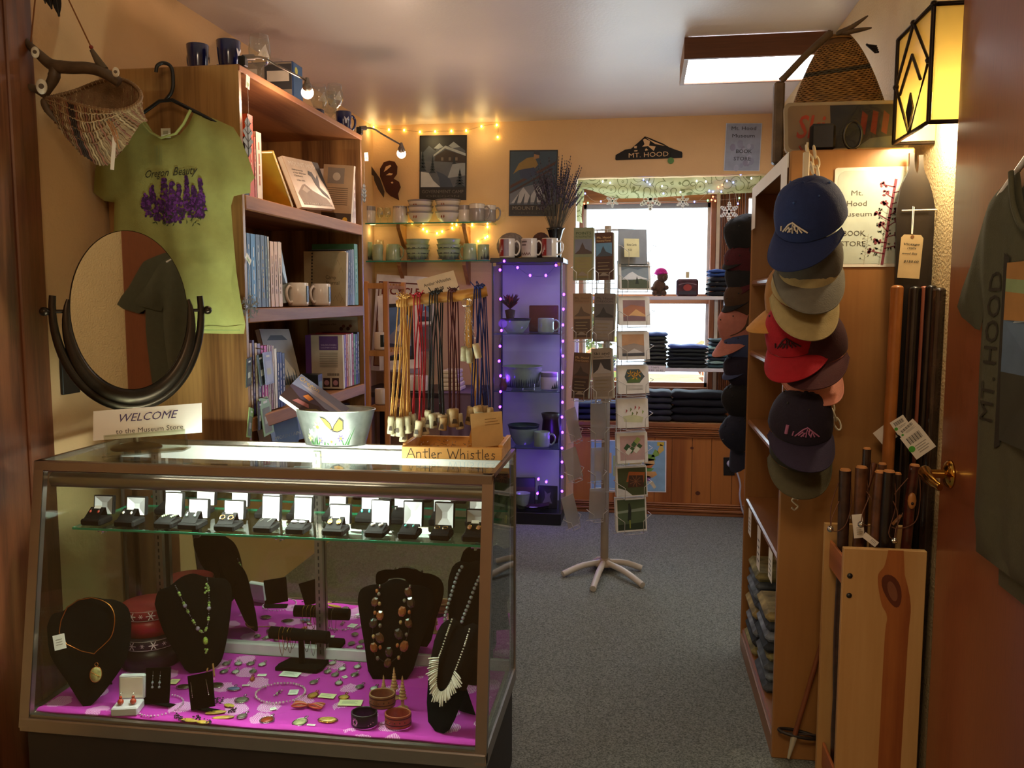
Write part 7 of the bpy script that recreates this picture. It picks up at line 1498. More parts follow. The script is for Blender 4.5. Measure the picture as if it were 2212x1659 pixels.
# ================================================================ window recess
# valance of printed sheer cloth
m_, nt_, b_ = new_mat('printed_sheer'); b_.inputs['Roughness'].default_value = .8
tc_ = node(nt_, 'ShaderNodeTexCoord'); vo = node(nt_, 'ShaderNodeTexVoronoi'); vo.inputs['Scale'].default_value = 13; nt_.links.new(tc_.outputs['Object'], vo.inputs['Vector'])
mm_ = node(nt_, 'ShaderNodeMath', operation='MULTIPLY'); mm_.inputs[1].default_value = 20; ss_ = node(nt_, 'ShaderNodeMath', operation='SINE'); gg_ = node(nt_, 'ShaderNodeMath', operation='GREATER_THAN'); gg_.inputs[1].default_value = .86
nt_.links.new(vo.outputs['Distance'], mm_.inputs[0]); nt_.links.new(mm_.outputs[0], ss_.inputs[0]); nt_.links.new(ss_.outputs[0], gg_.inputs[0])
mxc = node(nt_, 'ShaderNodeMix', data_type='RGBA'); mxc.inputs[6].default_value = lin('C3C99A'); mxc.inputs[7].default_value = lin('7E8458'); nt_.links.new(gg_.outputs[0], mxc.inputs[0]); nt_.links.new(mxc.outputs[2], b_.inputs['Base Color'])
tl_ = node(nt_, 'ShaderNodeBsdfTranslucent'); nt_.links.new(mxc.outputs[2], tl_.inputs[0]); ms_ = node(nt_, 'ShaderNodeMixShader'); ms_.inputs[0].default_value = .35; nt_.links.new(b_.outputs[0], ms_.inputs[1]); nt_.links.new(tl_.outputs[0], ms_.inputs[2]); nt_.links.new(ms_.outputs[0], [x for x in nt_.nodes if x.type == 'OUTPUT_MATERIAL'][0].inputs[0])
YV = YB + .05
lowpts = [(1236, 402), (1262, 408), (1290, 416), (1330, 428), (1400, 428), (1460, 424), (1530, 420), (1600, 417), (1660, 415)]
lowc = bez([atY(x, y, YV) for x, y in lowpts], 8)
def vfn(u, v):
    x = RX0 + .012 + (XR - RX0 - .02) * u; lo = min(lowc, key=lambda p: abs(p.x - x)).z; return (x, YV + .018 * math.sin(v * 9 + u * 5 + math.sin(u * 9) * 2) * v + .006 * math.sin(u * 60), HEAD - .006 + (lo - HEAD + .006) * v)
m = MB(); m.grid(vfn, 90, 16, 'printed_sheer'); m.grid(lambda u, v: atY(1237 + 22 * u + 3 * math.sin(v * 6), 398 + (76 + 8 * u) * v, YV + .04 + .012 * math.sin(u * 9)), 8, 10, 'printed_sheer'); tag(m.obj('valance'), 'pale green valance with a scroll print across the window recess', 'curtain')
snm = pm('white_snowflake', 'F2F4F8', .5, var=0, emis=0)
for k, (px, py, r, sx) in enumerate(((1323, 434, 14, 'first from the left, small'), (1405, 430, 24, 'largest, at the middle of the upper sash'), (1475, 436, 14, 'small, at the right of the upper sash'), (1575, 457, 20, 'over the fluted casing'))):
    v = atY(px, py, YV + .11); r = r / 1850 * 5.8; m = MB(frame(v, (1, 0, 0), (0, 0, 1)))
    for j in range(6):
        a = math.pi / 6 + j * math.pi / 3; d_ = (math.cos(a), math.sin(a)); m.prism([(d_[0] * q_ + d_[1] * w_, d_[1] * q_ - d_[0] * w_) for q_, w_ in ((0, r * .1), (r, r * .07), (r, -r * .07), (0, -r * .1))], -.002, .002, snm)
        for q_ in (.4, .62, .82):
            for sg in (1, -1): b = a + sg * .95; m.line([(d_[0] * r * q_, d_[1] * r * q_), (d_[0] * r * q_ + r * .3 * (1.25 - q_) * math.cos(b), d_[1] * r * q_ + r * .3 * (1.25 - q_) * math.sin(b))], r * .13, snm, .0022)
    m.M = I4; m.tube([v + Vector((0, 0, r)), Vector((v.x, v.y, HEAD - .02))], .0008, snm, 4); tag(m.obj('snowflake'), 'white snowflake hanging in the window, ' + sx, 'snowflake', 'window snowflakes')
for nm, c, pts in (('blue', '5A6AFF', ((1264, 418), (1298, 435), (1398, 393), (1404, 398), (1390, 388), (1433, 418), (1500, 436), (1532, 412), (1540, 414), (1558, 414), (1600, 377), (1570, 391), (1584, 394), (1594, 440))), ('green', '58E070', ((1270, 438), (1529, 433), (1597, 428))), ('red', 'FF5A3A', ((1262, 440), (1537, 432), (1545, 434), (1560, 400), (1552, 404), (1540, 425))), ('white', 'F4F0FF', ((1318, 395), (1302, 392), (1430, 402), (1505, 391), (1525, 392), (1623, 385), (1470, 415)))):
    string('string_lights', 'tiny %s fairy lights strung along the window valance' % nm, [sorted(pts)], list(pts), YV - .03, glow(nm + '_led', c, 14), C('C8C4B0', .4), .0048, wr=.0006)
wsh = pm('white_melamine', 'E3E2E4', .45, var=.02)
for lab, z, x1 in (('upper white shelf across the window, holding folded clothes', 1.414, .565), ('lower white shelf across the window, holding folded tees', .954, .70)):
    t = thing('window_shelf', lab, 'shelf', ((RX0 + x1) / 2, YB + .1, z)); m = MB(); m.box(RX0 + .006, x1, YB + .015, YW - .055, z - .022, z, wsh, .002); m.obj('board', t, world=True)
    for x in (RX0 + .03, x1 - .03): m = MB(); m.box(x, x + .018, YB + .03, YW - .06, z - .06, z - .0225, wsh); m.obj('bracket', t, world=True)
m = MB(); m.box(RX0 + .006, RX0 + .028, YB + .01, YB + .03, SILL, 1.41, wsh); tag(m.obj('shelf_upright'), 'white shelf upright at the left edge of the window recess', 'upright')
F_, w, h = quadframe(atY(1392, 789, YB + .012), atY(1437, 790, YB + .012), atY(1392, 803, YB + .012)); m = MB(F_); m.box(0, w, 0, h, -.001, 0, paper); m.text('T-SHIRTS', w * .5, h * .55, h * .26, ink, .0005, 'C', w * .4); m.text('S-XL $20   2XL $22', w * .5, h * .15, h * .24, ink, .0005, 'C', w * .8); tag(m.obj('price_label'), 'white T-SHIRTS price label on the lower window shelf edge', 'label')
q = random.Random(31)
def stack(lab, px0, px1, ztop, z, n, cols, grp, name='folded_tee', cat='folded shirt', Y0=None, top=None):
    Y0 = Y0 or YB + .02; x0, x1 = atY(px0, 700, Y0 + .1).x, atY(px1, 700, Y0 + .1).x; h = (ztop - z) / n
    for k in range(n):
        c = cols[k % len(cols)] if not (top and k == n - 1) else top; mt_ = pm('cloth_' + c, c, .95, var=.12, sc=30, bump=.3, bsc=200); d = q.uniform(-.006, .006); sd = q.random() * 9
        def fn(u, v, k=k, d=d, sd=sd): 
            a = 2 * math.pi * u; cx_, sx_ = math.cos(a), math.sin(a); rr = .5 * h * (.96 + .06 * math.sin(v * 14 + sd)); yy = abs(cx_) ** .35 * (1 if cx_ > 0 else -1); zz = abs(sx_) ** .75 * (1 if sx_ > 0 else -1)
            e = min(1, min(v, 1 - v) / .05) ** .5; return (x0 + (x1 - x0) * v + d, Y0 + .115 + .105 * yy * (.85 + .15 * e) + d * .5, z + h * (k + .5) + .001 + rr * zz * (.25 + .75 * e) + .0025 * math.sin(v * 11 + sd) * (sx_ > 0))
        m = MB(); m.grid(fn, 22, 12, mt_, wrap=False); tag(m.obj(name), '%s, %s from the bottom' % (lab, nth[k]), cat, grp)
zs = SILL + .0006
stack('charcoal sweatshirt in the left pile on the sill', 1398, 1456, .80, zs, 5, ('33353B', '2B2D33'), 'sweatshirts on the sill', 'folded_sweatshirt', 'folded sweatshirt'); stack('black sweatshirt in the right pile on the sill', 1452, 1577, .80, zs, 4, ('15161A', '101114'), 'sweatshirts on the sill', 'folded_sweatshirt', 'folded sweatshirt')
stack('dark blue shirt in the pile behind the card rack', 1233, 1392, .72, zs, 3, ('20264A', '1B2140'), 'blue shirts on the sill')
stack('grey olive tee in the left pile on the lower shelf', 1392, 1442, 1.18, .9546, 9, ('3E4238', '34382F', '474A40'), 'tees on the lower window shelf', top='4A5E8C'); stack('black green tee in the middle pile on the lower shelf', 1442, 1528, 1.10, .9546, 6, ('1E2422', '262C2A', '20262C'), 'tees on the lower window shelf', top='3E4E8A'); stack('teal or dark tee in the right pile on the lower shelf', 1530, 1592, 1.14, .9546, 8, ('2E4A50', '8FB0A8', '24303A', '5E8A94'), 'tees on the lower window shelf', top='2A3A3A'); stack('dark tee at the left end of the lower shelf', 1238, 1330, 1.02, .9546, 3, ('262A38',), 'tees on the lower window shelf')
stack('black denim shirt in the pile on the upper shelf', 1526, 1577, 1.535, 1.4146, 4, ('16181E', '1E222C'), 'denim pile on the upper window shelf'); stack('blue denim piece on top of the black pile, upper shelf', 1526, 1574, 1.585, 1.5365, 2, ('2E4A86', '38559A'), 'denim pile on the upper window shelf')
gx0, gx1 = atY(1462, 600, YB + .06).x, atY(1509, 600, YB + .06).x; m = MB(); m.box(gx0, gx1, YB + .05, YB + .2, 1.4148, 1.525, pm('printed_tee', '4A2A32', .8, var=.5, sc=30), .012); m.M = frame((gx0, YB + .0495, 1.4148), (1, 0, 0), (0, 0, 1)) @ scl(gx1 - gx0, .11); m.line([(x / 10, .62 + .14 * math.sin(x / 10 * 3.14)) for x in range(1, 10)], .05, C('8E7A84'), 0); m.disc(.5, .5, .2, C('A03A34'), .0002, 14); m.rect(.1, .9, .1, .3, C('34323C'), .0003); m.rect(.42, .58, 1.05, 1.42, C('E0CFA0'), -.03); tag(m.obj('folded_tee'), 'printed dark red tee folded in a clear sleeve on the upper window shelf', 'folded shirt')
bv = atY(1424, 622, YB + .1); bv.z = 1.4148; t = thing('teddy_bear', 'little brown plush bear in a pink hat on the upper window shelf', 'plush toy', bv); fur = pm('brown_plush', '5A4030', .95, var=.25, sc=80, bump=1); m = MB(); m.sphere((0, 0, .055), .05, fur, 16, (.9, .8, 1.1)); m.sphere((.02, -.01, .125), .036, fur, 14); m.sphere((.035, -.045, .118), .016, fur, 10); [m.sphere(p, .02, fur, 10, sc_) for p, sc_ in (((-.04, -.03, .05), (.8, 1.4, .8)), ((.045, -.03, .055), (.8, 1.4, .8)), ((-.03, -.05, .02), (.9, 1.6, .9)), ((.03, -.05, .02), (.9, 1.6, .9)))]; m.obj('body', t)
m = MB(); m.sphere((.01, .005, .155), .036, pm('pink_knit', 'C2208A', .9, var=.3, sc=90, bump=1), 14, (1.1, 1.1, .8)); m.tube(arc((.01, .0, .148), .037, 0, 6.2, 16), .008, 'pink_knit', 8); m.obj('hat', t)

# ---- on the wall and boards round the window
def z3_(x, y): return (1220 + x / 4.609, 240 + y / 4.609)
blkm = pm('black_steel', '1E1A17', .5, .5, var=.1); m = MB(); ms = [z3_(*p) for p in ((505, 432), (600, 380), (660, 372), (722, 320), (800, 252), (850, 270), (920, 302), (975, 325), (1040, 365), (1100, 390), (1163, 412), (1170, 425), (1168, 468), (1160, 473), (510, 483), (501, 474))]
o_ = atY(1400, 320, YP); B_ = lambda p: (atY(*p, YP).x - o_.x, atY(*p, YP).z - o_.z); m.prism([B_(p) for p in ms], 0, .004, blkm)
for L in ([(780, 285), (800, 275), (850, 300), (840, 345), (905, 355), (885, 398), (830, 350), (770, 355), (795, 330)], [(805, 262), (880, 300), (1000, 352), (900, 330)], [(690, 350), (720, 345), (715, 370), (692, 368)], [(800, 378), (815, 372), (830, 390), (800, 396)], [(690, 390), (725, 388), (720, 400), (692, 400)]): m.poly([B_(z3_(*p)) for p in L], 'wall_paint', .0044)
tx0, tx1 = B_(z3_(635, 462)), B_(z3_(1030, 455)); m.text('MT. HOOD', (tx0[0] + tx1[0]) / 2, tx0[1], .029, 'wall_paint', .0044, 'C', tx1[0] - tx0[0], .01); mb_xf(m, frame(o_, (1, 0, 0), (0, 0, 1)) @ RZ(.02)); ob = m.obj('metal_sign'); tag(ob, 'black steel mountain silhouette sign reading MT. HOOD above the window', 'sign')
m = MB(frame(atY(1449, 347, YP - .006), (1, 0, 0), (0, 0, 1))); m.disc(0, 0, .02, C('5E8A4A'), 0, 16); m.disc(0, 0, .02, C('5E8A4A'), -.001, 16); m.tube([(0, .02, 0), (-.002, .07, .002)], .0008, ink, 4); tag(m.obj('price_tag'), 'round green price tag hanging from the MT. HOOD sign', 'price tag')
def art_bs(m):
    P_(m, [(.02, .01), (.98, .01), (.98, .99), (.02, .99)], '97A2BC', .0004); q = random.Random(6)
    for k in range(14): m.disc(q.uniform(.15, .9), q.uniform(.06, .6), q.uniform(.04, .09), C(('8E96B4', 'A4ACC6', '8A8CAA')[k % 3], .5), .0006 + .00002 * k, 9)
    for s_, x, y in (('Mt. Hood', .5, .855), ('Museum', .5, .70), ('BOOK', .54, .375), ('STORE', .5, .22)): m.text(s_, x, y, .075, C('2E3038', .6), .0014, 'C', {'Mt. Hood': .68, 'Museum': .62, 'BOOK': .44, 'STORE': .47}[s_], .006)
wallart('poster', 'pale blue laminated sheet reading Mt. Hood Museum BOOK STORE above the window', 'poster', (1567, 266), (1645, 266), (1563, 369), 'C9D0DC', art_bs, th=.0015)
F_, w, h = quadframe(atY(1276, 950, YB - .003), atY(1440, 952, YB - .003), atY(1276, 1060, YB - .003)); m = MB(F_); m.box(0, w, 0, h, -.001, .0005, C('F0EEE6', .6)); m.M = F_ @ T(0, 0, .0007) @ scl(w, h); m.rect(.01, .985, .015, .985, C('8FBACB', .6), .0002)
for pts, c in (([(.88, .78), (.92, .93), (.95, .92), (.97, .82), (.91, .74)], 'E2C25A'), ([(.8, .68), (.85, .83), (.89, .8), (.91, .72), (.85, .68)], '8FB84E'), ([(.74, .6), (.76, .74), (.84, .72), (.86, .62)], '7FAE48'), ([(.7, .5), (.72, .66), (.84, .64), (.85, .54)], 'D9B26A'), ([(.66, .46), (.7, .56), (.84, .54), (.8, .46)], 'D98A4A'), ([(.7, .4), (.72, .48), (.84, .46), (.8, .4)], '6EA84A'), ([(.72, .28), (.74, .4), (.86, .4), (.88, .34), (.82, .28)], 'DDA85E'), ([(.72, .2), (.73, .32), (.8, .3), (.79, .22)], '8A5A8A'), ([(.76, .2), (.82, .22), (.87, .1), (.84, .06), (.8, .14)], 'D9CFA0'), ([(.5, .3), (.52, .6), (.68, .62), (.7, .3)], 'C7B86A'), ([(.3, .3), (.3, .7), (.5, .68), (.5, .28)], 'B0C27A'), ([(.06, .4), (.08, .8), (.28, .75), (.28, .35)], 'D9B27A'), ([(.3, .22), (.5, .26), (.6, .16), (.4, .08)], 'C98A6A'), ([(.88, .9), (.97, .9), (.97, .97), (.88, .97)], 'E2C83C')): m.poly(pts, C(c, .6), .0006)
tag(m.obj('map_poster'), 'map of coloured states on pale blue pinned low on the pine boards', 'map')
ot = thing('wall_outlet', 'black wall outlet on the pine boards with a white plug in it', 'outlet', atY(1575, 1008, YB)); F_, w, h = quadframe(atY(1564, 988, YB - .005), atY(1588, 988, YB - .005), atY(1563, 1027, YB - .005)); m = MB(F_); m.box(0, w, 0, h, -.004, 0, blackm, .001); m.obj('plate', ot, world=True); m = MB(F_); [m.tube([(w * .5 + d, h * .28, 0), (w * .5 + d, h * .28, .0006)], .002, C('3A3836'), 6) for d in (-.006, .006)]; m.obj('socket', ot, world=True)
pv = atY(1577, 1002, YB - .022); m = MB(); m.lathe([(0, -.016), (.02, -.016), (.02, .004), (.012, .012), (0, .012)], pm('white_vinyl', 'C9CBD2', .45, var=0), 16); mb_xf(m, frame(pv, (1, 0, 0), (0, 0, 1))); m.tube(bez([pv + Vector((.006, -.004, -.01)), atY(1590, 1016, YB - .03), atY(1599, 1045, YB - .03), atY(1598, 1070, YB - .03), atY(1603, 1100, YB - .03), atZ(1612, 1118, .006)], 6), [.012, .010, .009, .008, .0075] + [.006] * 26, 'white_vinyl', 8); tag(m.obj('power_cord'), 'white power cord plugged into the black outlet', 'cord')
# ================================================================ right side
# ---- caps
def cap(lab, pos, yaw, pitch, roll, c, s=1.0, brimc=None, logo=None, grp=None):
    """Baseball cap: crown of six panels and a curved brim pointing to local -y."""
    t = thing('baseball_cap', lab, 'cap', pos, (0, 0, 0), grp); t.rotation_euler = (RZ(yaw) @ RY(roll) @ RX(pitch)).to_euler(); t.scale = (s, s, s)
    fb = pm('cap_' + c, c, .92, var=.08, sc=50, bump=.3, bsc=260); fb2 = pm('cap_' + (brimc or c), brimc or c, .92, var=.08, sc=50, bump=.3, bsc=260)
    def cr(u, v):
        a = 2 * math.pi * u; k = math.cos(v * math.pi / 2) ** .72; seam = 1 - .012 * abs(math.cos(3 * a)) ** 24; x = .083 * k * math.cos(a) * seam; y = .095 * k * math.sin(a) * seam - .012 * v * v
        return Vector((x, y, .114 * math.sin(v * math.pi / 2) * seam * (1.0 if y < 0 else .96) - .004 * math.sin(a)))
    m = MB(); m.grid(cr, 42, 12, fb, wrap=True); m.M = scl(.965, .965, .96); m.grid(cr, 42, 8, fb, wrap=True); m.M = I4; m.sphere((0, -.012, .114), .007, fb, 10, (1, 1, .5))
    for k in range(6): a = k * math.pi / 3 + .52; m.sphere(cr(a / 6.2832, .62) * 1.004, .0032, C('2A2826' if c != '1B2B5A' else '32508C'), 6)
    m.obj('crown', t)
    def br(u, v):
        a = math.pi * (1.06 + .88 * u); e = math.sin(math.pi * u) ** .6; x = .081 * math.cos(a) * (1 + .06 * v); y = .092 * math.sin(a) - .084 * v * e; return (x, y, .002 - .016 * v * v * e - 2.6 * x * x * (.35 + .65 * v) * 1.2)
    m = MB(); m.grid(br, 26, 8, fb2); m.M = T(0, .0006, -.0035); m.grid(br, 26, 8, fb2); m.M = I4; m.tube([Vector(br(i / 26, 1)) + Vector((0, 0, -.0017)) for i in range(27)], .0022, fb2, 5); m.obj('brim', t)
    if logo:
        m = MB(); F0 = lambda x, z: Vector((x, 0, z)); lm = C(logo, .7)
        def on(x, z): v = math.asin(min(.98, max(0, z / .114))) * 2 / math.pi; k = math.cos(v * math.pi / 2) ** .72; a = -math.acos(max(-1, min(1, x / (.083 * k)))); return Vector((x, .095 * k * math.sin(a) - .012 * v * v - .0024, z))
        for st in ([(-.03, .030), (-.012, .052), (-.002, .058), (.008, .050), (.03, .030)], [(-.022, .034), (-.012, .046), (-.010, .034)], [(-.004, .032), (-.002, .054), (.006, .036)], [(.008, .032), (.010, .046), (.018, .032)], [(.002, .040), (.004, .052)], [(-.036, .030), (-.034, .042)], [(-.016, .032), (-.006, .044)]): m.tube([on(*p) for p in st], .0021, lm, 5)
        if logo == 'A8688C': m.tube([on(-.05, .028), on(-.048, .052)], .0045, lm, 6)
        m.obj('emblem', t)
    return t
YC = 2.47
g = 'caps on the front chain'
def cpos(px, py, Y=YC): return atY(px, py, Y)
for lab, px, py, dy, yaw, pit, rol, c, bc, lg in (
    ('royal blue cap with a white mountain emblem, topmost on the front chain', 1752, 474, -.23, -.55, .72, .10, '1B2B5A', None, 'D6C8B4'), ('grey cap hung under the royal blue one', 1745, 565, -.17, -.05, .72, -.05, '55524A', '6A665A', None), ('khaki cap under the grey one', 1738, 622, -.14, .0, .72, .03, 'A08E60', None, None),
    ('tan orange cap with its bill to the left, under the khaki one', 1728, 655, -.02, -.95, .35, .1, 'A0703A', 'C08A44', None), ('bright red cap with a dark mountain emblem', 1726, 730, -.08, -.45, .55, -.10, 'A01020', None, '3A0C10'), ('maroon cap half hidden behind the red one', 1760, 750, -.07, -.28, .5, -.05, '3A1418', '421A1E', None), ('pink cap with its bill under the maroon one', 1748, 782, .0, .08, .52, .03, 'B8746A', 'D08A76', None),
    ('dark purple cap with a pink mountain emblem near the foot of the chain', 1728, 918, -.06, .02, .5, .0, '1E1628', '2A2038', 'A8688C'), ('olive cap, lowest on the front chain', 1728, 972, .015, -.1, .55, .03, '2C2A1C', '4E4830', None)):
    cap(lab, cpos(px, py, YC + dy), yaw, pit, rol, c, 1.02, bc, lg, g)
for lab, px, py, yaw, pit, c in (('black cap at the top of the far column', 1622, 515, -1.0, .75, '16171B'), ('maroon cap second in the far column', 1622, 575, -.95, .8, '4A1420'), ('black cap third in the far column', 1625, 610, -1.1, .7, '1A1A1E'), ('brown cap fourth in the far column', 1622, 655, -1.0, .8, '4A3220'), ('pink cap in the far column', 1606, 712, -1.0, .6, 'B57468'), ('slate blue cap under the far pink one', 1622, 752, -1.05, .75, '3A466E'), ('dark purple cap under the slate blue one, far column', 1622, 800, -1.0, .95, '201A30'), ('black cap near the foot of the far column', 1620, 868, -1.2, .9, '15151A'), ('navy cap at the foot of the far column', 1614, 935, -1.0, 1.15, '1A2036')):
    cap(lab, atY(px - 4, py, 3.575), yaw, pit, 0, c, .95, None, None, 'caps in the far column')
ivory = pm('ivory_plastic', 'D6CBB0', .4, var=.03)
def chain(m, a, b, r=.0028):
    n = max(2, int((b - a).length / .026)); d = (b - a).normalized(); e1 = Vector((1, 0, 0)) - d * d.x; e1.normalize(); e2 = d.cross(e1)
    for i in range(n):
        c_ = a.lerp(b, (i + .5) / n); w = e1 if i % 2 else e2; m.tube([c_ + d * (.019 * math.sin(t)) * 1.0 + w * (.0085 * math.cos(t)) for t in [6.2832 * k / 14 for k in range(14)]], r, ivory, 6, closed=True)
ct = thing('plastic_chain', 'ivory plastic chain holding the caps on the bookcase side', 'chain', atY(1745, 330, 2.55)); 
for pts in (((1742, 318), (1756, 372)), ((1758, 318), (1768, 382)), ((1770, 810), (1812, 925))):
    m = MB(); chain(m, atY(*pts[0], 2.555), atY(*pts[1], 2.53)); m.obj('strand', ct, world=True)
m = MB(); a = atY(1718, 1030, 2.55); b = atY(1717, 1075, 2.555); chain(m, a, b); m.obj('strand', ct, world=True)
m = MB(); c_ = atY(1717, 1088, 2.56); m.tube(bez([c_ + Vector((x, 0, z)) for x, z in ((.009, .012), (0, .018), (-.008, .010), (0, .001), (.009, -.008), (0, -.018), (-.009, -.012))], 5), .003, ivory, 7); m.obj('hook', ct, world=True)
m = MB(); F_ = frame(atY(1741, 365, 2.45), (1, 0, .0), (.25, 0, 1)); m.M = F_; m.box(-.009, .009, -.04, .045, -.003, .003, ivory, .004); m.tube([(0, .045, 0), (.002, .07, 0)], .003, ivory, 6); m.obj('clip', ct, world=True)
# ---- poster on the bookcase side
F_, w, h = quadframe(atY(1787, 364, 2.583), atY(1961, 364, 2.583), atY(1799, 577, 2.583)); F_ = frame(atY(1796, 577, 2.583), (1, 0, 0), (0, 0, 1)); w = (atY(1957, 470, 2.583) - atY(1791, 470, 2.583)).x
m = MB(F_); rr = lambda x0, x1, y0, y1, r: [(cx_ + r * math.cos(a), cy_ + r * math.sin(a)) for cx_, cy_, a0 in ((x1 - r, y1 - r, 0), (x0 + r, y1 - r, 1.571), (x0 + r, y0 + r, 3.142), (x1 - r, y0 + r, 4.712)) for a in [a0 + 1.571 * k / 5 for k in range(6)]]
m.prism(rr(0, w, 0, h, .008), -.0005, .0012, C('EAE4D4', .5)); m.poly(rr(.009, w - .009, .009, h - .009, .022), C('C3CDBE', .5), .0016); pk = C('5A5648', .6)
for s_, x, y, ww in (('Mt.', .30, .72, .15), ('Hood', .30, .615, .26), ('Museum', .29, .51, .42), ('BOOK', .28, .315, .29), ('STORE', .27, .21, .33)): m.text(s_, w * x, h * y, h * .052, pk, .002, 'C', w * ww, .01)
def plant(x, y, H, c, z, q):
    m.line([(x, y), (x + H * .06, y + H * .55), (x + H * .12, y + H)], H * .032, c, z)
    for k in range(13):
        u = .12 + .86 * k / 13; s_ = 1 if k % 2 else -1; px, py = x + H * .12 * u, y + H * u; ex, ey = px + s_ * H * q.uniform(.07, .15), py + H * q.uniform(.02, .1); m.line([(px, py), (ex, ey)], H * .011, c, z)
        for j in range(11): m.disc(ex + q.uniform(-1, 1) * H * .034, ey + q.uniform(-1, 1) * H * .026, H * q.uniform(.008, .019), c, z + .0001, 6)
q = random.Random(3); plant(w * .62, h * .03, h * .55, C('A5AA98', .6), .0019, q); plant(w * .42, h * .03, h * .3, C('B3B6A4', .6), .0019, q) ; plant(w * .66, h * .03, h * .84, C('7A2E3A', .6), .0023, q)
tag(m.obj('poster'), 'white bordered sheet reading Mt. Hood Museum BOOK STORE with red flowers on the bookcase side', 'poster')
# ---- vintage skis with their tag
skw = wood('dark_ski_wood', '20160F', '120C09', 'Z', 9, .4, coat=.2)
def ski(lab, tip, x0, x1, y, grp):
    zt = tip.z; cx_ = (x0 + x1) / 2; hw = (x1 - x0) / 2; prof = [(.006, 0), (.007, .035), (.012, .055), (hw * .66, .09), (hw * .93, .15), (hw, .23), (hw * .97, .6), (hw * .93, zt - .02)]; L = [(tip.x + (cx_ - tip.x) * min(1, d / .3) - r, zt - d) for r, d in prof]; Rr = [(tip.x + (cx_ - tip.x) * min(1, d / .3) + r, zt - d) for r, d in prof]
    m = MB(frame((0, y, 0), (1, 0, 0), (0, 0, 1))); m.prism(bez2(L + [(L[-1][0], .004)], 4) + bez2([(Rr[-1][0], .004)] + Rr[::-1], 4), -.006, .006, skw); mb_xf(m, I4); return tag(m.obj('wooden_ski'), lab, 'ski', grp)
ski('dark vintage wooden ski in front, with a white string round it', atY(1979, 325, 2.505), atY(1949, 480, 2.505).x, atY(2020, 480, 2.505).x, 2.546, 'vintage skis'); ski('dark vintage wooden ski behind the tagged one, by the wall', atY(1993, 333, 2.55), atY(1968, 480, 2.55).x, atY(2031, 480, 2.55).x, 2.568, 'vintage skis')
m = MB(); a, b, c_ = atY(1948, 455, 2.535), atY(2021, 453, 2.535), atY(2031, 456, 2.56); m.tube([a, b, c_], .0022, C('E6E0D0'), 5); m.tube([atY(1972, 446, 2.53), atY(1969, 505, 2.490)], .001, C('E6E0D0'), 4); m.tube([atY(1975, 447, 2.53), atY(1971, 505, 2.490)], .001, C('E6E0D0'), 4)
F_, w, h = quadframe(atY(1946, 506, 2.49), atY(1994, 508, 2.49), atY(1938, 600, 2.49)); m.M = F_; m.prism([(0, 0), (w, 0), (w, h * .93), (w * .88, h), (w * .12, h), (0, h * .93)], -.0008, 0, C('D9C08E', .7)); m.disc(w * .5, h * .95, .005, C('8A5A30'), .0004, 12)
for s_, x, y, hh, ww in (('Vintage', .5, .76, .05, .72), ('1920\'s', .52, .67, .045, .4), ('wood Skis', .45, .55, .045, .68), ('$150.00', .55, .36, .055, .68)): m.text(s_, w * x, h * y, h * hh, ink, .0006, 'C', w * ww, .012, .2)
tag(m.obj('price_tag'), 'manila tag reading Vintage 1920\'s wood Skis $150.00 on a string round the skis', 'price tag')
# ---- pine box of walking sticks
pbz = wood('light_pine', 'D4AE74', 'B88C52', 'Z', 6, .5, fine=.25, dist=1.6); KX0, KX1, KY0, KY1, KZ = .522, .724, 2.25, 2.42, .762
kb = thing('stick_box', 'tall open sided pine box holding walking sticks by the door', 'stick box', ((KX0 + KX1) / 2, KY0, 0))
m = MB(); m.box(KX0, KX1, KY0, KY0 + .019, 0, KZ, pbz, .0015); m.M = frame((KX0, KY0 - .0006, 0), (1, 0, 0), (0, 0, 1)); hw_ = wood('heartwood', 'A8642E', '8A4A20', 'Z', 8, .5)
m.poly(bez2([(.105, 0), (.108, .5), (.112, .585), (.097, .62), (.085, .69), (.10, .72), (.108, KZ)], 5) + [(.145, KZ)] + bez2([(.15, .7), (.168, .62), (.165, .5), (.160, 0)], 4), hw_, 0)
m.poly([(.122 + .022 * math.cos(a) * (1 + .25 * math.sin(a)) - .012 * math.sin(a), .655 + .043 * math.sin(a)) for a in [6.283 * k / 20 for k in range(20)]], C('5A2A16', .5), .0004); m.poly([(.122 + .011 * math.cos(a) - .007 * math.sin(a), .655 + .026 * math.sin(a)) for a in [6.283 * k / 16 for k in range(16)]], C('7A4A30', .5), .0007); m.obj('front_board', kb, world=True)
for z in (.69, .638): m = MB(frame((KX0 + .017, KY0 - .0008, z), (1, 0, 0), (0, 0, 1))); m.lathe([(0, .004), (.006, .003), (.0072, 0)], blackm, 14); m.obj('bolt', kb, world=True)
m = MB(); m.box(KX0 - .012, KX1, KY1, KY1 + .019, 0, KZ + .018, pbz); m.obj('back_board', kb, world=True)
for z0, z1 in ((.66, .735), (.08, .15)): m = MB(); m.box(KX0 + .001, KX0 + .009, KY0 + .0195, KY1 - .0005, z0, z1, wood('red_pine_slat', 'B0683A', '8A4A26', 'Y', 8, .4), .002); m.obj('side_slat', kb, world=True)
for z0, z1 in ((.66, .735), (.08, .15)): m = MB(); m.box(KX1 - .016, KX1 - .001, KY0 + .0195, KY1 - .0005, z0, z1, 'red_pine_slat', .002); m.obj('side_slat', kb, world=True)
m = MB(); m.box(KX0 + .017, KX1 - .017, KY0 + .02, KY1 - .001, .02, .035, pbz); m.obj('bottom_board', kb, world=True)
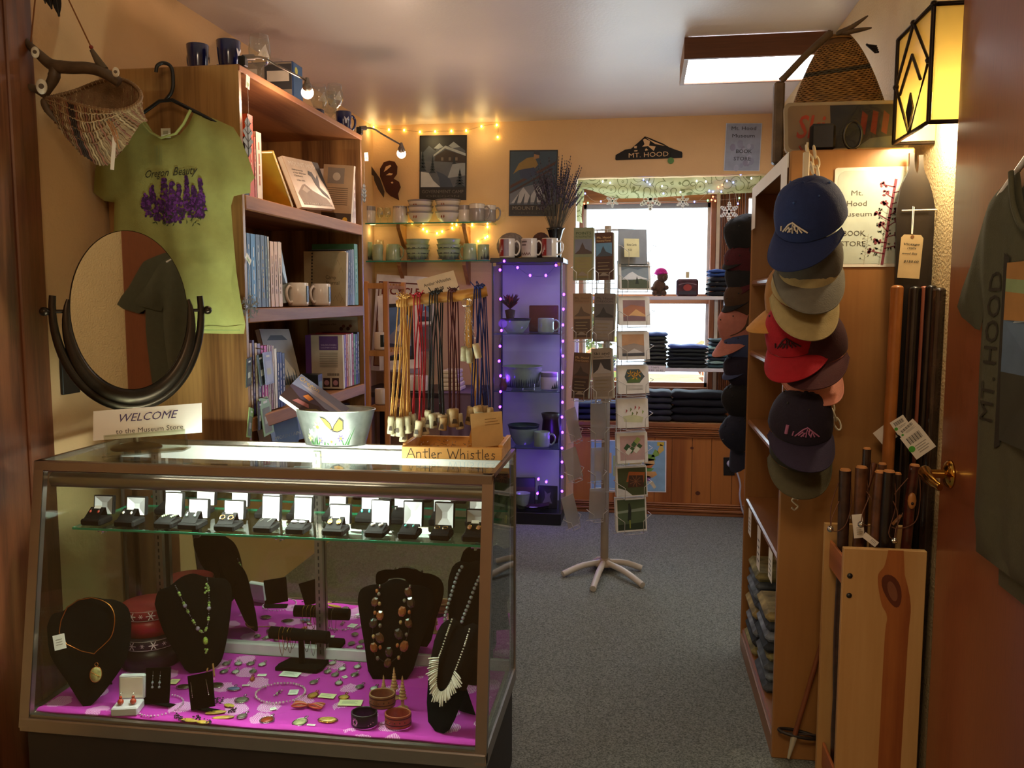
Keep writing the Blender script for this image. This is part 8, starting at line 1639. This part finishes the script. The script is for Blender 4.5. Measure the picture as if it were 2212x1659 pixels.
q = random.Random(44); stc = [pm('bark_stick', '3A2418', .4, var=.45, sc=40, coat=.35), pm('brown_stick', '5E3820', .38, var=.4, sc=40, coat=.35), pm('red_stick', '4A1E14', .35, var=.5, sc=30, coat=.4), pm('black_stick', '1C1411', .3, var=.5, sc=30, coat=.5)]; cutw = C('B5763E', .6); lthr = C('6A4028', .7)
def stick(lab, px, py, Y, bx, r, mt_, name='walking_stick', cut=True, dome=False, loop=None):
    tp = atY(px, py, Y); bt_ = Vector((tp.x - .012, Y, .001) if dome else (bx, min(KY1 - .016, Y + .02), .036)); t = thing(name, lab, 'walking stick', bt_, group='walking sticks in the pine box'); d = tp - bt_; m = MB(); P = [bt_.lerp(tp, k / 10) + Vector((q.uniform(-1, 1), q.uniform(-1, 1), 0)) * (0 if dome or k in (0, 10) else .002) for k in range(11)]
    m.tube(P, [r * (.92 + .012 * k + (0 if dome else q.uniform(-.06, .06))) for k in range(11)], mt_, 12); m.obj('shaft', t, world=True)
    if dome: m = MB(); m.sphere(tp, r * 1.02, mt_, 14, (1, 1, .5)); m.obj('tip', t, world=True)
    elif cut: m = MB(); m.tube([tp - d.normalized() * .0005, tp + d.normalized() * .004], [r * 1.0, r * .8], cutw, 12); m.obj('cut_end', t, world=True)
    if loop: m = MB(); A = tp + Vector((0, 0, -.03)); m.tube(bez([A + Vector((-r, 0, 0)), A + Vector((loop[0], -.012, loop[1] * .5)), A + Vector((loop[0] * .9, -.015, loop[1])), A + Vector((0, -r - .004, loop[1] * .9)), A + Vector((r + .004, 0, loop[1] * .45)), A + Vector((r, 0, 0))], 5), .0014, lthr, 5); m.obj('wrist_loop', t, world=True)
brt = pm('bright_cane', 'A8662E', .3, var=.15, sc=12, coat=.5)
stick('glossy tan cane, tallest at the left of the long canes', 1938, 622, 2.475, .63, .0165, brt, 'cane', dome=True); stick('glossy black cane right of the tan one', 1977, 624, 2.50, .665, .0165, stc[3], 'cane', dome=True); stick('slim red brown cane behind the dark ones', 1997, 622, 2.522, .68, .011, pm('rose_cane', '9A5238', .35, var=.15, coat=.4), 'cane', dome=True); stick('black cane behind the striped one near the wall', 2012, 621, 2.495, .69, .0145, stc[3], 'cane', dome=True); stick('thick dark striped cane nearest the door', 2030, 628, 2.458, .70, .0185, pm('striped_cane', '2E2018', .25, var=.5, sc=26, coat=.6), 'cane', dome=True)
for a in (('dark glossy stick at the left end of the box', 1826, 1016, 2.36, .553, .0150, 0, (-.035, -.13)), ('reddish brown stick second from the left', 1861, 1010, 2.35, .580, .0150, 1, (.03, -.12)), ('short bark covered stick standing behind the reddish one', 1873, 970, 2.40, .60, .0105, 0, (-.02, -.09)), ('brown stick under the tan cane', 1902, 1020, 2.33, .60, .0150, 1, None), ('dark stick right beside the one under the tan cane', 1921, 1019, 2.30, .62, .0150, 3, (.02, -.14)), ('stick with a pale cut top half hidden behind the tan cane', 1906, 1003, 2.395, .62, .011, 1, None), ('slim dark stick behind, right of the tan cane', 1940, 1024, 2.375, .64, .009, 0, None), ('red brown stick with a pale peeled knot, leaning right', 1976, 1006, 2.31, .65, .013, 2, (-.06, -.13))): stick(*a[:6], stc[a[6]], loop=a[7])
m = MB(); v = atY(1970, 1082, 2.295); m.sphere(v, .011, C('B57A40', .4), 12, (1, .5, 2.0)); m.sphere(v + Vector((.0, -.005, -.006)), .004, C('2A1810'), 8); tag(m.obj('stick_knot'), 'pale peeled knot on the red brown stick', 'knot')
for lab, px, py, Y in (('silver bell on a leather loop outside the left rim of the box', 1794, 1143, 2.24), ('silver bell hanging between the sticks above the front board', 1860, 1133, 2.245), ('silver bell low between the sticks, right of the middle', 1932, 1168, 2.275)): m = MB(); v = atY(px, py, Y); m.sphere(v, .0085, silv, 16); m.tube([v + Vector((0, 0, .006)), v + Vector((.004, .006, .03)), atY(px + 18, py - 60, 2.335)], .0013, lthr, 5); m.tube([v + Vector((-.003, -.006, -.004)), v + Vector((.003, -.006, -.004))], .001, blk, 4); tag(m.obj('bell'), lab, 'bell', 'bells on the walking sticks')
def htag(lab, tl, tr, bl, Y, dot=True, c='E8E2D4', cat='price tag'):
    F_, w, h = quadframe(atY(*tl, Y), atY(*tr, Y), atY(*bl, Y)); m = MB(F_); m.box(0, w, 0, h, -.0006, 0, C(c, .7)); 
    if dot: [m.rect(w * (.18 + .045 * k), w * (.195 + .045 * k + .015 * (k % 3 == 0)), h * .58, h * .86, ink, .0005) for k in range(15)]; m.disc(w * .12, h * .42, h * .12, C('4FA83A'), .0005, 14)
    [m.rect(w * .3, w * (.85 - .1 * (k % 2)), h * (.42 - .09 * k), h * (.45 - .09 * k), C('9A948A'), .0005) for k in range(4)]; tag(m.obj('price_tag'), lab, cat, 'tags on the walking sticks')
htag('large white barcode tag in front of the black canes, nearest', (1947, 945), (1989, 916), (1980, 993), 2.34); htag('white barcode tag half behind the nearest one', (1940, 932), (1975, 902), (1952, 950), 2.36); htag('white barcode tag at the left of the three beside the tan cane', (1923, 913), (1952, 895), (1940, 940), 2.38); htag('white tag sticking out left behind the tan cane', (1883, 938), (1912, 916), (1910, 965), 2.49, False)
htag('tall white tag left of the reddish brown stick', (1833, 1075), (1843, 1073), (1828, 1122), 2.40, False); htag('cream tag low in front of the sticks at the left', (1847, 1112), (1870, 1110), (1845, 1163), 2.30, False); htag('white tag low in front of the dark middle stick', (1898, 1148), (1907, 1138), (1890, 1182), 2.29, False); htag('brown leather tag at the right above the front board', (1934, 1130), (1953, 1110), (1930, 1135), 2.29, False, '8A5A2E')
# ski pole foot leaning by the bookcase
t = thing('ski_pole', 'old bamboo ski pole standing between the bookcase and the pine box', 'ski pole', atY(1703, 1640, 2.53)); m = MB(); A, B = atY(1716, 1590, 2.536), atY(1766, 1420, 2.548); m.tube([A, B, B + (B - A) * 2.4], .0075, pm('bamboo_pole', '7A4426', .4, var=.2, coat=.3), 10); m.obj('shaft', t, world=True); m = MB(); m.tube([atY(1703, 1638, 2.533), A], [.004, .010], C('B8AE96', .4), 10); m.obj('tip', t, world=True); m = MB(); c_ = atY(1723, 1585, 2.552); m.tube([c_ + Vector((.055 * math.cos(a), .02 * math.sin(a), -.16 * .055 * math.cos(a))) for a in [6.283 * k / 24 for k in range(24)]], .005, C('241C18', .5), 8, closed=True); [m.tube([c_ - Vector((.052 * math.cos(a), .018 * math.sin(a), 0)), c_ + Vector((.052 * math.cos(a), .018 * math.sin(a), 0))], .003, C('3A2A20'), 6) for a in (0, 1.57)]; m.obj('basket', t, world=True)
# ---- on top of the right bookcase
QT = QZ + .0015
F_ = frame((.405, 2.64, QT), (1, .03, 0), (0, .25, 1)); w, h = .345, .155; m = MB(F_); m.prism(rr(0, w, 0, h, .018), -.012, 0, C('A89C8A', .4)); m.poly(rr(.01, w - .01, .01, h - .01, .014), C('8A7560', .4), .0004); m.poly([(.13, .012), (w - .014, .012), (w - .014, h - .012), (.13, h - .012)], C('1A2238', .4), .0008); [m.poly([(.21 + .03 * k, .06), (.225 + .03 * k, .05), (.235 + .03 * k, .11 + .01 * (k % 2)), (.22 + .03 * k, .125)], C('6A1A22', .4), .0011) for k in range(4)]; m.poly([(.2, .012), (w - .014, .012), (w - .014, .05), (.24, .04)], C('56606C', .4), .0013); m.text('Ski', .075, .045, .07, C('A83A2A', .5), .0014, 'C', .085, .012, .3); m.tube(arc((.07, .028, .001), .03, 3.4, 6.0, 8), .003, C('A83A2A', .5), 5); m.text('USA', .105, .02, .02, C('8E7A5E'), .0014, 'C', .03)
tag(m.obj('tin_sign'), 'tin ski sign lettered Ski in red, leaning on the right bookcase top', 'sign'); bagm = glass('clear_bag', 'F8F7F4', .7, .06); m = MB(F_); m.grid(lambda u, v: (-.012 + (w + .045) * u, -.002 + (h + .016) * v, .012 + .003 * math.sin(u * 23 + v * 9) * math.sin(v * 17)), 24, 14, bagm); tag(m.obj('plastic_bag'), 'clear plastic bag round the tin ski sign', 'bag')
v = atY(1788, 318, 2.61); v.z = QT + .0; m = MB(); m.box(v.x - .05, v.x + .02, 2.60, 2.628, QT, QT + .075, C('0E0E10', .25), .008); tag(m.obj('phone_case'), 'glossy black case standing in front of the tin ski sign', 'case'); m = MB(); c_ = atY(1842, 292, 2.605); m.tube([c_ + Vector((.024 * math.cos(a), 0, .038 * math.sin(a))) for a in [6.283 * k / 24 for k in range(24)]], .0045, C('121212', .25), 8, closed=True); tag(m.obj('carabiner'), 'black carabiner ring standing before the tin ski sign', 'carabiner')
bk_ = thing('burden_basket', 'conical woven basket upside down on the right bookcase top with an antler tip', 'basket', (.58, 2.98, QT)); ap = atY(1812, 66, 2.98); bc_ = Vector(((atY(1690, 240, 2.98).x + atY(1936, 240, 2.98).x) / 2, 2.98, QT + .003)); bw = (atY(1932, 240, 2.98) - atY(1696, 240, 2.98)).x / 2 * 1.17
def cone(u, v): a = 6.2832 * u; r = (1 - v) ** .56; return bc_.lerp(ap, v) + Vector((bw * r * math.cos(a), .15 * r * math.sin(a), 0))
tanr = pm('tan_reed', '9A7038', .8, var=.3, sc=50, bump=.8, bsc=160); drk = pm('dark_reed', '4A4230', .85, var=.3, sc=40); m = MB(); m.grid(lambda u, v: bc_ + (cone(u, v) - bc_) * .985, 48, 16, pm('basket_inner', '6E4E28', .9, var=.3, sc=60), wrap=True); m.obj('cone', bk_, world=True); m = MB()
for k in range(62):
    v = k / 64; mt_ = drk if k in (24, 25, 26, 27, 45, 46) else tanr; m.tube([cone(i / 60, min(.99, v + .05 * math.sin(i / 60 * 6.28 + .6) + .0035 * (1 if (i + k) % 2 else -1))) if v + .05 < .98 else cone(i / 60, v) for i in range(60)], .0032, mt_, 4, closed=True)
m.obj('weaving', bk_, world=True); m = MB(); m.tube([cone(i / 48, 0) for i in range(48)], .006, drk, 8, closed=True); m.obj('rim', bk_, world=True); m = MB(); m.tube(bez([atY(1793, 72, 2.93), atY(1740, 120, 2.88), atY(1700, 162, 2.86), atY(1686, 175, 2.86)], 5), [.012] * 4 + [.011] * 12, antler, 10); m.obj('handle', bk_, world=True); m = MB(); a, b = atY(1674, 175, 2.85), atY(1676, 243, 2.85); m.box(a.x, a.x + .032, 2.85, 2.89, QT + .002, a.z, antler, .006); m.obj('strap', bk_, world=True)
for pts in (((1806, 74), (1840, 58), (1875, 34)), ((1815, 72), (1850, 66), (1883, 60))): m = MB(); m.tube(bez([atY(*p, 2.95) for p in pts], 5), [.004, .008, .009, .0085, .008, .0075, .007, .006, .005, .0035, .002], antler, 8); m.obj('antler_tip', bk_, world=True)
m = MB(); [m.tube([atY(1872, 96, 2.97), atY(1876 + 5 * k, 98 + 5 * k, 2.95), atY(1894 + 1.5 * k, 100 + 4 * k, 2.95)], .0035, C('241C16', .9), 4) for k in range(4)]; m.obj('feather', bk_, world=True)
m = MB(); m.box(QX0 - .003, QX0 - .0015, 2.60, 3.42, QZ - .045, QZ - .002, paper); m.box(QX0 - .003, QX0 - .0015, 3.32, 3.42, QZ - .16, QZ - .0455, paper); m.box(QX0 - .0045, QX0 - .0032, 2.61, 2.72, QZ - .10, QZ - .003, paper); tag(m.obj('paper_banner'), 'white paper strip along the top edge of the right bookcase', 'paper strip')
# things on its shelves
def qy(px): return atX(px, 900, QX0 + .02).y
m = MB(frame((QX0 + .10, 3.05, .932), (.55, -.84, 0), (.22, .14, 1))); m.box(0, .20, 0, .23, -.006, 0, C('A89C86', .6)); m.rect(.05, .17, .05, .19, C('8E6A4A'), .0005); m.disc(.11, .1, .03, C('9A4A2E'), .0009, 12); [m.sphere((0, .01 + .0115 * k, 0), .004, blk, 6) for k in range(19)]; tag(m.obj('wall_calendar'), 'spiral bound calendar leaning on a right bookcase shelf', 'calendar'); m = MB(); m.tube([(QX0 + .03, 2.85, .933), (QX0 + .03, 3.0, .933), (QX0 + .04, 3.0, .96), (QX0 + .04, 2.85, .96)], .003, blackm, 6, closed=True); tag(m.obj('wire_easel'), 'black wire easel in front of the spiral calendar', 'easel')
tc3 = ['4A5058', '8A8458', '3A4048', '6E7A84', '2E343A', '9A8A5A', '545C62', '7A8490']
for lab, y0, n, z0 in (('folded camouflage tee in the far pile on the bottom shelf', 3.14, 9, .0856), ('folded camouflage tee in the near pile on the bottom shelf', 2.84, 8, .0856)):
    for k in range(n): m = MB(); d = q.uniform(-.008, .008); m.box(QX0 + .012 + d, QX0 + .25, y0 + d, y0 + .24 + d, z0 + .035 * k, z0 + .035 * k + .034, pm('camo_' + tc3[(k * 3 + n) % 8], tc3[(k * 3 + n) % 8], .95, var=.5, sc=24), .014); tag(m.obj('folded_tee'), '%s, %s from the bottom' % (lab, nth[k]), 'folded shirt', 'folded tees on the bottom shelf')
for lab, px, z, c in (('small brown plush on the upper shelf of the right bookcase', 1662, 1.4715, '9A7A5A'), ('white box low behind the tan orange cap on the right bookcase', 1655, 1.2015, 'C9C4BC'), ('dark framed card on the upper shelf of the right bookcase', 1668, 1.4715, '3A2E28')):
    y = qy(px) + (0 if 'plush' in lab else .12); m = MB(); (m.sphere((QX0 + .09, y, z + .045), .045, C(c, .95), 14, (1, 1.1, 1)) if 'plush' in lab else m.box(QX0 + .05, QX0 + .12, y, y + .09, z, z + .085, C(c), .003)); tag(m.obj('plush_toy' if 'plush' in lab else 'gift_box'), lab, 'toy' if 'plush' in lab else 'box')
for lab, y, z, hh in (('white price card hanging from the lower shelf edge, far one', 3.2, .598, .08), ('long white price card hanging from the lower shelf edge, middle one', 2.95, .598, .13), ('white price card hanging from the lower shelf edge, near one', 2.68, .598, .08)): m = MB(); m.box(QX0 - .0015, QX0 - .0005, y, y + .075, z - hh, z + .015, paper); m.M = frame((QX0 - .0015, y + .075, z - hh), (0, -1, 0), (0, 0, 1)); [m.rect(.015, .06, hh * (.75 - .18 * k), hh * (.8 - .18 * k), C('6A6660'), .0004) for k in range(4)]; tag(m.obj('price_card'), lab, 'price card')
# ---- wall sconce with amber glass and a mountain motif
sc_t = thing('wall_sconce', 'bronze framed amber glass wall sconce with a mountain motif above the skis', 'wall lamp', (XR, 2.45, 1.84)); LX, LY0, LY1, LZ0, LZ1 = .690, 2.29, 2.585, 1.832, 2.112; irn = pm('oiled_bronze', '2A2018', .4, .8, var=.2, sc=40)
m_, nt_, b_ = new_mat('amber_glass'); b_.inputs['Base Color'].default_value = lin('CCBE88'); b_.inputs['Roughness'].default_value = .3; tl_ = node(nt_, 'ShaderNodeBsdfTranslucent'); tl_.inputs[0].default_value = lin('F0E0A4'); ms_ = node(nt_, 'ShaderNodeMixShader'); ms_.inputs[0].default_value = .5; nt_.links.new(b_.outputs[0], ms_.inputs[1]); nt_.links.new(tl_.outputs[0], ms_.inputs[2]); nt_.links.new(ms_.outputs[0], [x for x in nt_.nodes if x.type == 'OUTPUT_MATERIAL'][0].inputs[0])
for b in ((LX + .003, LX + .007, LY0 + .004, LY1 - .004, LZ0 + .004, LZ1 - .004), (LX + .008, XR - .004, LY0 + .003, LY0 + .007, LZ0 + .004, LZ1 - .004), (LX + .008, XR - .004, LY1 - .007, LY1 - .003, LZ0 + .004, LZ1 - .004)): m = MB(); m.box(*b, 'amber_glass'); m.obj('glass_pane', sc_t, world=True)
m = MB(); r_ = .0058; K = lambda *p: m.tube(list(p), r_, irn, 8)
for z in (LZ0, LZ1): K((XR - .003, LY0, z), (LX, LY0, z), (LX, LY1, z), (XR - .003, LY1, z))
for y in (LY0, LY1): K((LX, y, LZ0), (LX, y, LZ1))
r_ = .0042; yc, zc = (LY0 + LY1) / 2, (LZ0 + LZ1) / 2; xx = LX - .003; K((xx, yc, LZ1), (xx, LY0 + .01, zc + .01), (xx, yc, LZ0), (xx, LY1 - .01, zc + .01), (xx, yc, LZ1)); K((xx, LY1 - .05, zc - .02), (xx, yc, zc + .06), (xx, LY0 + .07, zc - .02)); m.M = frame((xx, yc, LZ0 + .035), (0, -1, 0), (0, 0, 1)); m.prism([(0, -.02), (.03, .025), (0, .07), (-.03, .025)], -.002, .002, irn); m.M = I4
for p in ((xx, LY0 + .01, zc + .01), (xx, LY1 - .01, zc + .01), (LX, LY0, LZ1), (xx, yc, LZ1)): m.sphere(p, .009, irn, 8)
m.obj('frame', sc_t, world=True); m = MB(); m.sphere((.745, 2.43, LZ0 + .075), .022, glow('sconce_bulb', 'FFE6B0', 12), 14, (1, 1, 1.3)); m.obj('bulb', sc_t, world=True); m = MB(); m.tube([(.745, 2.43, LZ0 + .117), (.745, 2.43, LZ0 + .15), (XR - .001, 2.43, LZ0 + .15)], .011, irn, 8); m.obj('socket', sc_t, world=True)
point('sconce_light', (.745, 2.43, LZ0 + .022), 8.5, (1, .82, .54), .025)
# ---- olive tee on the door
SXD = .712; c0y = atX(2203, 369, SXD).y - .085; zN = atX(2203, 369, SXD).z
half = [(0, -.11), (.035, -.10), (.066, -.05), (.085, 0), (.10, .003), (.205, -.034), (.244, -.066), (.31, -.17), (.38, -.262), (.30, -.298), (.238, -.311), (.226, -.28), (.231, -.396), (.215, -.6), (.196, -.78)]
olv = pm('olive_jersey', '4E4C36', .92, var=.06, sc=40, bump=.25, bsc=300); OL2 = bez2(half, 2); OL2 = [(-x, y) for x, y in OL2] + [(x, y) for x, y in OL2[::-1][:-1]]
st = thing('tshirt', 'olive tee lettered MT. HOOD hanging on the open door', 'shirt', (SXD, c0y, zN)); m = MB(); f2 = lambda x, y: .006 * math.sin(x * 22 + 2 * math.sin(y * 4)) * min(1, max(0, (-y) / .4)) + .003 * math.sin(x * 55 + y * 6); pillow(m, OL2, .022, .014, f2, olv); i0 = len(m.v)
dko = C('2E2616', .9); mm0 = m.M; m.M = T(-.102, -.34, 0) @ RZ(math.pi / 2); m.text('MT. HOOD', 0, 0, .05, dko, .0004, 'C', .3, .02); m.M = I4
for pts, c in (([(-.125, -.20), (-.09, -.22), (-.095, -.95), (-.125, -.97)], '2A2418'), ([(-.10, -.24), (.12, -.24), (.12, -.46), (-.10, -.46)], 'A8783E'), ([(-.10, -.30), (.12, -.32), (.12, -.37), (-.10, -.35)], '8A9A6A'), ([(-.10, -.46), (0, -.40), (.12, -.5), (.12, -.66), (-.10, -.66)], '5A6E84'), ([(-.06, -.47), (0, -.40), (.05, -.46)], 'B0BCC4'), ([(-.10, -.66), (.12, -.66), (.12, -.93), (-.10, -.93)], '3A3A2C')): m.poly([(-.09 + (x + .125) * .75, -.165 + (y + .22) * .5) for x, y in pts], C(c, .9), .001)
drape(m, i0, lambda x, y: .0155 + f2(x, y)); mb_xf(m, frame((0, 0, 0), (0, -1, 0), (0, 0, 1))); m.obj('body', st); m = MB(); m.tube([(-.013, x, y) for x, y in bez2([(-.092, .0), (-.075, -.06), (-.036, -.105), (0, -.115), (.036, -.105), (.075, -.06), (.092, 0)], 4)], .008, olv, 8, flat=.6); m.obj('collar', st)
st2 = thing('tshirt', 'second olive tee hanging lower behind the lettered one', 'shirt', (SXD + .009, c0y - .10, zN)); m = MB(); pillow(m, [(x, y * 1.05) for x, y in OL2], .04, .004, lambda x, y: 0, olv); mb_xf(m, frame((0, 0, 0), (0, -1, 0), (0, 0, 1))); m.obj('body', st2)
hg = thing('clothes_hanger', 'white plastic hanger inside the olive tee on the door', 'hanger', (SXD, c0y, zN)); m = MB(); m.tube([(SXD, c0y - .2, zN - .05), (SXD, c0y - .06, zN + .02), (SXD, c0y, zN + .045), (SXD, c0y + .06, zN + .02), (SXD, c0y + .2, zN - .05)], .006, pm('white_hanger', 'E0D8CC', .4), 8); m.tube(bez([(SXD, c0y, zN + .045), (SXD, c0y, zN + .08), (SXD, c0y + .025, zN + .11), (SXD, c0y, zN + .135), (SXD, c0y - .025, zN + .115)], 5), .003, chrome, 6); m.obj('arm', hg, world=True)
